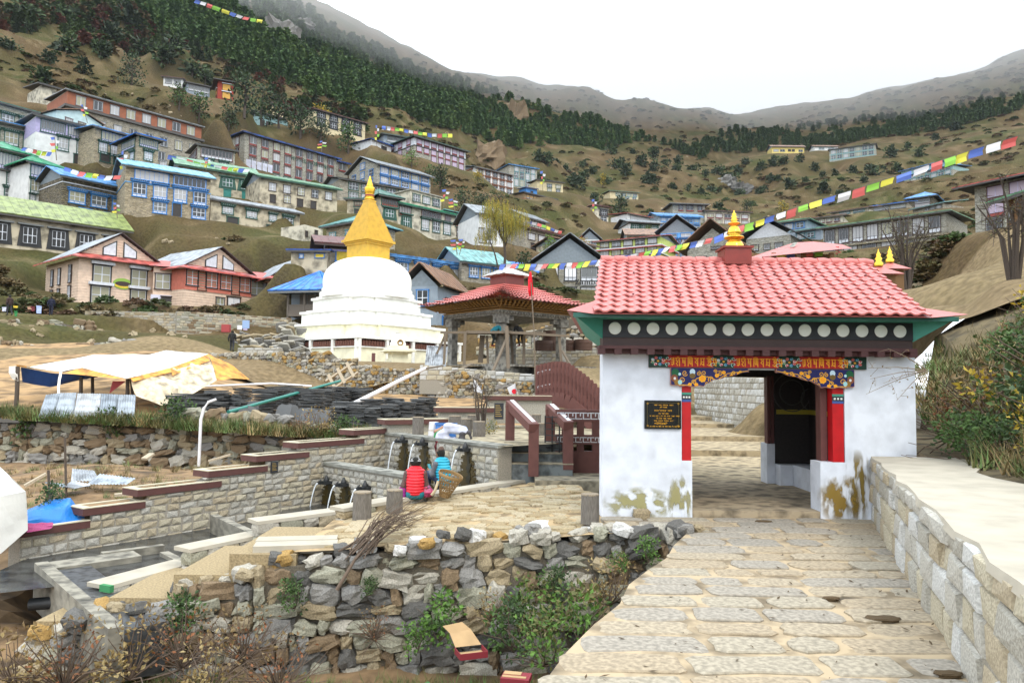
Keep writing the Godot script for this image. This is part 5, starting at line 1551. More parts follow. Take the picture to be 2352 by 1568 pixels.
func build_stupa()->void:
	mt("stupa_white",L(0.84,0.84,0.79),0.8,"soft",0.25,0.8)
	mt("stupa_cream",L(0.84,0.81,0.6),0.8,"soft",0.25,0.8)
	mt("stupa_gold",L(0.66,0.40,0.035),0.5,"soft",0.4,0.6)
	mt("spire_gold",L(0.8,0.46,0.04),0.28,"",1.0,0.0,0.7)
	mt("wheel_niche",L(0.07,0.028,0.022),0.7)
	mt("wheel_copper",L(0.2,0.085,0.06),0.35,"grain",2.0,0.5,0.5)
	var c0:=at(9,815,1480,DOME_D)
	var gy:=c0.y-0.2
	var la:=(at(9,95,1260,65.5)- c0); la.y=0
	var ra:=(at(9,1655,1310,67.8)- c0); ra.y=0
	var s:=12.2
	var ang:=(atan2(-la.z,-la.x)+(PI/2-atan2(-ra.z,ra.x)))/2
	var ex:=X(cos(ang),0,sin(ang))
	var ez:=X(-sin(ang),0,cos(ang))
	var mid:=c0-ex*s/2-ez*s/2
	mid.y=gy
	var g:=thing("stupa","white stepped stupa with a round dome and golden tapering spire","stupa",mid,Basis(ex,Vector3.UP,ez))
	var py:=at(9,820,1268,DOME_D).y-gy
	var h:=s/2
	var m:=MB.new(mats.stupa_cream)
	var wlo:=py-0.95
	var whi:=py-0.22
	m.box(X(-h+0.02,-1.5,-h+0.02),X(h-0.02,wlo-0.001,h-0.02))
	m.box(X(-h+0.5,wlo,-h+0.5),X(h-0.5,whi,h-0.5))
	m.use(mats.stupa_white)
	m.box(X(-h-0.12,wlo,-h-0.12),X(h+0.12,wlo+0.1,h+0.12))
	m.box(X(-h-0.18,whi,-h-0.18),X(h+0.18,py,h+0.18))
	for k in 5:
		var x:=lerpf(-h+0.12,h-0.12,k/4.0)
		for q in[X(x,0,h),X(h,0,x)]:m.box(q+X(-0.14,0.0,-0.14),q+X(0.14,whi-0.002,0.05 if q.z==h else 0.14)+(X(-0.09,0,0)if q.x==h and q.z!=h else Vector3.ZERO))
	im(m,"plinth",g)
	m=MB.new(mats.wheel_niche)
	m.box(X(-h+0.3,wlo+0.1,h-0.3),X(h-0.3,whi,h-0.45))
	m.box(X(h-0.3,wlo+0.1,-h+0.3),X(h-0.45,whi,h-0.3))
	im(m,"wheel_niche",g)
	var wm:=MB.new(mats.wheel_copper)
	wm.lathe([Y(0.04,0),Y(0.04,0.03),Y(0.15,0.04),Y(0.165,0.07),Y(0.15,0.1),Y(0.15,0.24),Y(0.165,0.27),Y(0.15,0.3),Y(0.15,0.42),Y(0.165,0.46),Y(0.14,0.5),Y(0.04,0.52),Y(0.03,0.6)],12)
	var wmesh:=wm.mesh()
	for f in 2:
		for b in 4:
			for k in 9:
				var x:=-h+0.12+(s-0.24)*(b+(k+0.9)/9.8)/4.0
				inst(wmesh,"prayer_wheel",g,null,T3(X(x,wlo+0.1,h-0.16)if f==0 else X(h-0.16,wlo+0.1,-x)))
	for a in[-1.15,-0.4,0.4,1.15]:
		for b2 in[-1.15,-0.4,0.4,1.15]:add_ctrl(mid+ex*h*a+ez*h*b2+X(0,0.05,0))
	var y:=py
	var tops:=[at(9,895,1160,62.0).y-gy,at(9,895,1052,63.0).y-gy,at(9,900,945,64.0).y-gy]
	var hs:=[5.0,4.15,3.45]
	m=MB.new(mats.stupa_white)
	for i in 3:
		var hh:float=hs[i]
		var t:float=tops[i]
		m.use(mats.stupa_cream if i==0 else mats.stupa_white)
		m.box(X(-hh,y,-hh),X(hh,t-0.22,hh))
		m.box(X(-hh*0.62,y,hh),X(hh*0.62,t-0.221,hh+0.42)); m.box(X(hh,y,-hh*0.62),X(hh+0.42,t-0.221,hh*0.62))
		m.box(X(-hh*0.62,y,-hh-0.42),X(hh*0.62,t-0.221,-hh)); m.box(X(-hh-0.42,y,-hh*0.62),X(-hh,t-0.221,hh*0.62))
		m.use(mats.stupa_white)
		m.box(X(-hh-0.14,t-0.22,-hh-0.14),X(hh+0.14,t,hh+0.14))
		m.box(X(-hh*0.62-0.14,t-0.2195,-hh-0.56),X(hh*0.62+0.14,t-0.002,hh+0.56))
		m.box(X(-hh-0.56,t-0.219,-hh*0.62-0.14),X(hh+0.56,t-0.004,hh*0.62+0.14))
		y=t
	im(m,"tiers",g)
	var dtop:=at(9,920,660,68.0).y-gy
	var dh:=dtop-y
	m=MB.new(mats.stupa_white)
	var R:=4.05
	var pr:=[Y(R+0.25,y),Y(R+0.25,y+dh*0.12),Y(R+0.06,y+dh*0.135),Y(R+0.06,y+dh*0.22),Y(R-0.05,y+dh*0.225)]
	for k in 15:
		var a:=PI/2*k/14.0
		pr.push_back(Y(maxf(0.0,R*pow(cos(a),0.72)),y+dh*(0.4+0.6*sin(a))))
	m.lathe(pr,56)
	im(m,"dome",g)
	var d:=68.0
	var yy:=func(py_:float)->float:return at(9,930,py_,d).y-gy
	var b:=1.38
	m=MB.new(mats.stupa_gold)
	m.box(X(-b,y+dh*0.8,-b),X(b,yy.call(566),b))
	m.box(X(-b-0.1,yy.call(566),-b-0.1),X(b+0.1,yy.call(552),b+0.1))
	m.box(X(-b-0.2,yy.call(552),-b-0.2),X(b+0.2,yy.call(540),b+0.2))
	m.box(X(-b-0.37,yy.call(540),-b-0.37),X(b+0.37,yy.call(522),b+0.37))
	im(m,"harmika",g)
	m=MB.new(mats.stupa_gold)
	var ya:float=yy.call(522)
	var yb:float=yy.call(215)
	for k in 20:
		var t0:=k/20.0
		var w:=lerpf(1.58,0.36,t0)
		m.box(X(-w,lerpf(ya,yb,t0),-w),X(w,lerpf(ya,yb,(k+1)/20.0)+0.01,w))
	m.box(X(-0.44,yb,-0.44),X(0.44,yb+0.16,0.44))
	im(m,"stepped_spire",g)
	m=MB.new(mats.spire_gold)
	var q:=[]
	for e in[[0.42,202],[0.46,196],[0.5,188],[0.36,184],[0.42,178],[0.4,170],[0.42,160],[0.38,152],[0.46,140],[0.44,128],[0.5,112],[0.46,100],[0.3,94],[0.36,88],[0.28,82],[0.3,76],[0.22,66],[0.23,58],[0.15,46],[0.16,38],[0.08,24],[0.09,18],[0.03,8],[0.0,2]]:
		q.push_back(Y(e[0],yy.call(e[1])))
	m.lathe(q,20)
	m.use(mats.trim_red)
	m.lathe([Y(0.44,yy.call(170)),Y(0.45,yy.call(165)),Y(0.44,yy.call(158))],20,Transform3D(),false)
	im(m,"finial",g)
	var bp:=at(9,1130,1520,56.5)
	var bn:=thing("incense_burner","small cream incense burner with a round belly before the stupa","incense burner",X(bp.x,bp.y,bp.z),Basis(Vector3.UP,0.45))
	m=MB.new(mats.stupa_cream)
	var k:=56.5/F*0.61249/2.091
	for e in[[115,0,14],[95,14,30],[72,30,66],[62,66,108],[88,108,120],[112,120,134],[90,134,146],[66,146,168]]:
		m.box(X(-e[0],e[1],-e[0])*k,X(e[0],e[2],e[0])*k)
	im(m,"base",bn)
	m=MB.new(mats.stupa_white)
	m.lathe([Y(60,168)*k,Y(62,185)*k,Y(50,215)*k,Y(30,245)*k,Y(18,258)*k,Y(18,268)*k,Y(22,272)*k,Y(0,273)*k],24)
	im(m,"belly",bn)
	m=MB.new(mt("burner_rim",L(0.3,0.18,0.05),0.7))
	var rim:=Transform3D(Basis(Vector3.RIGHT,Vector3.BACK,Vector3.DOWN),X(0,192*k,52*k))
	m.lathe([Y(24*k,0),Y(25*k,12*k),Y(16*k,13*k),Y(14*k,2*k)],14,rim,false)
	m.use(mats.trim_black)
	m.lathe([Y(15*k,2*k),Y(15*k,4*k)],14,rim)
	im(m,"mouth",bn)
	var pp:=at(9,940,1490,57.2)
	m=MB.new(mats.post_brown)
	m.box(X(-0.12,0,-0.12),X(0.12,0.8,0.12))
	tag(im(m,"bollard",null,null,T3(pp)),"short brown post before the stupa wall","bollard")
func build_pavilion()->void:
	mt("concrete",L(0.25,0.24,0.21),0.9,"blotch",0.5,1.5)
	mt("ochre_wood",L(0.36,0.2,0.055),0.75,"grain",0.6)
	mt("ochre_dark",L(0.16,0.085,0.03),0.75)
	mt("pav_tile",L(0.52,0.13,0.11),0.45,"soft",1.0)
	mt("scaffold",L(0.2,0.16,0.115),0.9,"grain",1.5)
	mt("tin_white",L(0.62,0.63,0.6),0.4,"soft",0.6,0.3,0.2)
	var D:=46.0
	var k:=D/F*0.61249/2.413
	var ce:=at(10,715,1005,D)
	ce.z-=3.4
	var gy:=ce.y
	var ang:=deg_to_rad(40)
	var g:=thing("pavilion","unfinished concrete pavilion with a red tiled pagoda roof and roof lantern","pavilion",X(ce.x,gy,ce.z),Basis(Vector3.UP,ang))
	for a in[-4.0,0.0,4.0]:
		for b in[-4.0,0.0,4.0]:add_ctrl(X(ce.x+a,gy-0.12,ce.z+b))
	var h:=2.55
	var yt:=at(10,730,560,D).y-gy
	for q in[[1,1],[1,-1],[-1,1],[-1,-1]]:
		var m:=MB.new(mats.concrete)
		m.box(X(q[0]*h-0.24,-0.6,q[1]*h-0.24),X(q[0]*h+0.24,yt-0.5,q[1]*h+0.24))
		m.box(X(q[0]*h-0.36,yt-0.5,q[1]*h-0.36),X(q[0]*h+0.36,yt,q[1]*h+0.36))
		m.box(X(q[0]*h-0.34-0.5*maxf(0,q[0]),yt-0.3,q[1]*h-0.2),X(q[0]*h+0.34+0.5*maxf(0,-q[0]),yt-0.02,q[1]*h+0.2))
		im(m,"column",g)
	var y1:=at(10,735,515,D).y-gy
	var m:=MB.new(mats.concrete)
	m.box(X(-h-0.3,yt+0.001,-h-0.3),X(h+0.3,yt+0.2,h+0.3))
	m.box(X(-h-0.42,yt+0.2,-h-0.42),X(h+0.42,y1,h+0.42))
	im(m,"ring_beam",g)
	m=MB.new(mats.concrete)
	for e in 4:
		var rot:=Basis(Vector3.UP,e*PI/2)
		for i in 26:m.cbox(X(lerpf(-h-0.4,h+0.4,(i+0.5)/26),y1-0.16,h+0.46),X(0.1,0.1,0.08),Transform3D(rot,Vector3.ZERO))
	im(m,"dentils",g).set_meta("kind","stuff")
	var y2:=at(10,735,402,D-2.5).y-gy
	m=MB.new(mats.ochre_wood)
	for i in 4:
		var t:=i/4.0
		var w:=lerpf(h+0.5,h+1.25,t)
		m.box(X(-w,lerpf(y1,y2,t)+0.002,-w),X(w,lerpf(y1,y2,t+0.1),w))
		m.use(mats.ochre_dark)
		m.box(X(-w+0.16,lerpf(y1,y2,t+0.1),-w+0.16),X(w-0.16,lerpf(y1,y2,t+0.25),w-0.16))
		m.use(mats.ochre_wood)
	im(m,"corbelled_eaves",g)
	m=MB.new(mats.ochre_wood)
	for e in 4:
		var rot:=Transform3D(Basis(Vector3.UP,e*PI/2),Vector3.ZERO)
		for i in 22:
			var x:=lerpf(-h-0.9,h+0.9,(i+0.5)/22)
			m.beam(rot*X(x,lerpf(y1,y2,0.45),h+0.85),rot*X(x*1.12,y2,h+1.45),0.09,0.09)
	im(m,"struts",g).set_meta("kind","stuff")
	var ye:=at(10,735,398,D-2.5).y-gy
	var yr:=at(10,735,290,D+2.6).y-gy
	m=MB.new(mats.pav_tile)
	var we:=h+1.75
	for e in 4:
		var rot:=Transform3D(Basis(Vector3.UP,e*PI/2),Vector3.ZERO)
		var n:=8
		for i in n:
			var t0:=float(i)/n; var t1:=float(i+1)/n
			var w0:=lerpf(we,1.1,t0); var w1:=lerpf(we,1.1,t1)
			var h0:=lerpf(ye,yr,pow(t0,1.25)); var h1:=lerpf(ye,yr,pow(t1,1.25))
			var cols:=24
			for c in cols:
				var a:=(float(c)/cols)*2-1; var b:=(float(c+1)/cols)*2-1
				var mid:=(a+b)/2
				var lift:=func(x:float)->float:return 0.16*pow(absf(x),4)*(1-t0)
				m.quad(rot*X(a*w0,h0+0.05+lift.call(a),w0),rot*X(a*w1,h1,w1),rot*X(mid*w1,h1+0.05,w1),rot*X(mid*w0,h0+0.1+lift.call(mid),w0))
				m.quad(rot*X(mid*w0,h0+0.1+lift.call(mid),w0),rot*X(mid*w1,h1+0.05,w1),rot*X(b*w1,h1,w1),rot*X(b*w0,h0+0.05+lift.call(b),w0))
	m.use(mats.ochre_dark)
	m.quad(X(-we,ye,-we),X(we,ye,-we),X(we,ye,we),X(-we,ye,we))
	im(m,"roof",g)
	var yl:=at(10,735,190,D+2.4).y-gy
	m=MB.new(mats.finial_red)
	m.box(X(-0.8,yr-0.3,-0.8),X(0.8,yl,0.8))
	im(m,"lantern",g)
	m=MB.new(mats.tin_white)
	var ya:=at(10,715,120,D+3.4).y-gy
	for e in 4:
		var rot:=Transform3D(Basis(Vector3.UP,e*PI/2),Vector3.ZERO)
		for c in 6:
			var a:=(c/6.0)*2-1; var b:=((c+1)/6.0)*2-1
			m.tri(rot*X(a*1.25,yl,1.25),rot*X(0,ya,0),rot*X(b*1.25,yl+0.03*(c%2),1.25))
	m.quad(X(-1.2,yl-0.01,-1.2),X(1.2,yl-0.01,-1.2),X(1.2,yl-0.01,1.2),X(-1.2,yl-0.01,1.2))
	im(m,"lantern_roof",g)
	m=MB.new(mats.concrete)
	m.box(X(-4.2,-1.6,-4.2),X(4.2,-0.02,4.2))
	im(m,"floor_slab",g)
	var P:=func(x:float,y:float,d:float)->Vector3:return at(10,x,y,d)
	var gr:="timber scaffold pieces round the pavilion"
	var n:=0
	var names:=[["long scaffold plank along the left front of the pavilion","pole"],["scaffold plank along the right front of the pavilion",""],["leaning scaffold pole left of the pavilion beside the tin sheet",""],["upright scaffold post left of the pavilion",""],["upright post beside the left pavilion column",""],["diagonal brace crossing the front pavilion column",""],["upright plank against the front pavilion column",""],["thick post inside the pavilion at left",""],["thin post inside the pavilion at left",""],["reddish post inside the pavilion at right",""],["grey post inside the pavilion at right",""],["upright post right of the pavilion",""],["leaning brace right of the pavilion",""],["plank ramp lying at the pavilion's left corner",""]]
	for e in[[125,715,770,712,44.0,43.2,0.09,0.14],[760,715,1300,748,43.2,44.5,0.09,0.14],[90,910,175,720,43.8,43.8,0.12,0.12],[155,1005,170,710,43.6,43.6,0.14,0.14],[338,1010,350,705,43.6,43.6,0.16,0.12],[590,1085,740,735,42.0,43.3,0.16,0.08],[738,1040,722,655,42.6,43.0,0.2,0.08],[485,990,505,740,46.0,46.0,0.3,0.25],[555,1000,545,745,45.6,45.6,0.14,0.14],[878,1015,882,745,46.0,46.0,0.18,0.18],[780,1000,765,740,47.0,47.0,0.16,0.16],[1222,1030,1200,750,44.4,44.4,0.16,0.16],[1310,1030,1225,880,44.0,44.4,0.14,0.1],[240,1075,410,998,42.2,43.6,0.3,0.06]]:
		var a:Vector3=P.call(e[0],e[1],e[4])
		var b:Vector3=P.call(e[2],e[3],e[5])
		var mm:=MB.new(mats.scaffold)
		mm.beam(Vector3.ZERO,b-a,e[6],e[7])
		tag(inst(mm.mesh(),"scaffold_timber",null,null,T3(a)),names[n][0],"scaffold",gr)
		n+=1
	var fl:=P.call(720,712,44.6)
	m=MB.new(mats.scaffold)
	for i in 9:m.box(X(-2.4,0,-0.3*i-0.27),X(2.4,0.05,-0.3*i))
	tag(im(m,"scaffold_deck",null,null,Transform3D(Basis(Vector3.UP,0.1),fl)),"plank deck on which the masons work inside the pavilion","scaffold")


# ================================================================ foreground ground, path and walls
func sheet(poly:Array,y:Callable,m:Material,step:=0.5,noise:=0.02)->ArrayMesh:
	var lo:=Y(1e9,1e9); var hi:=-lo
	for p in poly:
		lo=lo.min(p); hi=hi.max(p)
	var mb:=MB.new(m)
	var pk:=PackedVector2Array(poly)
	var nx:=int((hi.x-lo.x)/step)+1
	var nz:=int((hi.y-lo.y)/step)+1
	var f:=func(p:Vector2)->Vector3:return X(p.x,float(y.call(p.x,p.y))+tnoise.get_noise_2d(p.x*40,p.y*40)*noise,p.y)
	for i in nx:
		for j in nz:
			var cell:=PackedVector2Array([lo+Y(i,j)*step,lo+Y(i+1,j)*step,lo+Y(i+1,j+1)*step,lo+Y(i,j+1)*step])
			for part in Geometry2D.intersect_polygons(cell,pk):
				var ix:=Geometry2D.triangulate_polygon(part)
				for k in range(0,ix.size(),3):
					var a:Vector2=part[ix[k]]; var b:Vector2=part[ix[k+1]]; var c:Vector2=part[ix[k+2]]
					if(b-a).cross(c-a)>0:mb.tri(f.call(a),f.call(b),f.call(c))
					else:mb.tri(f.call(a),f.call(c),f.call(b))
	return mb.mesh()
func flag_poly(x0:float,x1:float,z0:float,z1:float,jit:float)->Array:
	var r:=func()->float:return rr(-jit,jit)
	var c:=minf(x1-x0,absf(z1-z0))*rr(0.1,0.25)
	var xm:=lerpf(x0,x1,rr(0.35,0.65))
	return[Y(x0+c+r.call(),-z0+r.call()*0.5),Y(xm,-z0+r.call()),Y(x1-c+r.call(),-z0+r.call()*0.5),Y(x1+r.call()*0.6,-z0+c),Y(x1+r.call(),-(z0+z1)/2),Y(x1+r.call()*0.6,-z1-c),Y(x1-c+r.call(),-z1+r.call()*0.5),Y(xm,-z1+r.call()),Y(x0+c+r.call(),-z1+r.call()*0.5),Y(x0+r.call()*0.6,-z1-c),Y(x0+r.call(),-(z0+z1)/2),Y(x0+r.call()*0.6,-z0+c)]
func slab_mesh(poly:Array,y0:float,y1:float,tilt:Vector2,bev:float)->ArrayMesh:
	var c:=Vector2.ZERO
	for p in poly:c+=p
	c/=poly.size()
	var m:=MB.new()
	var top:=func(p:Vector2,s:float,dy:float)->Vector3:
		var q:Vector2=c+(p-c)*s
		return X(q.x,y1+dy+(q-c).dot(tilt),-q.y)
	for i in poly.size():
		var p:Vector2=poly[i]; var q:Vector2=poly[(i+1)%poly.size()]
		var e:=1.0-bev
		m.tri(top.call(c,1.0,0.002),top.call(q,e,0.0),top.call(p,e,0.0))
		m.quad(top.call(p,e,0.0),top.call(q,e,0.0),top.call(q,1.0,-0.012),top.call(p,1.0,-0.012))
		m.quad(top.call(p,1.0,-0.012),top.call(q,1.0,-0.012),X(q.x,y0,-q.y),X(p.x,y0,-p.y))
	return m.mesh()
var PL0:Vector3; var PL1:Vector3; var PR0:Vector3; var PR1:Vector3
func path_left(z:float)->float:return PL1.x+(z-PL1.z)*(PL0.x-PL1.x)/(PL0.z-PL1.z)
func path_right(z:float)->float:return PR1.x+(z-PR1.z)*(PR0.x-PR1.x)/(PR0.z-PR1.z)
func build_path()->void:
	PL0=on(0,1590,1215,0.0); PL1=on(0,1232,1566,0.0)
	PR0=X(at(0,2006,1185,12.7).x,0,-12.7); PR1=on(0,2238,1568,0.0)
	mt("path_sand",S(196,176,144,0.78),0.97,"blotch",0.35,1.5,0.0,{"world":true})
	for i in 5:mt("flag%d"%i,[S(180,170,150,0.86),S(184,170,146,0.86),S(172,164,150,0.86),S(182,166,140,0.86),S(166,159,146,0.86)][i],0.9,"grain",0.8,1.0,0.0,{"world":true})
	var gx:=at(0,1383,1190,12.7).x
	var m:=MB.new(mats.path_sand)
	var poly:=[Y(gx-0.02,-12.75),Y(gx-0.02,-11.75),Y(PL0.x,PL0.z)]
	var z:=-10.5
	while z<2.5:
		poly.push_back(Y(path_left(z)+sin(z*3.1)*0.05+sin(z*7.7)*0.03,z)); z+=0.7
	poly.append_array([Y(path_right(2.5),2.5),Y(PR0.x,-12.75)])
	var mesh:=sheet(poly,func(_x,_z):return 0.0,mats.path_sand,0.4,0.016)
	var pth:=ground_piece(mesh,"path","sandy joints of the flagstone path before the gate")
	m=MB.new(mats.mortar_dark)
	for i in range(1,poly.size()- 3):
		var a:Vector2=poly[i]; var b:Vector2=poly[i+1]
		m.quad(X(a.x,-2.3,a.y),X(a.x,-0.02,a.y),X(b.x,-0.02,b.y),X(b.x,-2.3,b.y))
	ground_piece(m.mesh(),"path_bank","stone bank below the open side of the path")
	var zz:=-12.68
	while zz<1.6:
		var dz:=rr(0.34,0.5)
		var xl:=path_left(maxf(zz,PL0.z))if zz>PL0.z-0.1 else gx
		if zz<-11.7:xl=gx
		var x:=xl-0.03
		var xr:=path_right(zz)- 0.03
		while x<xr-0.12:
			var w:=minf(rr(0.5,1.15),xr-x)
			if xr-x-w<0.3:w=xr-x
			var g:=rr(0.02,0.06)
			var p:=flag_poly(x+(0.0 if x<xl else g),x+w-g,zz+dz-rr(0.02,0.07),zz+rr(0.01,0.05),0.035)
			inst(slab_mesh(p,-0.05,rr(0.008,0.022),Y(rr(-0.008,0.008),rr(-0.01,0.01)),0.06),"flagstone",pth,mats["flag%d"%(rng.randi()%5)])
			x+=w
		zz+=dz
	mt("litter",L(0.1,0.065,0.03),0.95,"grain",3.0)
	for e in[[2030,1421,0.17,"flattened brown dung pat on the path near the low wall"],[2180,1548,0.11,"small brown dung clump at the bottom of the path"],[1742,1190,0.0,""],[1755,1198,0.14,"dark dung streak on the path near the gate step"],[1910,1375,0.09,"small dung clump in the middle of the right path edge"]]:
		if e[2]==0.0:continue
		var p:=on(0,e[0],e[1],0.02)
		tag(inst(stone_mesh(3,0.1,0.5),"dung",null,mats.litter,Transform3D(Basis.from_scale(X(e[2]*2,0.05,e[2])),p)),e[3],"dung")
	m=MB.new(mats.litter)
	for i in 260:
		var z2:=rr(-12.2,-3.0)
		var t:=1.0-pow(rng.randf(),1.6)*0.9
		var x2:=lerpf(path_left(maxf(z2,PL0.z)),path_right(z2),t)
		var a:=rng.randf()*TAU
		var l:=rr(0.012,0.05)
		var d:=X(cos(a),0.15,sin(a))*l
		var s:=X(-sin(a),0,cos(a))*l*0.3
		var p:=X(x2,0.028,z2)
		m.quad(p-d,p+s,p+d,p-s)
	var lit:=im(m,"leaf_litter")
	tag(lit,"dry leaf crumbs scattered over the path","leaf litter","","stuff")
func build_right_wall()->void:
	mt("cap_stone",S(196,188,170,0.8),0.95,"soft",0.5,2.5,0.0,{"world":true})
	var a:=X(PR0.x,0,PR0.z)
	var b:=X(path_right(1.5),0,1.5)
	var top:=1.06
	var w:=thing("low_wall","low dressed stone wall with a broad pale top along the right of the path","wall",X((a.x+b.x)/2,0,(a.z+b.z)/2))
	ashlar(w,a,b,func(_s):return -0.05,func(_s):return top-0.02,0.3,0.5,["block_pale","block_tan","block_pale2","block_buff","block_white"],300,0.5,0.04,1.7)
	var d:=(b-a).normalized()
	var n:=d.cross(Vector3.UP)
	var m:=MB.new(mats.cap_stone)
	var len_:=(b-a).length()
	var off:=w.position
	var k:=26
	for i in k:
		var s0:=len_*i/k; var s1:=len_*(i+1)/k
		var e0:=0.03+0.035*sin(i*2.3); var e1:=0.03+0.035*sin((i+1)*2.3)
		var wd0:=1.25+0.2*sin(i*1.1); var wd1:=1.25+0.2*sin((i+1)*1.1)
		var P:=func(s:float,o:float,y:float)->Vector3:return a+d*s+n*o+X(0,y,0)- off
		m.hexa([P.call(s0,e0,top-0.07),P.call(s1,e1,top-0.07),P.call(s1,-wd1,top-0.1),P.call(s0,-wd0,top-0.1),P.call(s0,e0-0.02,top+0.01*sin(i*3.0)),P.call(s1,e1-0.02,top+0.01*sin(i*3.0+3.0)),P.call(s1,-wd1,top+0.03),P.call(s0,-wd0,top+0.03)])
	im(m,"coping",w)
	mt("bank_soil",L(0.13,0.1,0.05),1.0,"blotch",0.3,6.0,0.0,{"world":true})
	m=MB.new(mats.bank_soil)
	var nu:=40; var nv:=26
	var grid:=[]
	for i in nu+1:
		var s:=lerpf(-12.0,len_+2.0,float(i)/nu)
		var row:=[]
		for j in nv+1:
			var o:=1.0+pow(float(j)/nv,1.5)*17.0
			var p:=a+d*s-n*o
			var far:=maxf(0.0,-s)
			p.y=1.04+maxf(0,o-1.2)*0.55+far*0.13+tnoise.get_noise_2d(p.x*12,p.z*12)*0.7*minf(1.0,maxf(0.0,(o-1.2)))
			if s<0 and o<2.5:p.y=minf(p.y,1.0)
			row.push_back(p)
		grid.push_back(row)
	for i in nu:
		for j in nv:m.quad(grid[i][j],grid[i][j+1],grid[i+1][j+1],grid[i+1][j])
	ground_piece(m.mesh(),"bank","overgrown earth bank above the low wall")
func near_ground()->void:
	mt("dirt",S(150,122,88,0.8),1.0,"blotch",0.25,5.0,0.0,{"world":true})
	mt("gully_soil",L(0.12,0.085,0.045),1.0,"blotch",0.5,6.0,0.0,{"world":true})
	var pts:=[]
	for e in[[-8,-2.05,-9.5],[-4,-2.0,-9.5],[0,-2.0,-9.5],[1.5,-1.95,-10.5],[-3,-2.1,-5],[0,-2.05,-4],[-8,-2.2,-4],[-12,-2.3,-8],[3,-1.8,-8],[-6,-2.0,-10.8],[-2,-2.0,-10.8],[-4.5,-2.0,-7.5],[-2,-2.0,-13],[1,-1.6,-14],[-1,-1.6,-16.5],[-6,-2.4,-15],[-4,-2.4,-18],[-7.5,-2.4,-14],[-2.5,-2.4,-18],[-5.5,-2.4,-13],[-9.3,-1.62,-12.4],[-8.3,-1.85,-11.6],[-9.8,-1.5,-13.0],[-11.5,-1.4,-13.5],[-10.5,-2.0,-11],[-13,-1.9,-11]]:pts.push_back(X(e[0],e[1],e[2]))
	for e in[[40,1300,14.6],[20,1200,16.5],[100,1170,17.5],[250,1130,19.5],[350,1110,20.5],[450,1100,22],[560,1075,24],[200,1075,23.5],[60,1090,23],[-150,1110,22],[-300,1150,20],[700,1045,25.5],[800,1030,25.5],[0,1075,26],[300,1078,26.5],[520,1078,26.5]]:pts.push_back(at(0,e[0],e[1],e[2]))
	var f:=func(x:float,z:float)->float:
		var w:=0.0; var h:=0.0
		for p in pts:
			var q:float=(p.x-x)*(p.x-x)+(p.z-z)*(p.z-z)+0.15
			q=1.0/(q*q)
			w+=q; h+=q*p.y
		return h/w
	var m:=sheet([Y(-30,3),Y(-30,-30),Y(-3.2,-30),Y(-3.2,-12.0),Y(1.6,-12.0),Y(3.5,-11.0),Y(1.0,-5),Y(-1.5,0),Y(-2.5,3)],f,mats.dirt,0.4,0.12)
	ground_piece(m,"earth_ground","bare earth and grass below the path and round the basin")
	near_h=f
var near_h:Callable
func rock_mats(k:int)->Array:
	return[["rock_grey","rock_pale","rock_buff","rock_dark","rock_grey","rock_lichen","rock_brown","rock_lichen"],["rock_pale","rock_buff","rock_pale","rock_grey","rock_lichen","rock_buff","rock_ochre"],["rock_brown","rock_buff","rock_lichen","rock_brown","rock_grey","rock_pale"]][k]
func build_rubble_wall()->void:
	var a:=X(-6.9,0,-10.9); var b:=X(3.0,0,-11.25)
	var w:=thing("rubble_wall","long dry stone retaining wall of rough boulders below the yard","wall",X(-2,-1.9,-11.2))
	var hi:=func(s:float)->float:
		var x:=lerpf(-6.9,3.0,s)
		return(lerpf(-1.55,-0.62,clampf((x+6.9)/3.1,0,1))if x<-3.8 else lerpf(-0.62,-0.16,clampf((x+3.8)/2.8,0,1))if x<-1.0 else lerpf(-0.16,-0.02,(x+1.0)/4.0))+0.05*sin(x*5.0)
	rubble(w,a,b,func(_s):return -2.15,hi,0.34,rock_mats(0),300,0.22)
	var n:=0
	for i in 46:
		var s:=(i+rng.randf())/46.0
		var p:=a.lerp(b,s)
		var sz:=rr(0.14,0.32)
		var mk:String=["rock_pale","rock_pale","rock_buff","rock_white","rock_grey","rock_ochre","rock_dark"][rng.randi()%7]
		inst(stone_mesh(rng.randi()%10,0.4,0.34),"coping_stone",w,mats[mk],w.transform.affine_inverse()*Transform3D(Basis.from_euler(X(rr(-0.3,0.3),rng.randf()*TAU,rr(-0.3,0.3)))*Basis.from_scale(X(sz*1.3,sz*0.8,sz)),X(p.x,float(hi.call(s))+sz*0.2,p.z-rr(0.0,0.55))))
		n+=1
	var q:=on(0,1472,1181,0.05)
	tag(inst(stone_mesh(2,0.5,0.3),"loose_stone",null,mats.rock_buff,Transform3D(Basis.from_scale(X(0.3,0.17,0.2)),q+X(0,0.02,0.08))),"loose buff stone lying against the left gate pier","stone")
func yard_y(x:float,_z:=0.0)->float:return -0.03-0.068*maxf(0.0,1.5-x)
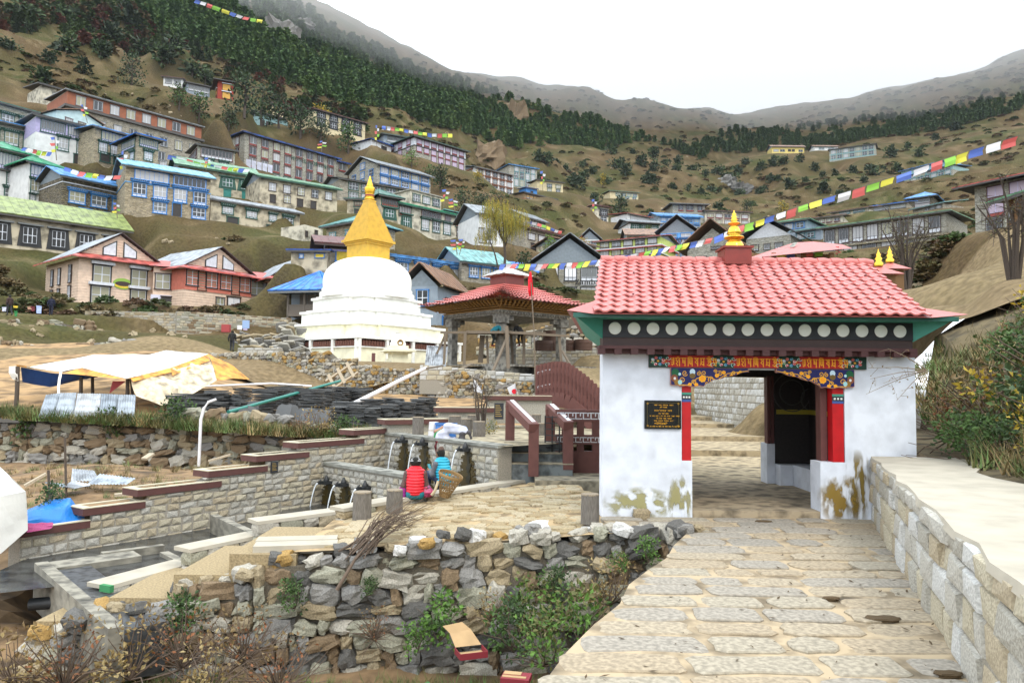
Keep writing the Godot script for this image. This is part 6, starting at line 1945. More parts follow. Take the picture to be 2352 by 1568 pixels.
func build_yard()->void:
	mt("yard_sand",S(190,165,125,0.85),1.0,"blotch",0.4,2.5,0.0,{"world":true})
	for i in 3:mt("yard_flag%d"%i,[S(192,175,140,0.85),S(178,158,120,0.85),S(200,184,152,0.85)][i],0.95,"grain",1.2,1.2,0.0,{"world":true})
	var y:=func(x,z):return yard_y(x,z)
	var ca:=on(0,1000,1145,-0.2); var cb:=on(0,1222,1106,-0.08)
	var poly:=[Y(-3.25,-11.4),Y(1.56,-11.4),Y(1.56,-16.6),Y(cb.x+0.1,cb.z+0.1),Y(ca.x,ca.z),Y(-3.3,-14.3)]
	var yard:=ground_piece(sheet(poly,y,mats.yard_sand,0.4,0.03),"yard","small paved yard between the rubble wall and the spouts")
	var pk:=PackedVector2Array(poly)
	var n:=0
	var z:=-11.6
	while z>-17.5:
		var dz:=rr(0.2,0.36)
		var x:=-3.2+rng.randf()*0.2
		while x<1.5:
			var w:=rr(0.22,0.52)
			var c:=Y(x+w/2,z-dz/2)
			if Geometry2D.is_point_in_polygon(c,pk)and rng.randf()<0.86 and n<300:
				var p:=flag_poly(x+0.012,x+w-0.012,z-0.01,z-dz+0.01,0.05)
				var yy:=yard_y(c.x)
				inst(slab_mesh(p,yy-0.06,yy+rr(0.012,0.034),Y(rr(-0.05,0.09),rr(-0.04,0.04)),0.08),"flagstone",yard,mats["yard_flag%d"%(rng.randi()%3)])
				n+=1
			x+=w
		z-=dz
	var gr:="low stone kerbs between yard and basin"
	var ks:=[[[1000,1134],[1222,1100],-0.06,0.34,"long kerb stone wall right of the basket running to the stairs"],[[790,1168],[1006,1132],-0.12,0.4,"low kerb behind the two wooden stumps and under the women"],[[592,1198],[795,1172],-0.36,0.42,"low kerb of rough blocks left of the wooden stumps"],[[437,1262],[600,1228],-0.66,0.45,"low whitewashed kerb step beside the dark water channel"],[[250,1346],[447,1292],-1.0,0.5,"lowest kerb wall with a green painted corner beside the tank"]]
	for e in ks:
		var a:=on(0,e[0][0],e[0][1],e[2]); var b:=on(0,e[1][0],e[1][1],e[2])
		var d:=(b-a).normalized()
		var nn:=d.cross(Vector3.UP)
		var t:=Transform3D(Basis(d,Vector3.UP,nn),a)
		var g:=thing("kerb",e[4],"kerb",a,t.basis,gr)
		var m:=MB.new(mats.cap_stone)
		var Lx:=(b-a).length()
		var k:=maxi(3,int(Lx/0.4))
		for i in k:
			var x0:=Lx*i/k; var x1:=Lx*(i+1)/k
			m.hexa([X(x0,-0.06,0.0+0.02*sin(i*3.3)),X(x1,-0.06,0.02*sin((i+1)*3.3)),X(x1,-0.06,-e[3]),X(x0,-0.06,-e[3]),X(x0,0.0,-0.015+0.02*sin(i*3.3)),X(x1,0.0,-0.015+0.02*sin((i+1)*3.3)),X(x1,0.01,-e[3]),X(x0,0.01,-e[3])])
		im(m,"cap",g)
		rubble_local(g,Lx,0.52 if e[2]<-0.3 else 0.3)
		if e[2]<-0.9:
			m=MB.new(mt("paint_green",L(0.04,0.22,0.08),0.8))
			m.box(X(-0.015,-0.1,0.03),X(0.06,0.005,-0.2))
			im(m,"painted_corner",g)
	var m2:=MB.new(mats.yard_flag1)
	for e in[[-4.2,-3.2,-0.38,-12.9,-11.35],[-5.0,-4.1,-0.68,-12.7,-11.3],[-5.9,-4.9,-1.0,-12.4,-11.2],[-6.9,-5.8,-1.32,-12.2,-11.1]]:
		m2.box(X(e[0],e[2]- 0.9,e[3]- 0.6),X(e[1],e[2],e[4]))
	ground_piece(m2.mesh(),"stone_steps","worn stone steps going down along the rubble wall")
	var sl:=on(0,680,1248,-0.33)
	m2=MB.new(mats.cap_stone)
	m2.box(X(-0.62,-0.08,-0.36),X(0.62,0.05,-0.02))
	m2.box(X(-0.6,-0.08,0.0),X(0.64,0.045,0.36))
	tag(inst(m2.mesh(),"stone_slab",null,null,Transform3D(Basis(Vector3.UP,0.18),sl)),"two large flat pale slabs before the twig bundle","slab")
func rubble_local(g:Node3D,Lx:float,depth:float)->void:
	var x:=0.0
	while x<Lx-0.05:
		var w:=minf(rr(0.25,0.5),Lx-x)
		var y:=-0.06
		while y>-depth:
			var h:=rr(0.14,0.24)
			inst(stone_mesh(rng.randi()%10,0.6,0.22),"stone",g,mats[["rock_pale","rock_buff","block_tan","rock_lichen"][rng.randi()%4]],Transform3D(Basis.from_scale(X(w*1.04,h*1.05,0.3)),X(x+w/2,y-h/2,-0.13)))
			y-=h
		x+=w
# ================================================================ basin with spouts
var SW0:Vector3; var SW1:Vector3
func build_basin()->void:
	mt("maroon_band",L(0.105,0.04,0.033),0.7,"soft",1.0)
	mt("planter_rim",S(205,196,170,0.9),0.9,"soft",1.0)
	mt("wet_floor",L(0.06,0.062,0.06),0.22,"blotch",0.6,0.8,0.0,{"world":true})
	mt("tank_concrete",S(160,155,140,0.8),0.85,"blotch",0.6,2.0,0.0,{"world":true})
	mt("wet_concrete",L(0.09,0.095,0.1),0.3,"blotch",1.2,0.8,0.0,{"world":true})
	mt("cap_grey",S(160,160,150,0.85),0.9,"blotch",0.6,1.5,0.0,{"world":true})
	mt("moss_wet",L(0.09,0.062,0.012),0.6,"grain",3.0,3.0)
	mt("moss_dark",L(0.035,0.03,0.012),0.5,"grain",3.0,3.0)
	mt("spout_black",L(0.025,0.028,0.03),0.5,"grain",3.0)
	SW0=at(0,58,1240,14.0); SW1=at(0,845,1010,21.2)
	SW0.y=0; SW1.y=0
	var us:=[[52,208],[200,333],[322,506],[482,611],[590,706],[685,832],[812,915]]
	var tops:=[-0.56,-0.32,-0.07,0.17,0.42,0.66,0.9]
	var d:=(SW1-SW0).normalized()
	var nn:=d.cross(Vector3.UP)
	var locate:=func(u:float)->float:
		var q:=ray(0,u,1100)
		var den:=q.x*d.z-q.z*d.x
		return(SW0.z*q.x-SW0.x*q.z)/-den
	var bs:=Basis(d,Vector3.UP,nn)
	var steps:=[]
	for i in 7:steps.push_back([locate.call(us[i][0]),locate.call(us[i][1])])
	var w:=thing("basin_wall","long stepped stone block wall along the back of the washing basin","wall",SW0+X(0,-1.3,0))
	var L7:float=steps[6][1]
	var hi:=func(s:float)->float:
		var x:float=s*L7
		var t:float=tops[0]
		for i in 7:
			if x>steps[i][0]+0.12:t=tops[i]
		return t-0.15
	ashlar(w,SW0+d*steps[0][0],SW0+d*L7,func(_s):return -1.55,hi,0.155,0.3,["block_pale","block_buff","block_tan","block_pale2","block_buff"],300,0.45,0.02)
	for i in 7:
		planter("planter",["lowest brown banded planter with a pink cloth on it","second brown banded planter from the left end","third brown banded planter of the stepped wall","fourth planter, the one left of the small black plaque","fifth planter, above the small black plaque","sixth planter, below the dry grass bank","seventh planter, nearest the upper spouts"][i],Transform3D(bs,SW0+d*steps[i][0]+X(0,tops[i],0)),steps[i][1]- steps[i][0])
	for e in[[888,1028,976,21.6,22.6,"planter behind the white bucket on the spout terrace"],[1006,1139,947,23.2,23.6,"planter left of the black slab behind the bare shrub"],[1116,1268,919,24.2,24.4,"long upper planter below the two small white flags"]]:
		var a:=at(0,e[0],e[2],e[3]); var b:=at(0,e[1],e[2]- 4,e[4])
		var dd:=(b-a); dd.y=0
		var x:=dd.normalized()
		var p:=planter("planter",e[5],Transform3D(Basis(x,Vector3.UP,x.cross(Vector3.UP)),a+X(0,0.16,0)),dd.length())
		var m:=MB.new(mats.block_pale2)
		m.box(X(0.05,-0.9,-0.05),X(dd.length(),-0.16,-0.5))
		im(m,"base",p)
	var pp:=SW0+d*(locate.call(626)as float)+nn*0.03+X(0,0.11,0)
	small_plaque("wall_plaque","small black plaque on the stepped block wall",Transform3D(bs,pp),0.2,0.26)
	var bp:=at(0,1146,944,23.2)
	small_plaque("wall_plaque","larger black lettered slab behind the bare shrub on the terrace",T3(bp),0.29,0.5)
	var F1:=func(x:float,z:float)->float:return -1.05
	var m:=MB.new(mats.wet_floor)
	var i0:=SW0+nn*0.0; var i1:=SW0+d*L7
	var fq:=func(p:Vector3,y:float)->Vector3:return X(p.x,y,p.z)
	var ka:=on(0,1000,1134,-0.06); var kb:=on(0,592,1198,-0.36); var kc:=on(0,437,1262,-0.66); var ke:=on(0,1222,1100,-0.06)
	m.quad(fq.call(kb,-0.98),fq.call(SW0+d*(locate.call(650)as float),-0.98),fq.call(i1,-0.98),fq.call(ke,-0.98))
	m.quad(fq.call(SW0,-1.12),fq.call(SW0+d*(locate.call(655)as float),-1.12),fq.call(kb,-1.12),fq.call(kc+X(-3.2,0,1.5),-1.12))
	ground_piece(m.mesh(),"basin_floor","dark wet floor of the washing basin")
	for e in[[[482,1182],[592,1232],-0.74,"concrete divider across the dark wet channel"],[[235,1270],[378,1252],-0.98,"short concrete ledge along the tank"],[[366,1268],[430,1300],-1.05,"thin concrete divider at the end of the tank"]]:
		var a:=on(0,e[0][0],e[0][1],e[2]); var b:=on(0,e[1][0],e[1][1],e[2])
		var x:=(b-a).normalized()
		m=MB.new(mats.tank_concrete)
		m.box(X(0,-0.5,0),X((b-a).length(),0,-0.16))
		tag(im(m,"divider",null,null,Transform3D(Basis(x,Vector3.UP,x.cross(Vector3.UP)),a)),e[3],"divider")
	var ta:=on(0,78,1292,-0.98); var tb:=on(0,248,1444,-1.12)
	var tx:=(tb-ta).normalized()
	var tn:=tx.cross(Vector3.UP)
	var tl:=(tb-ta).length()
	var g:=thing("water_tank","open concrete tank of greenish water with a wide wet rim","tank",ta,Basis(tx,Vector3.UP,tn))
	m=MB.new(mats.tank_concrete)
	m.box(X(0,-0.75,0),X(tl,-0.001,-0.2))
	m.box(X(0.0,-0.75,-0.2),X(0.5,-0.02,-1.6))
	im(m,"outer_wall",g)
	m=MB.new(mats.wet_concrete)
	m.box(X(0.5,-0.75,-0.2),X(tl,-0.06,-0.75))
	im(m,"wet_rim",g)
	m=MB.new(mt("tank_water",L(0.075,0.095,0.07),0.06,"",1.0,0.0,0.0))
	m.box(X(0.5,-0.6,-0.75),X(tl-0.2,-0.2,-2.9))
	im(m,"water",g)
	m=MB.new(mats.spout_black)
	var pa:=on(0,68,1388,-1.45)
	m.tube([X(0,0,0),X(0.55,0.03,-0.1)],0.1,0.1,14)
	tag(im(m,"drain_pipe",null,null,T3(pa)),"short thick black drain pipe below the tank wall","pipe")
	spout_wall("spout_wall","lower spout wall with three black water spouts over mossy stains",on(0,712,1056,0.1),on(0,945,1092,0.1),-1.1,[[757,1106],[797,1111],[846,1119]],["left","middle","right"])
	spout_wall("spout_wall","upper spout wall with three black water spouts below the laundry",on(0,882,992,0.78),on(0,1145,1022,0.78),-0.5,[[931,1012],[977,1018],[1076,1031]],["left","middle","right"])
	mt("terrace_flag",S(180,168,140,0.85),0.95,"blotch",0.5,2.0,0.0,{"world":true})
	var ua:=on(0,882,992,0.78); var ub:=on(0,1160,1024,0.78)
	m=MB.new(mats.terrace_flag)
	m.quad(X(ua.x,0.76,ua.z-0.1),X(ua.x-0.5,0.8,-26),X(3.5,0.8,-26),X(ub.x,0.76,ub.z-0.1))
	m.quad(X(ub.x,0.759,ub.z-0.1),X(3.5,0.799,-26),X(3.5,0.79,-20.2),X(1.2,0.77,-19.4))
	ground_piece(m.mesh(),"spout_terrace","flagged terrace behind the upper spouts")
func planter(called:String,label:String,t:Transform3D,Lx:float)->Node3D:
	var g:=thing(called,label,"planter",t.origin,t.basis,"brown banded planters")
	var W:=0.55
	var m:=MB.new(mats.maroon_band)
	m.box(X(-0.08,-0.15,0.05),X(Lx,-0.012,-0.02)); m.box(X(-0.08,-0.15,-0.02),X(-0.01,-0.012,-W))
	im(m,"band",g)
	m=MB.new(mats.planter_rim)
	m.box(X(-0.085,-0.012,0.055),X(Lx,0.006,-0.07)); m.box(X(-0.085,-0.012,-0.07),X(0.1,0.0055,-W))
	m.box(X(0.1,-0.012,-W+0.1),X(Lx,0.0056,-W)); m.box(X(Lx-0.08,-0.012,-0.07),X(Lx,0.0054,-W+0.1))
	im(m,"rim",g)
	m=MB.new(mats.gully_soil)
	m.box(X(0.1,-0.3,-0.07),X(Lx-0.08,-0.06,-W+0.1))
	im(m,"soil",g)
	return g
func small_plaque(called:String,label:String,t:Transform3D,w:float,h:float)->void:
	var g:=thing(called,label,"plaque",t.origin,t.basis)
	var m:=MB.new(mats.frieze_black)
	m.box(X(-w/2,-h/2,0),X(w/2,h/2,0.03))
	im(m,"slab",g)
	m=MB.new(mt("letter_gold",L(0.3,0.2,0.05),0.6))
	for i in 6:m.box(X(-w*0.38,h*(0.32-0.13*i),0.03),X(w*(0.1+0.26*fmod(i*0.37,1.0)),h*(0.32-0.13*i)+h*0.05,0.033))
	im(m,"inscription",g)
func spout_wall(called:String,label:String,a:Vector3,b:Vector3,lo:float,taps:Array,which:Array)->void:
	var top:=a.y
	var d:=(b-a); d.y=0
	var Lx:=d.length()
	d/=Lx
	var n:=d.cross(Vector3.UP)
	var bs:=Basis(d,Vector3.UP,n)
	var w:=thing(called,label,"wall",X(a.x,lo,a.z))
	ashlar(w,X(a.x,0,a.z),X(b.x,0,b.z),func(_s):return lo,func(_s):return top-0.07,0.16,0.24,["block_pale","block_pale2","block_buff","block_pale"],300,0.4,0.02)
	var m:=MB.new(mats.cap_grey)
	m.box(X(-0.05,-0.07,0.05),X(Lx+0.05,0.0,-0.4),Transform3D(bs,X(a.x,top,a.z)- w.position))
	im(m,"coping",w)
	for i in taps.size():
		var q:=ray(0,taps[i][0],taps[i][1])
		var den:=q.x*d.z-q.z*d.x
		var x:=(a.z*q.x-a.x*q.z)/-den
		var p:=X(a.x,0,a.z)+d*x
		var dist:=-p.z
		var y:=eye.y+q.y*dist
		var t:=Transform3D(bs,X(p.x,y,p.z)- w.position)
		m=MB.new(mats.moss_wet)
		var dep:=y-lo
		for k in 26:
			var f:=k/26.0
			var half:=lerpf(0.1,0.42,pow(f,0.7))*(1.0+0.2*sin(k*2.1))
			m.cbox(X(0.1*sin(k*1.3)*0.4+0.05*f,-0.05-dep*f,0.035),X(half*2,dep/24,0.02+0.012*sin(k*5.0)+0.012),t)
		m.use(mats.moss_dark)
		for k in 14:m.cbox(X(0.1+0.03*sin(k*2.0),-0.06-dep*k/14.0,0.062),X(0.13+0.05*sin(k*1.7),dep/13.5,0.02),t)
		im(m,"moss",w)
		var tap:=thing("water_spout","%s black carved spout of the %s"%[which[i],"lower spout wall" if top<0.5 else "upper spout wall"],"spout",w.position+t.origin,bs,"black carved water spouts")
		m=MB.new(mats.spout_black)
		m.box(X(-0.09,-0.05,0.0),X(0.13,0.03,0.24))
		m.box(X(-0.06,-0.04,0.24),X(0.04,0.02,0.34))
		m.lathe([Y(0.07,0.03),Y(0.075,0.07),Y(0.05,0.11),Y(0.03,0.16),Y(0.0,0.19)],10,T3(X(0.03,0,0.12)))
		m.tube([X(-0.02,0.02,0.3),X(-0.02,0.08,0.24)],0.03,0.015,6)
		im(m,"spout_head",tap)
		m=MB.new(mt("falling_water",Color(0.75,0.8,0.84,1.0),0.15))
		var pts:=[]
		for k in 12:
			var f:=k/11.0
			pts.push_back(X(-0.02-0.1*f,-0.02 -(dep-0.05)*f*f,0.34+0.16*f))
		m.tube(pts,0.022,0.014,6)
		im(m,"water_jet",tap)
# ================================================================ stairs, railings and bridge
func key_band(m:MB,a:Vector3,b:Vector3,h:float,n:Vector3,unit:float)->void:
	var d:=b-a
	var L0:=d.length()
	d/=L0
	var up:=n.cross(d).normalized()
	if up.y<0:up=-up
	var k:=maxi(1,int(L0/unit))
	var u:=L0/k
	var bar:=func(x0:float,y0:float,x1:float,y1:float)->void:
		var w:=h*0.11
		var p:=a+d*minf(x0,x1)+up*minf(y0,y1)
		var q:=a+d*maxf(x0,x1)+up*maxf(y0,y1)
		var e:=d*w+up*w
		var lo:=p-e*0.5; var hi2:=q+e*0.5
		var dx:=(hi2-lo).dot(d); var dy:=(hi2-lo).dot(up)
		m.hexa([lo,lo+d*dx,lo+d*dx-n*0.004,lo-n*0.004,lo+up*dy+n*0.004,lo+up*dy+d*dx+n*0.004,lo+up*dy+d*dx-n*0.004,lo+up*dy-n*0.004])
	for i in k:
		var x:=u*i
		bar.call(x+u*0.1,h*0.8,x+u*0.9,h*0.8)
		bar.call(x+u*0.5,h*0.2,x+u*0.5,h*0.8)
		bar.call(x+u*0.5,h*0.2,x+u*0.95,h*0.2)
		bar.call(x+u*0.1,h*0.5,x+u*0.1,h*0.8)
		bar.call(x+u*0.05,h*0.2,x+u*0.28,h*0.2)
func build_stairs()->void:
	mt("rail_brown",L(0.135,0.05,0.04),0.7,"soft",1.0)
	mt("rail_white",L(0.6,0.6,0.62),0.7)
	mt("step_grey",S(165,155,132,0.85),0.9,"blotch",0.6,1.5,0.0,{"world":true})
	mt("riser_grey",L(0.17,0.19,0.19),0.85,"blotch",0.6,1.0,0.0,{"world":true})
	var g:=thing("steps","grey concrete steps up to the spout terrace between brown handrails","stairs",at(0,1260,1080,18.2))
	var o:=g.position
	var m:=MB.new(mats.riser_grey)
	var pts:=[[1245,1318,1068,1062,18.4],[1215,1315,1045,1035,18.8],[1200,1290,1027,1020,19.2]]
	var y0:=0.06
	var top:=MB.new(mats.step_grey)
	for i in 3:
		var xl:float=at(0,1160,1000,18.0).x-0.0
		var xr:float=at(0,1312,1000,18.4).x
		var z:float=-17.9-0.33*i
		var y:=0.12+0.22*(i+1)
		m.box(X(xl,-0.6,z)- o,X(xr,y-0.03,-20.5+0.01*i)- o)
		top.box(X(xl-0.02,y-0.029,z+0.03)- o,X(xr+0.02,y,z-0.36)- o)
	im(m,"risers",g)
	inst(top.mesh(),"treads",g)
	m=MB.new(mats.step_grey)
	var a:=at(0,1228,1090,17.6); var b:=at(0,1384,1085,17.8)
	m.box(X(a.x,-0.6,-17.0),X(2.2,0.05,-18.6))
	m.box(X(b.x-0.35,-0.6,-18.6),X(4.0,0.24,-24))
	ground_piece(m.mesh(),"landing","stone landing at the foot of the steps")
	for e in[[1172,1226,928,982,19.4,17.75,1032,1083,"left brown concrete handrail of the steps with a white topped rail"],[1264,1305,937,977,19.3,18.0,1040,1068,"right brown concrete handrail of the steps"]]:
		var p:=at(0,e[0],e[2],e[4]); var q:=at(0,e[1],e[3],e[5])
		var t:=thing("handrail",e[8],"handrail",X(q.x,at(0,e[1],e[7],e[5]).y,q.z),Basis(),"brown concrete handrails")
		m=MB.new(mats.rail_brown)
		for k in[[p,e[6],e[0],e[4]],[q,e[7],e[1],e[5]]]:
			var ft:=at(0,k[2],k[1],k[3]).y
			m.box(X(k[0].x-0.12,ft-0.1,k[0].z+0.12)- t.position,X(k[0].x+0.12,k[0].y-0.02,k[0].z-0.12)- t.position)
			im(m,"post",t)
			m=MB.new(mats.rail_brown)
		m.beam(p+X(0,0.0,-0.15)- t.position,q+X(0,0.0,0.15)- t.position,0.25,0.2)
		im(m,"rail",t)
		m=MB.new(mats.rail_white)
		m.beam(p+X(0.04,0.103,-0.1)- t.position,q+X(0.04,0.103,0.1)- t.position,0.1,0.015)
		im(m,"white_line",t)
	var gp:=at(0,1252,1010,18.6)
	var gt:=thing("iron_gate","small black iron lattice gate hinged at the handrail","gate",gp+X(0,-0.35,0),Basis(Vector3.UP,-0.7))
	m=MB.new(mats.spout_black)
	for x in[0.0,0.22,0.44,0.66]:m.beam(X(x,0,0),X(x,0.95,0),0.025,0.025)
	im(m,"uprights",gt)
	m=MB.new(mats.spout_black)
	for k in 7:m.beam(X(0,0.02+0.15*k,0.01),X(0.66,0.02+0.15*k,0.01),0.02,0.02)
	im(m,"bars",gt)
	var ba:=at(0,1276,940,18.6); var bb:=at(0,1400,937,18.6)
	var t:=thing("balustrade","brown balustrade with two bands of white key pattern beside the gate wall","balustrade",X(ba.x,0.24,-18.6))
	var W:=bb.x-ba.x
	var yt:=ba.y-0.24
	m=MB.new(mats.rail_brown)
	m.box(X(0,yt-0.3,0.1),X(W,yt,-0.1)); m.box(X(0,yt-0.85,0.1),X(W,yt-0.62,-0.1)); m.box(X(0,-0.3,0.11),X(W,yt-1.02,-0.11))
	im(m,"rails",t)
	for k in 4:
		m=MB.new(mats.rail_brown)
		m.box(X(W*(0.12+0.28*k),yt-1.02,0.08),X(W*(0.12+0.28*k)+0.17,yt-0.29,-0.08))
		im(m,"post",t)
	m=MB.new(mats.rail_white)
	key_band(m,X(0.03,yt-0.27,0.106),X(W,yt-0.27,0.106),0.24,Vector3.BACK,0.17)
	key_band(m,X(0.03,yt-0.83,0.106),X(W,yt-0.83,0.106),0.19,Vector3.BACK,0.17)
	im(m,"key_pattern",t)
	var br:=thing("bridge_railing","arched brown footbridge railing with close posts and white key bands","railing",at(0,1240,905,26.0))
	o=br.position
	var arc:=[]
	for k in 16:
		var u:=lerpf(1236,1400,k/15.0)
		var v:=858.0 if u<1300 else 858.0+70.0*pow((u-1300)/90.0,1.5)
		arc.push_back(at(0,u,v -(8.0*sin(clampf((u-1236)/90.0,0,1)*PI)),lerpf(26.0,24.0,k/15.0))- o)
	m=MB.new(mats.rail_brown)
	var white:=MB.new(mats.rail_white)
	for k in 15:
		for dy in[0.0,-0.5]:
			m.beam(arc[k]+X(0,dy,0),arc[k+1]+X(0,dy,0),0.14,0.2)
			key_band(white,arc[k]+X(0,dy-0.09,0.075),arc[k+1]+X(0,dy-0.09,0.075),0.17,Vector3.BACK,0.16)
		m.beam(arc[k]+X(0,-1.0,0),arc[k+1]+X(0,-1.0,0),0.3,0.5)
	im(m,"arched_rails",br)
	inst(white.mesh(),"key_pattern",br)
	m=MB.new(mats.rail_brown)
	m.box(X(-0.09,-0.8,0.06),X(0.09,0.26,-0.06))
	m.box(X(-0.07,0.26,0.05),X(0.07,0.3,-0.05))
	var pm:=m.mesh()
	for k in 20:
		var f:=k/19.0*14.99
		inst(pm,"post",br,null,T3((arc[int(f)]as Vector3).lerp(arc[int(f)+1],f-int(f))+X(0,0,0.02)))


# ================================================================ middle ground: field, terrace walls, slates, shelter
func field_y(x:float,z:float)->float:
	var d:=-z
	var u:=1176.0+x/d*F
	var k:=smoothstep(300.0,720.0,u)
	return lerpf(0.72+(d-27.5)*0.155,0.42+(d-26.0)*0.062,k)
func build_mid()->void:
	mt("field_soil",S(176,143,100,0.85),1.0,"blotch",0.16,6.0,0.0,{"world":true})
	var poly:=[]
	for e in[[-250,29],[0,28.2],[300,27.4],[500,27.2],[700,26.4],[845,25.4],[900,24.6],[1060,25.2],[1190,25.4],[1240,26.5],[1245,42],[1000,46],[800,49],[480,56],[100,54],[-250,52]]:
		poly.push_back(Y((e[0]- 1176.0)/F*e[1],-e[1]))
	ground_piece(sheet(poly,func(x,z):return field_y(x,z),mats.field_soil,0.8,0.12),"field","bare brown field and stone yard below the stupa")
	var P:=func(u:float,d:float)->Vector3:return X((u-1176.0)/F*d,0,-d)
	var pw:=func(stops:Array)->Callable:
		return func(s:float)->float:
			for i in range(1,stops.size()):
				if s<=stops[i][0]:return lerpf(stops[i-1][1],stops[i][1],(s-stops[i-1][0])/(stops[i][0]- stops[i-1][0]))
			return stops[-1][1]
	var a:Vector3=P.call(-150,28.6); var b:Vector3=P.call(520,27.0); var c:Vector3=P.call(850,25.2)
	var w:=thing("terrace_wall","boulder terrace wall with grass on top below the tarpaulin shelter","wall",a.lerp(b,0.5)+X(0,-1,0))
	rubble(w,a,b,func(_s):return -1.1,pw.call([[0,0.5],[0.5,0.62],[0.72,0.7],[0.85,1.0],[1,0.98]]),0.5,rock_mats(2),300,0.25)
	w=thing("terrace_wall","boulder terrace wall below the slate stacks and dry grass","wall",b.lerp(c,0.5)+X(0,-1,0))
	rubble(w,b,c,func(s):return lerpf(-1.1,-0.4,s),pw.call([[0,0.98],[0.5,0.86],[1,0.42]]),0.42,rock_mats(2),300,0.2)
	a=P.call(478,52); b=P.call(802,46)
	w=thing("terrace_wall","mixed stone terrace wall left of the stupa with a stepped end","wall",a.lerp(b,0.5)+X(0,1.5,0))
	rubble(w,a,b,func(_s):return 1.6,func(s):return 4.1 if s<0.84 else 3.62,0.34,rock_mats(1),300,0.12)
	c=P.call(1238,39.6)
	w=thing("terrace_wall","long pale stone terrace wall below the stupa and pavilion","wall",b.lerp(c,0.5)+X(0,1.2,0))
	rubble(w,b,c,func(s):return lerpf(1.5,0.8,s),pw.call([[0,3.3],[0.3,3.0],[0.6,2.85],[1,2.2]]),0.3,rock_mats(1),300,0.1)
	w=thing("stone_plinth","pale block plinth in front of the pavilion","plinth",P.call(1100,42)+X(0,2.6,0))
	ashlar(w,P.call(965,43.0),P.call(1236,41.2),func(_s):return 2.4,func(s):return lerpf(3.3,2.75,s),0.26,0.5,["block_pale","block_white","block_buff"],80,2.5)
	w=thing("garden_wall","long stone wall below the pink guest house","wall",P.call(420,72)+X(0,5.8,0))
	ashlar(w,P.call(190,70),P.call(402,71),func(_s):return 5.6,func(_s):return 8.7,0.24,0.5,["block_buff","block_tan","rock_buff","block_pale2","rock_pale"],300,0.6,0.03,2.0)
	w=thing("garden_wall","right part of the stone wall below the guest house with a red box on it","wall",P.call(520,74)+X(0,5.8,0))
	ashlar(w,P.call(402,70.6),P.call(668,77),func(_s):return 5.6,func(_s):return 8.8,0.24,0.5,["block_buff","block_tan","rock_brown","block_pale2","rock_lichen"],300,0.6,0.03,2.0)
	w=thing("field_wall","rough field wall of rounded stones at the far left","wall",P.call(60,62)+X(0,6,0))
	rubble(w,P.call(-120,62),P.call(196,62.5),func(_s):return 5.6,func(s):return 7.0+0.2*sin(s*20),0.6,rock_mats(2),200,0.2)
	w=thing("field_wall","low collapsed terrace wall above the brown field","wall",P.call(120,52)+X(0,4,0))
	rubble(w,P.call(-150,51),P.call(330,53.5),func(_s):return 3.6,func(s):return 4.75+0.3*sin(s*9),0.55,rock_mats(2),200,0.3)
	w=thing("back_wall","block wall behind the pavilion","wall",P.call(1260,55)+X(0,3.2,0))
	ashlar(w,P.call(1120,57),P.call(1400,53),func(_s):return 3.0,func(_s):return 4.9,0.24,0.45,["block_pale","block_buff","block_pale2"],300,0.5)
	w=thing("rubble_bank","heaped rubble bank of pale stones right of the pavilion roof","bank",P.call(1290,62)+X(0,5,0))
	rubble(w,P.call(1100,63),P.call(1400,60),func(_s):return 4.6,func(s):return lerpf(6.4,8.6,clampf(s*1.6-0.5,0,1)),0.6,rock_mats(1),260,1.2)
	w=thing("low_white_wall","low pale block wall under the slab pile by the walking man","wall",P.call(560,58)+X(0,4,0))
	ashlar(w,P.call(545,59),P.call(640,58),func(_s):return 3.9,func(_s):return 4.85,0.26,0.6,["block_white","block_pale"],60,0.5)
	var sp:=P.call(612,63.5)as Vector3
	var pile:=thing("slab_pile","sloping pile of split stone slabs between guest house wall and stupa","slab pile",sp+X(0,4.2,0))
	for i in 70:
		var t:=rng.randf()
		var p:=X(lerpf(-3.6,3.4,rng.randf()),lerpf(0,3.3,t),lerpf(1.6,-3.5,t))
		if p.x<-1.5 and t>0.55:p.y*=0.6
		inst(stone_mesh(rng.randi()%10,0.75,0.16),"slab",pile,mats[["rock_pale","block_pale2","rock_buff","rock_grey"][rng.randi()%4]],Transform3D(Basis.from_euler(X(-0.8+rr(-0.4,0.4),rr(-0.5,0.5),rr(-0.5,0.5)))*Basis.from_scale(X(rr(0.8,1.5),rr(0.1,0.2),rr(0.6,1.1))),p))
	build_slates(P)
	build_shelter()
	build_scraps()
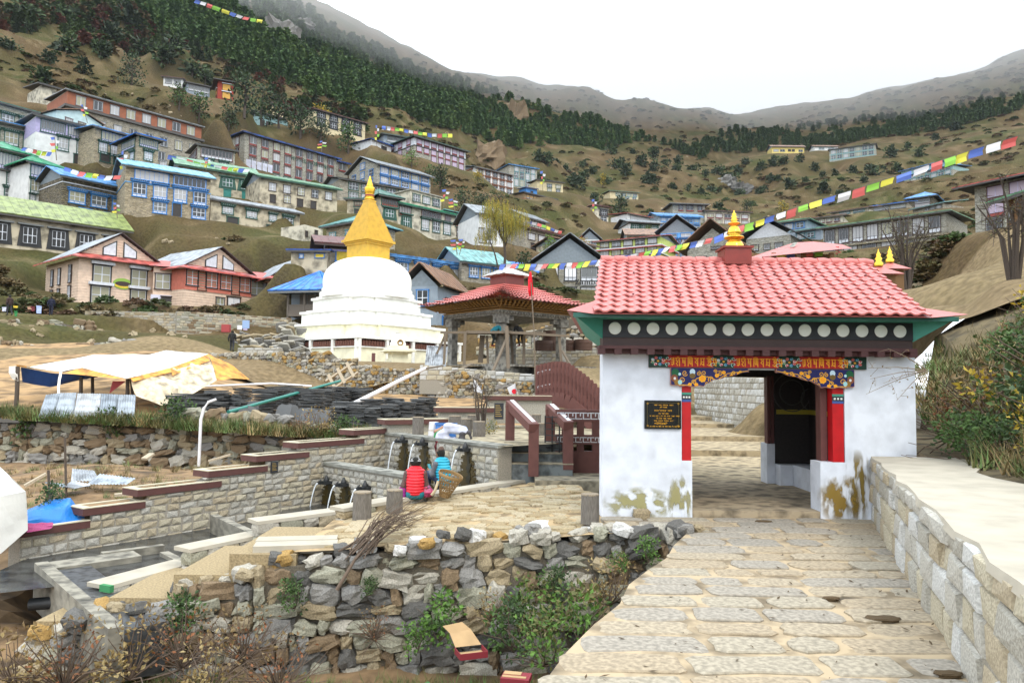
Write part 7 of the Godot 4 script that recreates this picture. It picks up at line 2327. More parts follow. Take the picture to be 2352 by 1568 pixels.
func build_slates(P:Callable)->void:
	for i in 3:mt("slate%d"%i,[L(0.075,0.08,0.083),L(0.105,0.11,0.112),L(0.055,0.056,0.055)][i],0.6,"grain",2.0,0.6)
	var n:=0
	for e in[[425,940,905,29.0,60,1],[462,942,905,28.6,55,1],[500,945,897,28.8,50,0],[530,942,905,29.4,45,1],[455,912,895,32,90,1],[560,920,890,33,40,1],[610,935,888,31.5,50,0],[640,920,888,34,50,1],[665,905,885,36,60,0],[700,925,893,33,55,1],[720,935,890,31,50,0],[745,925,890,33,48,1],[775,920,888,34.5,50,0],[805,915,890,35.5,48,1],[835,915,893,35,40,2],[785,982,935,26.8,44,1],[825,982,932,26.6,42,0],[862,980,936,26.6,40,1],[898,976,930,26.8,40,1],[932,970,922,27.4,42,0],[965,962,908,28.4,44,1],[985,952,906,29.2,40,0],[800,945,925,29,60,1],[860,940,918,29.4,55,0],[905,935,915,30,50,1]]:
		var p:Vector3=P.call(e[0],e[3])
		p.y=field_y(p.x,p.z)- 0.05
		var topy:=at(0,e[0],e[2],e[3]).y
		var h:=clampf(topy-p.y,0.25,1.1)
		var wd:float=e[4]/F*e[3]
		var m:=MB.new()
		var y:=0.0
		while y<h:
			var th:=rr(0.03,0.065)
			var q:=flag_poly(-wd*rr(0.42,0.56),wd*rr(0.42,0.56),0.32,-0.32,0.07)
			m.use(mats["slate%d"%(rng.randi()%3)])
			m.prism(q,y,y+th-0.008,Transform3D(Basis(X(0,0,1),rr(-0.05,0.05))*Basis(Vector3.UP,rr(-0.2,0.2)),X(rr(-0.04,0.04),0,rr(-0.06,0.06))))
			y+=th
		tag(im(m,"slate_stack",null,null,Transform3D(Basis(Vector3.UP,rr(-0.3,0.3)),p)),"flat stack of dark grey roofing slates in the slate yard below the terrace wall","slate stack","stacks of grey slates")
		n+=1
	n=0
	for e in[[668,930,30,34,0.5],[570,945,29,30,0.2],[580,930,30.5,30,-0.2],[705,950,28.2,44,-0.5],[722,948,28.0,44,-0.4],[738,950,27.8,44,-0.3],[690,955,28.4,40,-0.6],[650,940,29.4,46,-0.5],[760,950,28.2,36,0.1],[540,955,28.6,30,0.3],[560,962,28.2,28,0.2],[790,935,30,30,0.2]]:
		var p:=at(0,e[0],e[1],e[2])
		p.y=field_y(p.x,p.z)+0.28
		var sz:float=e[3]/F*e[2]
		var m:=MB.new(mats["slate%d"%(n%2)])
		m.prism(flag_poly(-sz/2,sz/2,sz*0.55,-sz*0.55,0.05),0,0.035)
		tag(im(m,"slate",null,null,Transform3D(Basis(Vector3.UP,e[4])*Basis(Vector3.RIGHT,1.15),p)),"upright slate leaning in a row in the slate yard","slate","upright slates")
		n+=1
func grid_sheet(m:MB,rows:Array,cols:int,sag:float,seed_:float)->void:
	var g:=[]
	for r in rows:
		var line:=[]
		for i in cols+1:
			var f:float=float(i)/cols*(r.size()- 1)
			var k:=mini(int(f),r.size()- 2)
			line.push_back((r[k]as Vector3).lerp(r[k+1],f-k))
		g.push_back(line)
	var sub:=5
	var full:=[]
	for j in(g.size()- 1)*sub+1:
		var f:=float(j)/sub
		var k:=mini(int(f),g.size()- 2)
		var line:=[]
		for i in cols+1:
			var p:Vector3=(g[k][i]as Vector3).lerp(g[k+1][i],f-k)
			var e:=sin(PI*(f-k))
			p.y-=sag*e
			p+=X(0,1,0.6)*rough_noise.get_noise_3d(p.x*30+seed_,p.y*30,p.z*30)*0.16*(0.3+e)
			line.push_back(p)
		full.push_back(line)
	for j in full.size()- 1:
		for i in cols:m.quad(full[j][i],full[j+1][i],full[j+1][i+1],full[j][i+1])
func build_shelter()->void:
	mt("tarp_white",L(0.78,0.75,0.68),0.6,"soft",1.0,0.0,0.0,{"back":Color(0.3,0.3,0.28)})
	mt("tarp_cream",L(0.72,0.6,0.4),0.6,"blotch",0.5,1.0,0.0,{"back":Color(0.3,0.25,0.15)})
	mt("tarp_orange",L(0.78,0.36,0.05),0.6,"blotch",0.4,1.0,0.0,{"back":Color(0.4,0.2,0.05)})
	mt("tarp_blue",L(0.012,0.07,0.27),0.5,"soft",1.0)
	mt("pole_wood",L(0.11,0.085,0.065),0.9,"grain",2.0)
	for i in 3:mt("zinc%d"%i,[L(0.42,0.47,0.52),L(0.34,0.39,0.44),L(0.5,0.53,0.56)][i],0.32,"blotch",0.6,0.0,0.55)
	var o:=at(14,700,700,30)
	var g:=thing("tarpaulin_shelter","open shelter of poles under a white and orange tarpaulin in the field","shelter",o)
	var A:=func(x:float,y:float,d:float)->Vector3:return at(14,x,y,d)- o
	var m:=MB.new(mats.tarp_white)
	grid_sheet(m,[[A.call(130,283,29.4),A.call(540,335,29.2),A.call(720,302,29.6),A.call(1110,400,29.0),A.call(1180,385,29.2)],[A.call(300,285,31.5),A.call(600,290,31.5),A.call(760,270,31.8),A.call(1150,290,31.5),A.call(1500,300,31.2)],[A.call(830,190,34),A.call(1180,183,34.2),A.call(1300,190,34.2),A.call(1460,150,34),A.call(1835,180,33.6)]],28,0.03,0.0)
	im(m,"white_sheet",g)
	m=MB.new(mats.tarp_cream)
	grid_sheet(m,[[A.call(1150,388,29.2),A.call(1500,300,31.2),A.call(1835,180,33.6)],[A.call(1160,460,29.0),A.call(1500,430,30.2),A.call(1880,300,32.6)],[A.call(1200,550,28.8),A.call(1420,632,28.8),A.call(1560,600,29.4),A.call(1910,415,31.6)]],26,0.02,40.0)
	im(m,"front_drape",g)
	m=MB.new(mats.tarp_orange)
	grid_sheet(m,[[A.call(1835,179,33.6),A.call(1850,182,33.7),A.call(1860,185,33.8)],[A.call(1885,300,32.7),A.call(1960,290,33.2),A.call(2050,285,33.8)],[A.call(1912,417,31.7),A.call(2050,400,32.5),A.call(2200,405,34)]],12,0.02,80.0)
	m.quad(A.call(1500,305,31.1),A.call(1835,182,33.5),A.call(1845,240,33.0),A.call(1520,370,30.7))
	m.quad(A.call(1150,392,29.1),A.call(1500,305,31.1),A.call(1510,340,30.8),A.call(1170,425,29.0))
	m.quad(A.call(560,350,29.1),A.call(720,305,29.5),A.call(1100,405,28.9),A.call(760,340,29.3))
	m.quad(A.call(140,275,29.3),A.call(230,288,29.2),A.call(230,300,29.2),A.call(140,290,29.3))
	im(m,"orange_flap",g)
	m=MB.new(mats.tarp_blue)
	grid_sheet(m,[[A.call(180,300,29.5),A.call(450,345,29.6),A.call(720,362,29.8),A.call(860,380,30.0)],[A.call(190,425,29.9),A.call(450,475,30.0),A.call(720,400,30.2),A.call(860,388,30.3)]],16,0.02,9.0)
	im(m,"blue_sheet",g)
	for e in[[152,290,132,745,29.3,0.085],[712,340,702,640,30.0,0.075],[812,385,806,640,31.0,0.07],[1122,400,1114,640,29.6,0.08],[1150,400,1170,640,30.4,0.06]]:
		m=MB.new(mats.pole_wood)
		m.tube([A.call(e[0],e[1],e[4]),A.call((e[0]+e[2])/2+4,(e[1]+e[3])/2,e[4]),A.call(e[2],e[3],e[4])],e[5]*0.85,e[5],8)
		im(m,"pole",g)
	m=MB.new(mats.tarp_white)
	grid_sheet(m,[[A.call(525,320,29.1),A.call(548,325,29.1)],[A.call(500,470,28.6),A.call(522,475,28.6)],[A.call(515,740,27.6),A.call(540,745,27.6)]],3,0.0,3.0)
	grid_sheet(m,[[A.call(75,290,29.3),A.call(150,285,29.3)],[A.call(70,340,29.2),A.call(150,360,29.2)],[A.call(120,400,29.2),A.call(150,410,29.2)]],4,0.05,5.0)
	im(m,"hanging_strip",g)
	m=MB.new(mt("pennant_red",L(0.36,0.06,0.06),0.8))
	m.tri(A.call(960,530,29.8),A.call(990,420,29.8),A.call(1110,420,29.8))
	im(m,"red_cloth",g)
	var k:=0
	for e in[[330,742,400,542,530,525,470,752,27.7],[470,752,530,525,672,522,640,760,27.6],[640,762,680,528,888,530,860,772,27.5],[862,772,890,530,1045,538,1020,778,27.55],[1020,780,1045,538,1195,542,1178,788,27.45]]:
		var p0:=at(14,e[0],e[1],e[8]); var p1:=at(14,e[2],e[3],e[8]+0.5); var p2:=at(14,e[4],e[5],e[8]+0.5); var p3:=at(14,e[6],e[7],e[8])
		tag(inst(corrugated(Vector3.ZERO,p1-p0,p2-p0,p3-p0,0.09,0.02),"corrugated_sheet",null,mats["zinc%d"%[1,0,2,1,0][k]],T3(p0)),["rusty edged corrugated sheet at the left end of the leaning row","second corrugated sheet of the leaning row behind the hanging strip","bright ribbed middle sheet of the leaning row","dull grey sheet of the leaning row under the red cloth","last corrugated sheet of the leaning row beside the orange drape"][k],"metal sheet","corrugated sheets leaning along the shelter")
		k+=1
func corrugated(a:Vector3,b:Vector3,c:Vector3,d:Vector3,pitch:float,amp:float)->ArrayMesh:
	var m:=MB.new()
	var w:=maxf((d-a).length(),(c-b).length())
	var n:=int(w/pitch)*4
	var nn:=(d-a).cross(b-a).normalized()
	for i in n:
		var s0:=float(i)/n; var s1:=float(i+1)/n
		var o0:=nn*amp*sin(TAU*i/4.0); var o1:=nn*amp*sin(TAU*(i+1)/4.0)
		m.quad(a.lerp(d,s0)+o0,b.lerp(c,s0)+o0,b.lerp(c,s1)+o1,a.lerp(d,s1)+o1)
	return m.mesh()
func build_scraps()->void:
	mt("pipe_white",L(0.68,0.66,0.66),0.4,"soft",1.0)
	mt("pipe_green",L(0.03,0.2,0.16),0.4)
	mt("tarp_bright",L(0.015,0.2,0.62),0.4,"soft",1.0)
	mt("cloth_pink",L(0.42,0.07,0.2),0.85,"grain",3.0)
	mt("tent_white",L(0.62,0.62,0.58),0.6,"soft",0.6)
	mt("timber_new",L(0.5,0.42,0.3),0.85,"grain",1.5)
	var pole:=func(pts:Array,r0:float,r1:float,mk:String,called:String,label:String,cat:String)->void:
		var o:Vector3=pts[0]
		var q:=[]
		for p in pts:q.push_back(p-o)
		var m:=MB.new(mats[mk])
		m.tube(q,r0,r1,8)
		tag(im(m,called,null,null,T3(o)),label,cat)
	pole.call([at(15,105,1172,25.6),at(15,122,760,25.8),at(15,150,660,25.9),at(15,190,605,26.0),at(15,255,582,26.2)],0.055,0.05,"pipe_white","white_pipe","white plastic pipe bent over the boulder wall","pipe")
	pole.call([at(15,165,468,36),at(15,450,455,36.5),at(15,750,442,37),at(15,900,452,37.2),at(15,1100,466,37.6)],0.06,0.06,"pipe_white","white_pipe","long white pipe lying level behind the slate stacks","pipe")
	pole.call([at(15,1455,632,31),at(15,1900,405,36),at(15,2110,305,38.6)],0.11,0.09,"pipe_white","white_pole","long white pole slanting from the slates up to the terrace wall","pole")
	pole.call([at(15,365,693,28),at(15,900,545,32),at(15,1350,420,36)],0.075,0.065,"pipe_green","green_pipe","long green pipe slanting across the slate yard","pipe")
	pole.call([at(15,2110,308,38.4),at(15,2260,285,41)],0.05,0.05,"scaffold","wooden_pole","thin pole continuing the white pole towards the pavilion","pole")
	for e in[[120,1290,110,1080,15.8,"thin weathered post left of the blue tarpaulin"],[152,1185,148,1005,18.6,"thin upright post in the earth near the scrap sheets"],[75,1180,80,1120,22,"short stick standing in the boulder wall at left"]]:
		pole.call([at(0,e[0],e[1],e[4]),at(0,e[2],e[3],e[4])],0.03,0.025,"pole_wood","post",e[5],"post")
	var k:=0
	for e in[[[162,1105],[165,1076],[215,1080],[228,1104],19.5],[[198,1112],[228,1088],[312,1098],[290,1112],19.2],[[100,1108],[150,1112],[208,1116],[150,1120],18.6],[[145,1117],[165,1103],[210,1113],[170,1122],18.5]]:
		var q:=[]
		for p in 4:
			var v:=at(0,e[p][0],e[p][1],e[4]+(0.5 if p in[1,2]else 0.0))
			q.push_back(v)
		tag(inst(corrugated(Vector3.ZERO,q[1]- q[0],q[2]- q[0],q[3]- q[0],0.08,0.015),"scrap_sheet",null,mats["zinc%d"%[2,0,1,2][k]],T3(q[0])),["pale ribbed scrap sheet propped on the earth","long bent grey scrap sheet on the earth","narrow dark scrap sheet at the left of the heap","small bluish scrap sheet in front of the heap"][k],"metal sheet","scrap metal sheets on the earth")
		k+=1
	k=0
	for e in[[700,1095,780,1068,20.5],[330,1058,348,1046,22],[262,1142,330,1135,17.6],[345,1128,385,1140,17.8],[55,1120,105,1092,20],[320,1140,370,1147,17.2]]:
		var a:=at(0,e[0]if k else 478,e[1]if k else 1062,24.5 if k==0 else e[4]); var b:=at(0,e[2]if k else 528,e[3]if k else 1048,24.7 if k==0 else e[4]+0.3)
		var m:=MB.new(mats.timber_new)
		m.beam(Vector3.ZERO,b-a,0.2,0.06)
		tag(im(m,"plank",null,null,T3(a+X(0,0.05,0))),["pale plank at the foot of the boulder wall near the white pipe","short pale plank under the boulder wall","pale plank on the earth behind the third planter","thick cut plank crossing the earth near the scrap sheets","weathered plank on the stones at the left edge","rough plank lying lowest on the earth"][k],"plank","loose planks")
		k+=1
	var fr:=at(0,785,865,41)
	var g:=thing("wooden_pallet","pale wooden frame leaning on the terrace wall beside the green pipe","frame",fr,Basis(Vector3.BACK,0.6)*Basis(Vector3.RIGHT,-0.5))
	for s in[-0.35,0.35]:
		var m:=MB.new(mats.timber_new)
		m.beam(X(-0.9,s,0),X(0.9,s,0),0.12,0.1)
		im(m,"rail",g)
	for s in[-0.6,0.0,0.6]:
		var m:=MB.new(mats.timber_new)
		m.beam(X(s,-0.5,0.06),X(s,0.6,0.06),0.16,0.05)
		im(m,"slat",g)
	mt("tile_scrap",L(0.5,0.16,0.15),0.7); mt("tile_back",L(0.66,0.62,0.57),0.7)
	for i in 16:
		var p:=at(0,rr(530,700),rr(955,968),rr(27.3,28.2))
		p.y=field_y(p.x,p.z)+0.08
		var s:=rr(0.4,0.9)
		tag(inst(corrugated(Vector3.ZERO,X(0.1,0.05,-s*0.6),X(s,0.1,-s*0.5),X(s,rr(0.0,0.15),0),0.2,0.035),"roofing_scrap",null,mats["tile_scrap" if i%4==0 else "tile_back"],Transform3D(Basis(Vector3.UP,rr(-0.6,0.6)),p)),"broken %s roofing sheet scrap lying before the slate stacks"%("pink" if i%4==0 else "white backed"),"scrap","broken pink roofing scraps" if i%4==0 else "broken white roofing scraps")
	var tp:=at(0,0,1250,13.2)
	g=thing("tent","white canvas tent corner at the left edge","tent",tp)
	var A:=func(u:float,v:float,d:float)->Vector3:return at(0,u,v,d)- tp
	var m:=MB.new(mats.tent_white)
	grid_sheet(m,[[A.call(-160,1060,14.4),A.call(0,1074,14.2),A.call(12,1085,14.2)],[A.call(-160,1150,13.2),A.call(0,1140,13.2),A.call(58,1128,13.4)]],8,0.03,1.0)
	im(m,"canvas_roof",g)
	m=MB.new(mats.tent_white)
	grid_sheet(m,[[A.call(-160,1150,13.2),A.call(0,1140,13.2),A.call(58,1128,13.4)],[A.call(-160,1290,13.1),A.call(0,1270,13.1),A.call(62,1215,13.4)]],12,0.0,6.0)
	grid_sheet(m,[[A.call(58,1128,13.4),A.call(12,1085,14.2)],[A.call(62,1215,13.4),A.call(20,1190,14.4)]],4,0.0,2.0)
	im(m,"canvas_wall",g)
	var bp:=at(0,110,1200,14.6)
	g=thing("blue_tarpaulin","crumpled bright blue tarpaulin heaped behind the lowest planter","tarpaulin",bp)
	m=MB.new(mats.tarp_bright)
	var B:=func(u:float,v:float,d:float)->Vector3:return at(0,u,v,d)- bp
	grid_sheet(m,[[B.call(60,1180,15.4),B.call(100,1165,15.6),B.call(160,1158,15.6),B.call(170,1185,15.6)],[B.call(50,1190,14.9),B.call(95,1160,15.0),B.call(158,1150,15.1),B.call(192,1190,15.3)],[B.call(8,1245,14.2),B.call(60,1205,14.3),B.call(130,1192,14.6),B.call(192,1200,15.0)],[B.call(5,1255,14.1),B.call(50,1222,14.2),B.call(120,1206,14.5),B.call(190,1206,14.9)]],22,-0.12,14.0)
	im(m,"sheet",g)
	var pp:=SW0+X(0.5,-0.5,0.1)
	m=MB.new(mats.cloth_pink)
	grid_sheet(m,[[at(0,60,1206,13.9)- pp,at(0,115,1196,14.2)- pp],[at(0,55,1213,13.8)- pp,at(0,118,1204,14.1)- pp],[at(0,60,1222,13.75)- pp,at(0,112,1212,14.0)- pp]],12,-0.09,21.0)
	tag(im(m,"pink_cloth",null,null,T3(pp)),"wrung pink cloth lying on the lowest planter","cloth")
	mt("stump_wood",L(0.2,0.18,0.155),0.95,"grain",1.2,3.0,0.0,{"s3":X(3.0,0.35,3.0)})
	mt("stump_top",L(0.34,0.28,0.2),0.95,"grain",3.0,1.5)
	k=0
	for e in[[831,1197,1131,13.9,21.5,"left wooden stump standing in front of the lower spouts"],[905,1187,1126,14.4,18.5,"right wooden stump in front of the lower spouts"],[1355,1202,1136,12.0,21,"gnarled wooden stump beside the gate's left corner"],[960,1002,958,21.0,13,"tall stump left of the white bucket"],[1070,1000,962,21.6,13,"pale topped stump behind the laundry"],[1100,1003,968,20.6,14,"dark stump right of the laundry"],[1045,985,955,22.6,14,"grey stump behind the blue crate"],[1085,985,953,22.8,12,"grey stump behind the pale topped one"],[1232,990,952,21.6,11,"stump behind the left handrail"],[1240,1000,972,20.6,11,"short stump beside the iron gate"]]:
		var p:=at(0,e[0],e[1],e[3])
		var h:=(e[1]- e[2])/F*e[3]as float
		var r:=e[4]/F*e[3]as float
		g=thing("stump",e[5],"stump",p,Basis(Vector3.UP,k*1.3),"wooden stump seats")
		m=MB.new(mats.stump_wood)
		var seg:=18
		for i in seg:
			var a0:=TAU*i/seg; var a1:=TAU*(i+1)/seg
			var r0:=r*(1+0.06*sin(i*2.4+k)); var r1:=r*(1+0.06*sin((i+1)%seg*2.4+k))
			m.quad(X(cos(a0)*r0,0,sin(a0)*r0),X(cos(a1)*r1,0,sin(a1)*r1),X(cos(a1)*r1*0.95,h,sin(a1)*r1*0.95),X(cos(a0)*r0*0.95,h,sin(a0)*r0*0.95))
		im(m,"bark",g)
		m=MB.new(mats.stump_top)
		m.lathe([Y(r*0.99,h-0.015),Y(r*0.96,h+0.008)],18)
		im(m,"sawn_top",g)
		k+=1
	var q:=at(0,996,1001,20.6)
	g=thing("bucket","white plastic bucket with a tan band on the spout terrace","bucket",q)
	m=MB.new(mats.pipe_white)
	m.lathe([Y(0.155,0),Y(0.15,0.12),Y(0.148,0.14),Y(0.132,0.38),Y(0.12,0.385)],20)
	im(m,"body",g)
	m=MB.new(mt("band_tan",L(0.4,0.28,0.1),0.6))
	m.lathe([Y(0.151,0.15),Y(0.151,0.165)],20,Transform3D(),false)
	im(m,"band",g)
	q=at(0,1024,1003,20.4)
	g=thing("crate","blue plastic crate on end beside the white bucket","crate",q,Basis(Vector3.UP,-0.1))
	m=MB.new(mt("crate_blue",L(0.06,0.2,0.55),0.45,"soft",1.0))
	m.box(X(-0.27,0,-0.1),X(0.27,0.38,0.1))
	m.box(X(-0.29,0.33,-0.12),X(0.29,0.38,0.12))
	im(m,"body",g)
	m=MB.new(mats.tarp_blue)
	m.box(X(-0.12,0.2,0.1),X(0.12,0.27,0.106))
	im(m,"handle",g)
	mt("card_tan",L(0.45,0.3,0.15),0.9,"soft",1.0); mt("card_red",L(0.22,0.02,0.03),0.7)
	q=at(0,1082,1505,10.0)
	g=thing("cardboard_box","torn open maroon cardboard box lying in the weeds","box",q,Basis(Vector3.UP,0.35))
	m=MB.new(mats.card_tan)
	m.box(X(-0.18,0,-0.13),X(0.18,0.01,0.13))
	m.quad(X(-0.18,0.08,-0.13),X(-0.2,0.2,-0.34),X(0.1,0.22,-0.36),X(0.18,0.08,-0.13))
	m.quad(X(-0.2,0.2,-0.34),X(-0.28,0.28,-0.42),X(0.0,0.3,-0.44),X(0.1,0.22,-0.36))
	im(m,"inside",g)
	m=MB.new(mats.card_red)
	m.box(X(-0.185,0,0.131),X(0.185,0.08,0.14)); m.box(X(-0.19,0,-0.13),X(-0.181,0.08,0.13)); m.box(X(0.181,0,-0.13),X(0.19,0.08,0.13))
	im(m,"sides",g)
	q=at(0,1186,1563,8.6)
	g=thing("cardboard_box","flattened red and tan carton at the bottom edge of the gully","box",q,Basis(Vector3.UP,-0.2))
	m=MB.new(mats.card_red)
	m.box(X(-0.16,0,-0.1),X(0.16,0.06,0.12))
	im(m,"carton",g)
	m=MB.new(mats.card_tan)
	m.box(X(-0.15,0.06,-0.09),X(0.05,0.068,0.0)); m.box(X(-0.15,0.06,0.03),X(0.12,0.066,0.08))
	im(m,"flaps",g)
	q=at(0,521,755,73.0)
	m=MB.new(mats.pennant_red)
	m.box(X(-0.38,-0.35,0.0),X(0.38,0.4,0.5))
	tag(im(m,"red_box",null,null,T3(q)),"small dark red metal box on the guest house wall","box")
	q=at(0,560,752,73.8)
	g=thing("notice_board","pale blue and white paper notices on the guest house wall","notice",q)
	m=MB.new(mt("paper_blue",L(0.3,0.42,0.65),0.8)); m.box(X(-0.1,-0.1,0.2),X(0.6,0.7,0.24)); im(m,"blue_notice",g)
	m=MB.new(mats.pane_white); m.box(X(-0.6,-0.6,0.2),X(-0.12,0.2,0.24)); im(m,"white_notice",g)
	m=MB.new(mt("paper_lilac",L(0.5,0.42,0.6),0.8)); m.box(X(0.0,-0.7,0.2),X(0.4,-0.12,0.24)); im(m,"lilac_notice",g)
	q=at(10,70,1045,44)
	tag(inst(corrugated(X(-0.6,0,0),X(-0.5,1.4,-0.3),X(0.75,1.35,-0.3),X(0.65,0.05,0),0.12,0.02),"corrugated_sheet",null,mats.zinc2,T3(q)),"pale corrugated sheet propped between stupa and pavilion","metal sheet")
	mt("rusty_barrel",L(0.12,0.065,0.045),0.8,"grain",1.5)
	k=0
	for e in[[1060,880,790,52.5],[1128,880,700,53.5],[1268,880,785,52],[1420,875,780,51.5],[1180,800,700,55]]:
		var p:=at(10,e[0],e[1],e[3])
		var h:float=(e[1]- e[2])/F*e[3]*0.61249/2.413
		m=MB.new(mats.rusty_barrel)
		m.lathe([Y(0.62,0),Y(0.62,h*0.33),Y(0.65,h*0.35),Y(0.62,h*0.37),Y(0.62,h*0.66),Y(0.65,h*0.68),Y(0.62,h*0.7),Y(0.62,h),Y(0.55,h)],16)
		tag(im(m,"oil_barrel",null,null,T3(p)),["rusty drum standing just left of the tallest one behind the pavilion","tallest rusty drum stack behind the pavilion","rusty drum right of the tallest one","rusty drum nearest the gate eave","rusty drum behind the others"][k],"drum","rusty drums behind the pavilion")
		k+=1
# ================================================================ prayer flags
const FLAG_COL:=["flag_blue","flag_white","flag_red","flag_green","flag_yellow"]
func flag_string(label:String,pts:Array,size:float,gap:float,lean:=-0.3,cols:=5)->void:
	for e in[["flag_blue",0.1,0.17,0.5],["flag_white",0.62,0.62,0.64],["flag_red",0.6,0.13,0.12],["flag_green",0.22,0.46,0.06],["flag_yellow",0.66,0.62,0.08]]:mt(e[0],L(e[1],e[2],e[3]),0.8,"",1.0,0.0,0.0,{"back":Color(e[1]*0.6,e[2]*0.6,e[3]*0.6)})
	mt("cord",L(0.12,0.11,0.1),0.9)
	var o:Vector3=pts[0]
	var g:=thing("prayer_flags",label,"prayer flags",o,Basis(),"strings of prayer flags")
	var fine:=[]
	for i in pts.size()- 1:
		var n:=maxi(2,int((pts[i+1]- pts[i]).length()/gap))
		for k in n:fine.push_back((pts[i]as Vector3).lerp(pts[i+1],float(k)/n)- o)
	fine.push_back(pts[-1]- o)
	var m:=MB.new(mats.cord)
	m.tube(fine,0.012*size/0.4,0.012*size/0.4,4)
	im(m,"cord",g)
	for i in fine.size()- 1:
		var a:Vector3=fine[i]
		var b:Vector3=a.lerp(fine[i+1],0.86)
		var dn:=X(lean*size*rr(0.4,1.7),-size*rr(0.7,1.05),rr(-0.35,0.35)*size)
		var mid:=dn*0.5+X(rr(-0.1,0.1),0,rr(-0.2,0.2))*size
		m=MB.new(mats[FLAG_COL[i%cols]])
		m.quad(a,b,b+mid,a+mid)
		m.quad(a+mid,b+mid,b+dn+X(rr(-0.15,0.1)*size,0,0),a+dn)
		im(m,"flag",g)
func flag_pole(label:String,base:Vector3,top:Vector3,w:float,mk:="")->void:
	var g:=thing("flag_pole",label,"flag pole",base,Basis(),"tall poles with prayer flags")
	var d:=top-base
	var m:=MB.new(mats.scaffold)
	m.tube([Vector3.ZERO,d],0.07*w,0.04*w,6)
	im(m,"pole",g)
	var n:=5
	for i in n:
		m=MB.new(mats[mk if mk else FLAG_COL[i]])
		var a:=d*(1.0-0.13*i); var b:=d*(1.0-0.13*(i+0.92))
		var s1:=X(w*rr(0.45,0.9)*(1 if i%2 else -1),-0.1*w,rr(-0.2,0.2))
		m.quad(a,a+s1,b+s1*0.8,b)
		im(m,"flag",g)
func build_flags()->void:
	var V:=func(r:int,l:Array,d0:float,d1:float)->Array:
		var q:=[]
		for i in l.size():q.push_back(at(r,l[i][0],l[i][1],lerpf(d0,d1,float(i)/(l.size()- 1))))
		return q
	flag_string("long bright prayer flag string rising to the right edge",V.call(0,[[1640,545],[1690,522],[1760,500],[1860,466],[1960,436],[2060,404],[2140,376],[2230,345],[2345,310]],40.0,33.0),0.42,0.52,-0.1)
	flag_string("prayer flag string passing low above the gate roof ridge",V.call(0,[[1150,606],[1250,606],[1330,602],[1420,590],[1500,574],[1570,560],[1640,545]],46.0,40.0),0.4,0.36,-0.35)
	flag_string("small prayer flags along the wall above the dark stone blue roofed house",V.call(1,[[690,1070],[850,1120],[1000,1140],[1130,1165],[1310,1160]],112,110),0.75,1.3)
	flag_string("prayer flags between the green roof and the stone lodge at left",V.call(1,[[250,860],[350,880],[450,905],[560,915]],117,118),0.8,1.2)
	flag_string("prayer flags hung along the pale green roofed house",V.call(2,[[-200,940],[0,985],[150,1030],[300,1050],[450,1075],[560,1085],[690,1095]],139,143),0.9,1.6)
	flag_string("pale prayer flags strung high above the white banded lodge",V.call(3,[[665,60],[850,85],[1000,115],[1200,145],[1420,145]],240,235),1.3,1.5,0.0)
	flag_string("tiny prayer flag line crossing the forest at the top",V.call(0,[[448,-2],[490,12],[530,27],[560,38],[605,46]],380,400),2.0,3.0)
	flag_string("prayer flags down to the terrace roofs right of the willow",V.call(4,[[225,790],[330,815],[430,845],[520,885],[600,905]],160,166),0.7,1.4)
	flag_string("small flags under the red pavilion eave behind the gate",V.call(5,[[590,1480],[750,1455],[900,1440],[1100,1425],[1400,1410]],60,58),0.42,0.55,0.0)
	var pl:=func(r:int,b:Array,t:Array,d:float,w:float,label:String,mk:="")->void:flag_pole(label,at(r,b[0],b[1],d),at(r,t[0],t[1],d),w,mk)
	pl.call(1,[930,600],[880,400],126,0.8,"flag pole in front of the pale blue gabled house")
	pl.call(1,[600,1000],[580,750],117,1.0,"flag pole beside the green roofed white house")
	pl.call(1,[1310,1200],[1320,900],112,0.9,"flag pole at the left end of the sky blue roof")
	pl.call(2,[200,1130],[230,970],137,0.9,"flag pole above the pale green roof")
	pl.call(2,[1440,910],[1450,790],195,1.6,"blue and white flag pole on the dark blue hotel roof")
	pl.call(3,[605,300],[610,55],226,0.9,"bare pole with a small flag beside the small white house")
	pl.call(3,[1320,940],[1350,740],130,1.0,"tall pale flag pole left of the dark thicket")
	pl.call(3,[1440,980],[1420,840],128,1.2,"flag pole at the end of the bright green roof")
	pl.call(3,[1465,1440],[1450,1280],98,0.9,"flag pole above the crumpled blue tarpaulin roof")
	pl.call(3,[1490,1440],[1530,1270],98,0.7,"second flag pole leaning beside the tarpaulin roof")
	pl.call(4,[385,480],[388,260],286,1.3,"flag pole before the small cream house")
	pl.call(4,[935,760],[940,560],255,1.3,"flag pole at the red roofed gompa house")
	pl.call(7,[1250,340],[1240,170],93,0.7,"flag pole at the end of the weathered green roof")
	pl.call(5,[1540,1480],[1560,1350],59,0.35,"small red flag at the corner of the red pavilion roof","flag_red")
	var b:=at(10,985,1270,38.0); var t:=at(10,938,160,38.0)
	var g:=thing("red_flag_pole","tall thin pole with a hanging red flag between pavilion and gate","flag pole",b)
	var m:=MB.new(mats.scaffold)
	m.tube([Vector3.ZERO,(t-b)*0.5+X(0.06,0,0),t-b],0.045,0.025,6)
	im(m,"pole",g)
	m=MB.new(mt("flag_scarlet",L(0.72,0.012,0.03),0.8,"",1.0,0.0,0.0,{"back":Color(0.4,0.0,0.0)}))
	var A:=func(x:float,y:float,dz:float)->Vector3:return at(10,x,y,38.0+dz)- b
	grid_sheet(m,[[A.call(938,165,0),A.call(942,165,0)],[A.call(918,240,0.1),A.call(955,235,-0.1)],[A.call(918,330,-0.1),A.call(965,320,0.1)],[A.call(930,388,0.1),A.call(970,372,0)]],4,0,2.0)
	im(m,"flag",g)
	var f1:=at(10,430,1240,25.5); var f2:=at(10,790,1272,25.0)
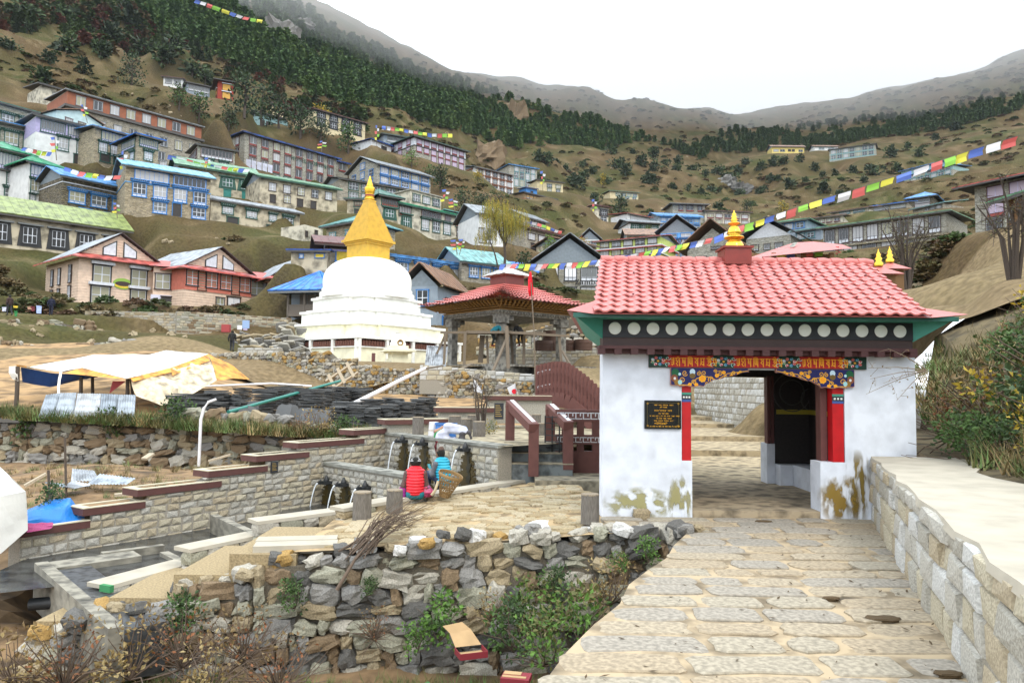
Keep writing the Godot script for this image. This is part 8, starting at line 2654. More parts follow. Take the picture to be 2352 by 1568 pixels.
	g=thing("white_flag","small plain white flag drooping above the upper planters","flag",f1)
	m=MB.new(mats.flag_white)
	var C:=func(x:float,y:float,o:Vector3)->Vector3:return at(10,x,y,25.3)- o
	m.quad(C.call(420,1135,f1),C.call(445,1150,f1),C.call(510,1265,f1),C.call(430,1250,f1))
	im(m,"cloth",g)
	m=MB.new(mats.cord); m.tube([X(0,-0.4,0),C.call(420,1135,f1)],0.012,0.01,5); im(m,"stick",g)
	g=thing("white_flag","small white flag with a red disc above the upper planters","flag",f2)
	m=MB.new(mats.flag_white)
	m.quad(C.call(728,1215,f2),C.call(805,1172,f2),C.call(820,1268,f2),C.call(752,1275,f2))
	im(m,"cloth",g)
	m=MB.new(mats.flag_scarlet)
	var ctr:Vector3=C.call(793,1248,f2)+X(0,0,0.02)
	m.lathe([Y(0.085,0),Y(0.085,0.006)],16,Transform3D(Basis(Vector3.RIGHT,Vector3.BACK,Vector3.DOWN),ctr))
	im(m,"disc",g)
	m=MB.new(mats.cord); m.tube([X(0.1,-0.4,0),C.call(805,1172,f2)],0.012,0.01,5); im(m,"stick",g)
	var rp:=at(5,1080,1500,60)
	g=thing("red_pavilion","broad red hip roofed pavilion behind the gate ridge","pavilion",rp)
	m=MB.new(mats.tile_sheet)
	var D:=func(x:float,y:float,d:float)->Vector3:return at(5,x,y,d)- rp
	m.quad(D.call(580,1477,57),D.call(1080,1310,62),D.call(1290,1298,63),D.call(1545,1382,55))
	m.quad(D.call(1545,1382,55),D.call(1290,1298,63),D.call(1600,1330,72),D.call(1700,1370,70))
	im(m,"roof",g)
	m=MB.new(mats.cap_grey)
	m.quad(D.call(1020,1362,60.2),D.call(1070,1318,61.2),D.call(1118,1315,61.2),D.call(1080,1362,60.1))
	im(m,"skylight",g,null,T3(X(0,0.06,0.06)))
	m=MB.new(mats.ochre_dark)
	for x in[[620,58],[860,58],[1180,57],[1480,56]]:m.box(D.call(x[0],1480,x[1])+X(-0.15,-3,-0.15),D.call(x[0],1420,x[1])+X(0.15,0,0.15))
	m.box(D.call(620,1560,62),D.call(1480,1440,62)+X(0,0,0.2))
	im(m,"posts",g)
	var k:=0
	for e in[[990,240,960,1210,265,322,40],[1095,205,1000,1285,215,272,43]]:
		var o:=at(12,e[0],e[5]+40,e[6])
		g=thing("shrine",["lower small red shrine roof with a gold finial right of the gate roof","upper small red shrine roof with a gold finial right of the gate roof"][k],"shrine",o)
		m=MB.new(mats.tile_sheet)
		var ap:=at(12,e[0],e[1],e[6])- o
		var lo:=at(12,e[3],e[5],e[6]- 0.5)- o
		var wd:=absf(lo.x-ap.x)
		var c4:=[X(ap.x-wd,lo.y,wd*0.8),X(ap.x+wd,lo.y,wd*0.8),X(ap.x+wd,lo.y,-wd*0.8),X(ap.x-wd,lo.y,-wd*0.8)]
		for i in 4:m.tri(c4[i],ap,c4[(i+1)%4])
		im(m,"roof",g)
		m=MB.new(mats.ochre_dark)
		m.box(X(ap.x-wd*0.7,lo.y-3.0,-wd*0.5),X(ap.x+wd*0.7,lo.y-0.02,wd*0.4))
		im(m,"body",g)
		m=MB.new(mats.gold)
		m.lathe([Y(0.22,-0.05),Y(0.26,0.1),Y(0.14,0.25),Y(0.2,0.38),Y(0.1,0.5),Y(0.13,0.6),Y(0.04,0.75),Y(0.0,0.95)],14,T3(ap))
		im(m,"finial",g)
		k+=1


# ================================================================ people
func body_into(out:MB,caps:Array,cell:float,blend:float,ridge:=0.0,freq:=60.0)->void:
	var lo:=Vector3.ONE*1e9; var hi:=-lo
	for c in caps:
		var r:=maxf(c[2],c[3])
		lo=lo.min((c[0]as Vector3)- Vector3.ONE*r).min((c[1]as Vector3)- Vector3.ONE*r)
		hi=hi.max((c[0]as Vector3)+Vector3.ONE*r).max((c[1]as Vector3)+Vector3.ONE*r)
	lo-=Vector3.ONE*(cell*2+blend); hi+=Vector3.ONE*(cell*2+blend)
	var nx:=int((hi.x-lo.x)/cell)+1; var ny:=int((hi.y-lo.y)/cell)+1; var nz:=int((hi.z-lo.z)/cell)+1
	var f:=PackedFloat32Array(); f.resize(nx*ny*nz); f.fill(9.0)
	var pad:=blend+cell*2
	for c in caps:
		var a:Vector3=c[0]; var b:Vector3=c[1]; var ra:float=c[2]; var rb:float=c[3]
		var r:=maxf(ra,rb)+pad
		var p0:=((a.min(b)- Vector3.ONE*r-lo)/cell).floor(); var p1:=((a.max(b)+Vector3.ONE*r-lo)/cell).ceil()
		var ab:=b-a
		var l2:=maxf(ab.length_squared(),1e-9)
		for k in range(maxi(0,int(p0.z)),mini(nz,int(p1.z)+1)):
			for j in range(maxi(0,int(p0.y)),mini(ny,int(p1.y)+1)):
				for i in range(maxi(0,int(p0.x)),mini(nx,int(p1.x)+1)):
					var p:=lo+X(i,j,k)*cell
					var t:=clampf((p-a).dot(ab)/l2,0,1)
					var d:float=(p-a-ab*t).length()- lerpf(ra,rb,t)
					if ridge>0:d+=ridge*sin(p.y*freq)
					var o:=(k*ny+j)*nx+i
					var e:=f[o]
					var h:=maxf(blend-absf(d-e),0.0)/blend
					f[o]=minf(d,e)- h*h*blend*0.25
	var at_:={}
	var pos:=[]; var nor:=[]; var col:=[]
	for k in nz-1:
		for j in ny-1:
			for i in nx-1:
				var o:=(k*ny+j)*nx+i
				var v:=[f[o],f[o+1],f[o+nx],f[o+nx+1],f[o+nx*ny],f[o+nx*ny+1],f[o+nx*ny+nx],f[o+nx*ny+nx+1]]
				var inside:=0
				for q in v:inside+=1 if q<0 else 0
				if inside==0 or inside==8:continue
				var s:=Vector3.ZERO; var n:=0
				for e in[[0,1],[2,3],[4,5],[6,7],[0,2],[1,3],[4,6],[5,7],[0,4],[1,5],[2,6],[3,7]]:
					var x:float=v[e[0]]; var y:float=v[e[1]]
					if(x<0)!=(y<0):
						var t:=x/(x-y)
						var pa:=X(e[0]& 1,(e[0]>>1)& 1,e[0]>>2); var pb:=X(e[1]& 1,(e[1]>>1)& 1,e[1]>>2)
						s+=pa.lerp(pb,t); n+=1
				var p:=lo+(X(i,j,k)+s/n)*cell
				at_[o]=pos.size()
				pos.push_back(p)
				nor.push_back(X(v[1]+v[3]+v[5]+v[7]- v[0]- v[2]- v[4]- v[6],v[2]+v[3]+v[6]+v[7]- v[0]- v[1]- v[4]- v[5],v[4]+v[5]+v[6]+v[7]- v[0]- v[1]- v[2]- v[3]).normalized())
				var best:=9.0; var bc:=Color.WHITE
				for c in caps:
					var ab:Vector3=c[1]- c[0]
					var t:=clampf((p-c[0]).dot(ab)/maxf(ab.length_squared(),1e-9),0,1)
					var d:float=(p-c[0]- ab*t).length()- lerpf(c[2],c[3],t)
					if d<best:best=d; bc=c[4]
				col.push_back(bc)
	for o in at_:
		var i:int=o%nx; var j:int=(o/nx)%ny; var k:int=o/(nx*ny)
		var steps:=[1,nx,nx*ny]
		for ax in 3:
			var o2:int=o+steps[ax]
			var s1:int=steps[(ax+1)%3]; var s2:int=steps[(ax+2)%3]
			if o-s1-s2<0 or o2>=f.size():continue
			var a:bool=f[o]<0; var b:bool=f[o2]<0
			if a==b:continue
			if not(at_.has(o-s1)and at_.has(o-s2)and at_.has(o-s1-s2)):continue
			var q:=[at_[o],at_[o-s1],at_[o-s1-s2],at_[o-s2]]
			if not a:q.reverse()
			out.col=col[q[0]]
			out.tris(pos[q[0]],pos[q[2]],pos[q[1]],nor[q[0]],nor[q[2]],nor[q[1]])
			out.tris(pos[q[0]],pos[q[3]],pos[q[2]],nor[q[0]],nor[q[3]],nor[q[2]])
func hand_caps(w:Vector3,d:Vector3,up:Vector3,curl_:float,c:Color)->Array:
	d=d.normalized()
	var s:=d.cross(up).normalized()
	var caps:=[[w,w+d*0.05,0.022,0.026,c],[w+d*0.05-s*0.018,w+d*0.085-s*0.024,0.018,0.015,c],[w+d*0.05+s*0.018,w+d*0.085+s*0.024,0.018,0.015,c]]
	for i in 4:
		var b:=w+d*0.088+s*(0.03-0.02*i)
		var l:float=[0.034,0.043,0.046,0.04][i]
		var k1:=b+d*l+up*-curl_*0.4*l
		var k2:=k1+(d*(1-curl_)- up*curl_).normalized()*l*0.75
		caps.push_back([b,k1,0.0095,0.009,c]); caps.push_back([k1,k2,0.009,0.0075,c])
	var t0:Vector3=w+d*0.025-s*0.024
	var t1:=t0+(d*0.6-s*0.7-up*0.2).normalized()*0.04
	caps.push_back([t0,t1,0.012,0.0105,c]); caps.push_back([t1,t1+(d*0.9-s*0.1-up*0.4).normalized()*0.032,0.0105,0.008,c])
	return caps
func head_caps(c:Vector3,face:Vector3,skin:Color,hair:Color)->Array:
	face=face.normalized()
	var r:=face.cross(Vector3.UP).normalized()
	return[[c,c+X(0,-0.05,0)+face*0.02,0.088,0.068,skin],[c+X(0,0.02,0)- face*0.02,c+X(0,0.03,0)- face*0.035,0.094,0.088,hair],[c+face*0.08+X(0,0.0,0),c+face*0.105+X(0,-0.03,0),0.012,0.016,skin],[c+r*0.086+X(0,0.01,0),c+r*0.09-X(0,0.03,0),0.014,0.012,skin],[c-r*0.086+X(0,0.01,0),c-r*0.09-X(0,0.03,0),0.014,0.012,skin],[c+face*0.075+X(0,-0.075,0)- r*0.018,c+face*0.075+X(0,-0.075,0)+r*0.018,0.012,0.012,Color(0.25,0.08,0.06)],[c+face*0.055+X(0,-0.1,0),c+face*0.03+X(0,-0.1,0),0.03,0.04,skin],
		[c+face*0.08+r*0.034+X(0,0.012,0),c+face*0.08+r*0.036+X(0,0.012,0),0.013,0.013,Color(0.03,0.02,0.02)],[c+face*0.08-r*0.034+X(0,0.012,0),c+face*0.08-r*0.036+X(0,0.012,0),0.013,0.013,Color(0.03,0.02,0.02)]]
func cloth_part(g:Node3D,called:String,caps:Array,mk:String,cell:float,ridge:=0.0,freq:=60.0)->void:
	var m:=MB.new(mats[mk])
	m.colored=true
	body_into(m,caps,cell,0.06,ridge,freq)
	im(m,called,g)
func build_people()->void:
	var person:Material=mt("person_skin_and_clothes",Color.WHITE,0.85,"fine",4.0,0.0,0.0,{"vc":1})
	mt("vest_red",L(0.72,0.01,0.025),0.5,"",1.0,0.0,0.0,{"vc":1}); mt("vest_cyan",L(0.01,0.35,0.5),0.5,"",1.0,0.0,0.0,{"vc":1})
	mt("wool_dark",L(0.03,0.03,0.035),0.95); mt("wool_white",L(0.5,0.5,0.5),0.95); mt("wool_brown",L(0.17,0.105,0.08),0.95,"fine",5.0,0.0,0.0,{"vc":1}); mt("cloth_purple",L(0.26,0.02,0.2),0.85,"soft",2.0,0.0,0.0,{"vc":1}); mt("cloth_teal",L(0.01,0.16,0.2),0.85,"",1.0,0.0,0.0,{"vc":1})
	var skin:=Color(0.36,0.19,0.12); var hair:=Color(0.015,0.012,0.01); var W:=Color.WHITE
	var V:=func(x:float,y:float,z:float)->Vector3:return X(x,y,z)
	var s1:=on(0,953,1139,-0.1)
	var g:=thing("person","person in a red quilted vest and striped knitted hat sitting with back turned on the kerb","person",s1,Basis(Vector3.UP,0.12),"women washing at the spouts")
	var sl:=Color(0.16,0.09,0.08); var leg:=Color(0.05,0.06,0.09)
	var m:=MB.new(person); m.colored=true
	var hc:=X(0.0,0.66,-0.1)
	var caps:=[[X(0,0.12,0),X(0,0.3,-0.02),0.155,0.145,sl],[X(0,0.3,-0.02),X(0,0.46,-0.05),0.15,0.13,sl],[X(-0.13,0.46,-0.05),X(0.13,0.46,-0.05),0.075,0.075,sl],[X(0,0.48,-0.06),hc,0.058,0.05,skin],
		[X(-0.18,0.45,-0.05),X(-0.24,0.2,-0.06),0.062,0.05,sl],[X(-0.24,0.2,-0.06),X(-0.16,0.1,-0.27),0.05,0.036,sl],[X(0.18,0.45,-0.05),X(0.23,0.2,-0.07),0.062,0.05,sl],[X(0.23,0.2,-0.07),X(0.13,0.12,-0.3),0.05,0.036,sl],
		[X(-0.1,0.1,-0.04),X(-0.13,0.14,-0.42),0.095,0.075,leg],[X(-0.13,0.14,-0.42),X(-0.13,-0.28,-0.5),0.07,0.045,leg],[X(0.1,0.1,-0.04),X(0.12,0.15,-0.42),0.095,0.075,leg],[X(0.12,0.15,-0.42),X(0.13,-0.28,-0.48),0.07,0.045,leg],[X(-0.13,-0.31,-0.5),X(-0.14,-0.33,-0.64),0.042,0.036,hair],[X(0.13,-0.31,-0.48),X(0.15,-0.33,-0.62),0.042,0.036,hair]]
	caps.append_array(head_caps(hc,X(0.05,-0.3,-1),skin,hair))
	body_into(m,caps,0.014,0.05)
	body_into(m,hand_caps(X(-0.16,0.1,-0.27),X(0.5,-0.1,-0.9),Vector3.UP,0.5,skin),0.006,0.012)
	body_into(m,hand_caps(X(0.13,0.12,-0.3),X(-0.5,-0.1,-0.9),Vector3.UP,0.5,skin),0.006,0.012)
	im(m,"body",g)
	cloth_part(g,"quilted_vest",[[X(0,0.13,0),X(0,0.3,-0.02),0.18,0.168,W],[X(0,0.3,-0.02),X(0,0.47,-0.05),0.172,0.148,W],[X(-0.12,0.47,-0.05),X(0.12,0.47,-0.05),0.085,0.085,W],[X(0,0.5,-0.07),X(0,0.55,-0.075),0.08,0.075,W]],"vest_red",0.014,0.008,105.0)
	cloth_part(g,"teal_hem",[[X(-0.08,0.04,0.03),X(0.08,0.04,0.03),0.11,0.11,W]],"cloth_teal",0.016)
	cloth_part(g,"purple_cloth",[[X(-0.22,0.22,-0.12),X(-0.27,0.02,-0.05),0.07,0.1,W],[X(-0.27,0.02,-0.05),X(-0.22,-0.03,-0.15),0.08,0.06,W]],"cloth_purple",0.016,0.006,40.0)
	var hat:=MB.new(mats.wool_dark)
	for i in 8:
		var a:=i/8.0; var b:=(i+1)/8.0
		hat.use(mats.wool_white if i%2 else mats.wool_dark)
		hat.lathe([Y(0.112*cos(a*1.45),0.105*sin(a*1.45)),Y(0.114*cos((a+b)*0.725),0.107*sin((a+b)*0.725)),Y(0.112*cos(b*1.45),0.105*sin(b*1.45))],18,Transform3D(Basis(Vector3.RIGHT,-0.12),hc+X(0,0.02,0.012)),false)
	inst(hat.mesh(),"striped_hat",g)
	var s2:=on(0,1020,1112,-0.1)
	g=thing("person","person in a cyan quilted vest and brown knitted hat looking at a phone by the spouts","person",s2,Basis(Vector3.UP,0.75),"women washing at the spouts")
	sl=Color(0.17,0.18,0.2); leg=Color(0.03,0.045,0.1)
	hc=X(0,0.68,-0.17)
	m=MB.new(person); m.colored=true
	caps=[[X(0,0.12,0),X(0,0.3,-0.04),0.155,0.145,sl],[X(0,0.3,-0.04),X(0,0.48,-0.1),0.15,0.13,sl],[X(-0.13,0.48,-0.1),X(0.13,0.48,-0.1),0.075,0.075,sl],[X(0,0.5,-0.11),hc,0.058,0.05,skin],
		[X(-0.18,0.46,-0.1),X(-0.22,0.22,-0.16),0.062,0.05,sl],[X(-0.22,0.22,-0.16),X(-0.1,0.26,-0.4),0.05,0.036,sl],[X(0.18,0.46,-0.1),X(0.22,0.2,-0.14),0.062,0.05,sl],[X(0.22,0.2,-0.14),X(0.1,0.2,-0.38),0.05,0.036,sl],
		[X(-0.1,0.1,-0.04),X(-0.13,0.2,-0.42),0.095,0.075,leg],[X(-0.13,0.2,-0.42),X(-0.13,-0.24,-0.44),0.07,0.045,leg],[X(0.1,0.1,-0.04),X(0.12,0.2,-0.42),0.095,0.075,leg],[X(0.12,0.2,-0.42),X(0.13,-0.24,-0.44),0.07,0.045,leg],[X(-0.13,-0.27,-0.44),X(-0.14,-0.3,-0.58),0.042,0.036,hair],[X(0.13,-0.27,-0.44),X(0.15,-0.3,-0.58),0.042,0.036,hair]]
	caps.append_array(head_caps(hc,X(-0.1,-0.5,-1),skin,hair))
	caps.push_back([hc+X(0,0,0.08),hc+X(0,-0.2,0.1),0.05,0.025,hair])
	body_into(m,caps,0.014,0.05)
	body_into(m,hand_caps(X(-0.1,0.26,-0.4),X(0.25,0.5,-0.8),X(0,0.8,0.5),0.55,skin),0.006,0.012)
	body_into(m,hand_caps(X(0.1,0.2,-0.38),X(-0.5,0.3,-0.6),Vector3.UP,0.5,skin),0.006,0.012)
	im(m,"body",g)
	cloth_part(g,"quilted_vest",[[X(0,0.11,0),X(0,0.3,-0.04),0.185,0.17,W],[X(0,0.3,-0.04),X(0,0.49,-0.1),0.172,0.148,W],[X(-0.12,0.49,-0.1),X(0.12,0.49,-0.1),0.085,0.085,W]],"vest_cyan",0.014,0.008,105.0)
	cloth_part(g,"knitted_hat",[[hc+X(0,0.03,0.0),hc+X(0,0.09,0.03),0.108,0.075,W],[hc+X(0,0.13,0.05),hc+X(0,0.14,0.05),0.035,0.03,W]],"wool_brown",0.014,0.006,140.0)
	var ph:=MB.new(mt("phone_teal",L(0.02,0.25,0.3),0.3))
	ph.cbox(Vector3.ZERO,X(0.07,0.14,0.012))
	tag(inst(ph.mesh(),"phone",null,null,g.transform*Transform3D(Basis(Vector3.RIGHT,-0.6),X(-0.05,0.36,-0.5))),"small teal phone held by the person in the cyan vest","phone")
	var bp:=on(0,1020,1139,-0.1)
	g=thing("basket","tall conical bamboo basket tilted on the kerb between the women","basket",bp,Basis(Vector3.BACK,-0.3)*Basis(Vector3.RIGHT,0.12))
	mt("bamboo",L(0.32,0.2,0.075),0.7,"grain",3.0); mt("bamboo_pale",L(0.5,0.42,0.27),0.7)
	m=MB.new(mats.bamboo)
	var nb:=20
	for lay in[-1.0,1.0]:
		for i in nb:
			var pts:=[]
			for k in 7:
				var t:=k/6.0
				var a:float=TAU*i/nb+lay*t*1.1
				pts.push_back(X(cos(a),0,sin(a))*lerpf(0.1,0.25,t)+X(0,0.47*t,0))
			for k in 6:m.beam(pts[k],pts[k+1],0.016,0.005)
	im(m,"woven_side",g).set_meta("kind","stuff")
	m=MB.new(mats.bamboo)
	for k in 5:
		var t:=k/4.0
		var rr:=lerpf(0.1,0.25,t)
		m.lathe([Y(rr,0.47*t-0.012),Y(rr+0.008,0.47*t),Y(rr,0.47*t+0.012)],24,Transform3D(),false)
	m.lathe([Y(0.252,0.42),Y(0.262,0.45),Y(0.255,0.49),Y(0.242,0.48),Y(0.242,0.42)],24,Transform3D(),false)
	m.lathe([Y(0.1,0.0),Y(0.1,0.01)],16)
	im(m,"hoops",g)
	m=MB.new(mats.bamboo_pale)
	m.tube([X(-0.2,0.3,0.14),X(-0.2,0.12,0.2),X(-0.24,0.0,0.2)],0.03,0.03,6)
	im(m,"head_strap",g)
	var q:=on(0,981,1138,-0.1)
	g=thing("bag","pink and orange plastic bag beside the basket","bag",q)
	mt("bag_pink",L(0.5,0.05,0.16),0.35,"blotch",3.0,0.0,0.0,{"vc":1})
	m=MB.new(mats.bag_pink); m.colored=true
	body_into(m,[[X(-0.03,0.06,0),X(0.05,0.07,0),0.1,0.09,Color(1,1,1)],[X(0.04,0.1,0),X(0.02,0.2,0),0.06,0.03,Color(0.5,1.2,3.5)],[X(-0.06,0.1,0.03),X(-0.03,0.15,0.03),0.06,0.04,Color(1.3,3.0,0.7)]],0.014,0.03,0.006,60.0)
	im(m,"sack",g)
	var lp:=on(0,1040,1003,0.8)
	g=thing("laundry_heap","heap of wet washing in white, green, red and blue over the spout wall","laundry",lp)
	for e in[["laundry_white",0.55,0.57,0.68],["laundry_green",0.03,0.22,0.06],["laundry_red",0.45,0.02,0.05],["laundry_blue",0.02,0.1,0.5],["laundry_grey",0.07,0.065,0.07],["laundry_lilac",0.38,0.47,0.75],["laundry_tan",0.35,0.2,0.13],["laundry_maroon",0.12,0.015,0.02]]:mt(e[0],L(e[1],e[2],e[3]),0.85,"soft",2.0,0.0,0.0,{"vc":1})
	var B:=func(u:float,v:float,z:=0.0)->Vector3:return at(0,u,v,-lp.z-z)- lp
	for e in[["white_washing","laundry_white",[[1008,1002,1030,982,0.1],[1030,982,1066,990,0.14],[1020,1000,1040,1030,0.13],[1038,1020,1048,1072,0.06],[1060,1005,1050,1070,0.05],[1044,1010,1054,1050,0.08]],0.2],["green_washing","laundry_green",[[1003,1000,1028,984,0.09]],0.0],["tan_washing","laundry_tan",[[1004,992,1016,984,0.09]],-0.05],["red_washing","laundry_red",[[1006,1014,1014,1008,0.06]],0.22],["maroon_washing","laundry_maroon",[[1003,1008,1001,1034,0.045]],0.22],["blue_washing","laundry_blue",[[1010,1012,1012,1036,0.055]],0.25],["lilac_washing","laundry_lilac",[[1042,984,1068,986,0.1]],0.05],["dark_washing","laundry_grey",[[1062,998,1056,1028,0.09],[1076,992,1082,1004,0.05]],0.26]]:
		caps=[]
		for c in e[2]:caps.push_back([B.call(c[0],c[1],e[3]),B.call(c[2],c[3],e[3]),c[4],c[4]*0.8,W])
		cloth_part(g,e[0],caps,e[1],0.02,0.012,34.0)
	var far:=func(p:Vector3,yaw:float,label:String,top:Color,legs:Color,pose:int)->void:
		var o:=thing("person",label,"person",p,Basis(Vector3.UP,yaw))
		var b:=MB.new(person); b.colored=true
		var h:=X(0,1.52,-0.02)
		var cs:=[]
		if pose==0:
			cs=[[X(0,0.92,0),X(0,1.1,0),0.15,0.155,top],[X(0,1.1,0),X(0,1.32,0.02),0.165,0.15,top],[X(-0.15,1.34,0.02),X(0.15,1.34,0.02),0.085,0.085,top],[X(0,1.36,0.01),h,0.06,0.05,skin],[X(-0.2,1.32,0.02),X(-0.27,1.05,0.06),0.07,0.058,top],[X(-0.27,1.05,0.06),X(-0.27,0.82,-0.02),0.055,0.042,top],[X(0.2,1.32,0.02),X(0.26,1.05,0.0),0.07,0.058,top],[X(0.26,1.05,0.0),X(0.25,0.84,-0.14),0.055,0.042,top],
				[X(-0.09,0.9,0),X(-0.1,0.48,-0.12),0.1,0.068,legs],[X(-0.1,0.48,-0.12),X(-0.1,0.09,-0.06),0.065,0.045,legs],[X(0.09,0.9,0),X(0.1,0.48,0.06),0.1,0.068,legs],[X(0.1,0.48,0.06),X(0.1,0.12,0.22),0.065,0.045,legs],[X(-0.1,0.05,-0.04),X(-0.11,0.04,-0.2),0.045,0.04,hair],[X(0.1,0.08,0.24),X(0.11,0.04,0.1),0.045,0.04,hair]]
		elif pose==1:
			h=X(0,1.18,-0.55)
			cs=[[X(0,0.9,0.05),X(0,1.06,-0.14),0.15,0.155,top],[X(0,1.06,-0.14),X(0,1.16,-0.36),0.16,0.14,top],[X(-0.14,1.16,-0.38),X(0.14,1.16,-0.38),0.08,0.08,top],[X(0,1.17,-0.42),h,0.06,0.05,skin],[X(-0.19,1.14,-0.38),X(-0.22,0.88,-0.42),0.065,0.052,top],[X(-0.22,0.88,-0.42),X(-0.12,0.8,-0.62),0.05,0.04,skin],[X(0.19,1.14,-0.38),X(0.22,0.88,-0.4),0.065,0.052,top],[X(0.22,0.88,-0.4),X(0.12,0.8,-0.6),0.05,0.04,skin],
				[X(-0.09,0.88,0.05),X(-0.11,0.46,-0.1),0.1,0.068,legs],[X(-0.11,0.46,-0.1),X(-0.11,0.09,0.03),0.065,0.045,legs],[X(0.09,0.88,0.05),X(0.12,0.46,-0.04),0.1,0.068,legs],[X(0.12,0.46,-0.04),X(0.12,0.09,0.1),0.065,0.045,legs],[X(-0.11,0.05,0.04),X(-0.12,0.04,-0.12),0.045,0.04,Color(0.3,0.03,0.03)],[X(0.12,0.05,0.1),X(0.13,0.04,-0.06),0.045,0.04,Color(0.3,0.03,0.03)]]
		else:
			h=X(0,0.72,-0.05)
			cs=[[X(0,0.12,0),X(0,0.34,0),0.155,0.15,top],[X(0,0.34,0),X(0,0.5,0),0.155,0.13,top],[X(-0.14,0.52,0),X(0.14,0.52,0),0.08,0.08,top],[X(0,0.54,0),h,0.06,0.05,skin],[X(-0.19,0.5,0),X(-0.24,0.26,-0.05),0.065,0.05,top],[X(-0.24,0.26,-0.05),X(-0.1,0.2,-0.25),0.05,0.04,skin],[X(0.19,0.5,0),X(0.24,0.26,-0.05),0.065,0.05,top],[X(0.24,0.26,-0.05),X(0.1,0.2,-0.25),0.05,0.04,skin],[X(-0.1,0.1,-0.05),X(-0.13,0.16,-0.42),0.1,0.07,legs],[X(-0.13,0.16,-0.42),X(-0.13,-0.26,-0.42),0.065,0.045,legs],[X(0.1,0.1,-0.05),X(0.13,0.16,-0.42),0.1,0.07,legs],[X(0.13,0.16,-0.42),X(0.13,-0.26,-0.42),0.065,0.045,legs]]
		cs.append_array(head_caps(h,X(0,-0.1 if pose!=1 else -0.6,-1),skin,hair))
		body_into(b,cs,0.024,0.05)
		inst(b.mesh(),"body",o)
	far.call(at(0,532,807,58.4),0.25,"person in a dark jacket walking past the slab pile towards the stupa",Color(0.02,0.02,0.022),Color(0.03,0.035,0.05),0)
	far.call(at(10,600,840,45.4),-1.1,"mason in a teal top bending over inside the pavilion scaffold",Color(0.015,0.22,0.28),Color(0.03,0.04,0.04),1)
	far.call(at(10,850,840,46.2),0.6,"mason in black crouched behind the front pavilion column",Color(0.012,0.012,0.014),Color(0.02,0.02,0.025),1)
	far.call(at(7,1325,1300,75),2.6,"person in white sitting on the wall before the pink guest house",Color(0.5,0.5,0.5),Color(0.05,0.06,0.1),2)
	far.call(at(28,250,640,61),1.2,"person in dark brown standing by the washing at the left edge",Color(0.06,0.035,0.03),Color(0.05,0.05,0.055),0)
	far.call(at(28,1480,650,66),0.4,"person in navy standing before the guest house garden wall",Color(0.015,0.018,0.05),Color(0.015,0.018,0.04),0)
	var n:=0
	for e in[[28,790,380,130,90,"laundry_tan","pale pink cloth drying on the line at left"],[28,890,370,120,150,"laundry_maroon","dark cloth drying beside the pale one"],[28,1050,350,160,240,"laundry_lilac","lilac white trousers drying on the line at left"],[28,400,500,100,180,"laundry_green","bright green cloth drying at the left edge"],[28,370,350,140,70,"trim_yellow","yellow cloth on the bushes at the left edge"],[28,40,390,130,140,"laundry_white","white cloth on the line at the far left"]]:
		var a:=at(e[0],e[1],e[2],61.5); var b:=at(e[0],e[1]+e[3],e[2]+8,61.5); var c:=at(e[0],e[1]+e[3]- 10,e[2]+e[4],61.4); var d:=at(e[0],e[1]+10,e[2]+e[4]- 10,61.4)
		m=MB.new(mats[e[5]]); m.colored=true
		grid_sheet(m,[[Vector3.ZERO,b-a],[d-a,c-a]],6,0.0,n*3.0)
		tag(im(m,"drying_cloth",null,null,T3(a)),e[6],"laundry","washing drying at the left")
		n+=1
	for i in 5:
		var a:=at(2,635+i*58,985+i*14,182); var w:=at(2,685+i*58,997+i*14,182)- a
		m=MB.new(mats.laundry_white); m.colored=true
		grid_sheet(m,[[Vector3.ZERO,w],[X(0,-1.9,0),w+X(0,-2.0,0)]],6,0.0,i*5.0)
		tag(im(m,"drying_sheet",null,null,T3(a)),["first white sheet from the left on the hotel washing line","second white sheet on the hotel washing line","middle white sheet on the hotel washing line","fourth white sheet on the hotel washing line","last white sheet at the right of the hotel washing line"][i],"laundry","white sheets on the hotel line")


# ================================================================ vegetation
func hit(u:float,v:float,d0:=56.0,d1:=940.0)->Vector3:
	var q:=ray(0,u,v)
	var d:=d0
	var last:=d0
	while d<d1:
		var p:=eye+q*d
		if p.y<ground_h(p.x,p.z)+0.0:
			var lo:=last; var hi:=d
			for k in 7:
				var m:=(lo+hi)/2
				var pm:=eye+q*m
				if pm.y<ground_h(pm.x,pm.z):hi=m
				else:lo=m
			var e:=eye+q*hi
			return X(e.x,hill(e.x,e.z),e.z)
		last=d
		d*=1.03
	return Vector3.ZERO
func leaf_mats()->void:
	mt("needles",Color.WHITE,0.8,"",1.0,0.0,0.0,{"vc":1,"back":Color(0.12,0.16,0.05)})
	for e in[["leaf_green",0.06,0.115,0.025],["leaf_dark",0.035,0.065,0.02],["leaf_dry",0.17,0.115,0.045],["leaf_olive",0.115,0.12,0.035],["leaf_yellow",0.36,0.27,0.03],["leaf_rust",0.2,0.075,0.025],["leaf_fresh",0.1,0.2,0.03],["leaf_red",0.13,0.045,0.03],["leaf_cabbage",0.08,0.2,0.07],["willow_leaf",0.3,0.27,0.04],["pine_dark",0.022,0.038,0.014],["pine_mid",0.04,0.07,0.02],["straw",0.3,0.23,0.1]]:
		mt(e[0],L(e[1],e[2],e[3]),0.75,"",1.0,0.0,0.0,{"back":Color(e[1]*1.2,e[2]*1.2,e[3])})
	mt("bark",L(0.09,0.07,0.055),0.95,"grain",1.5,1.0)
	mt("twig",L(0.12,0.085,0.06),0.95)
	mt("twig_pale",L(0.22,0.17,0.115),0.95)
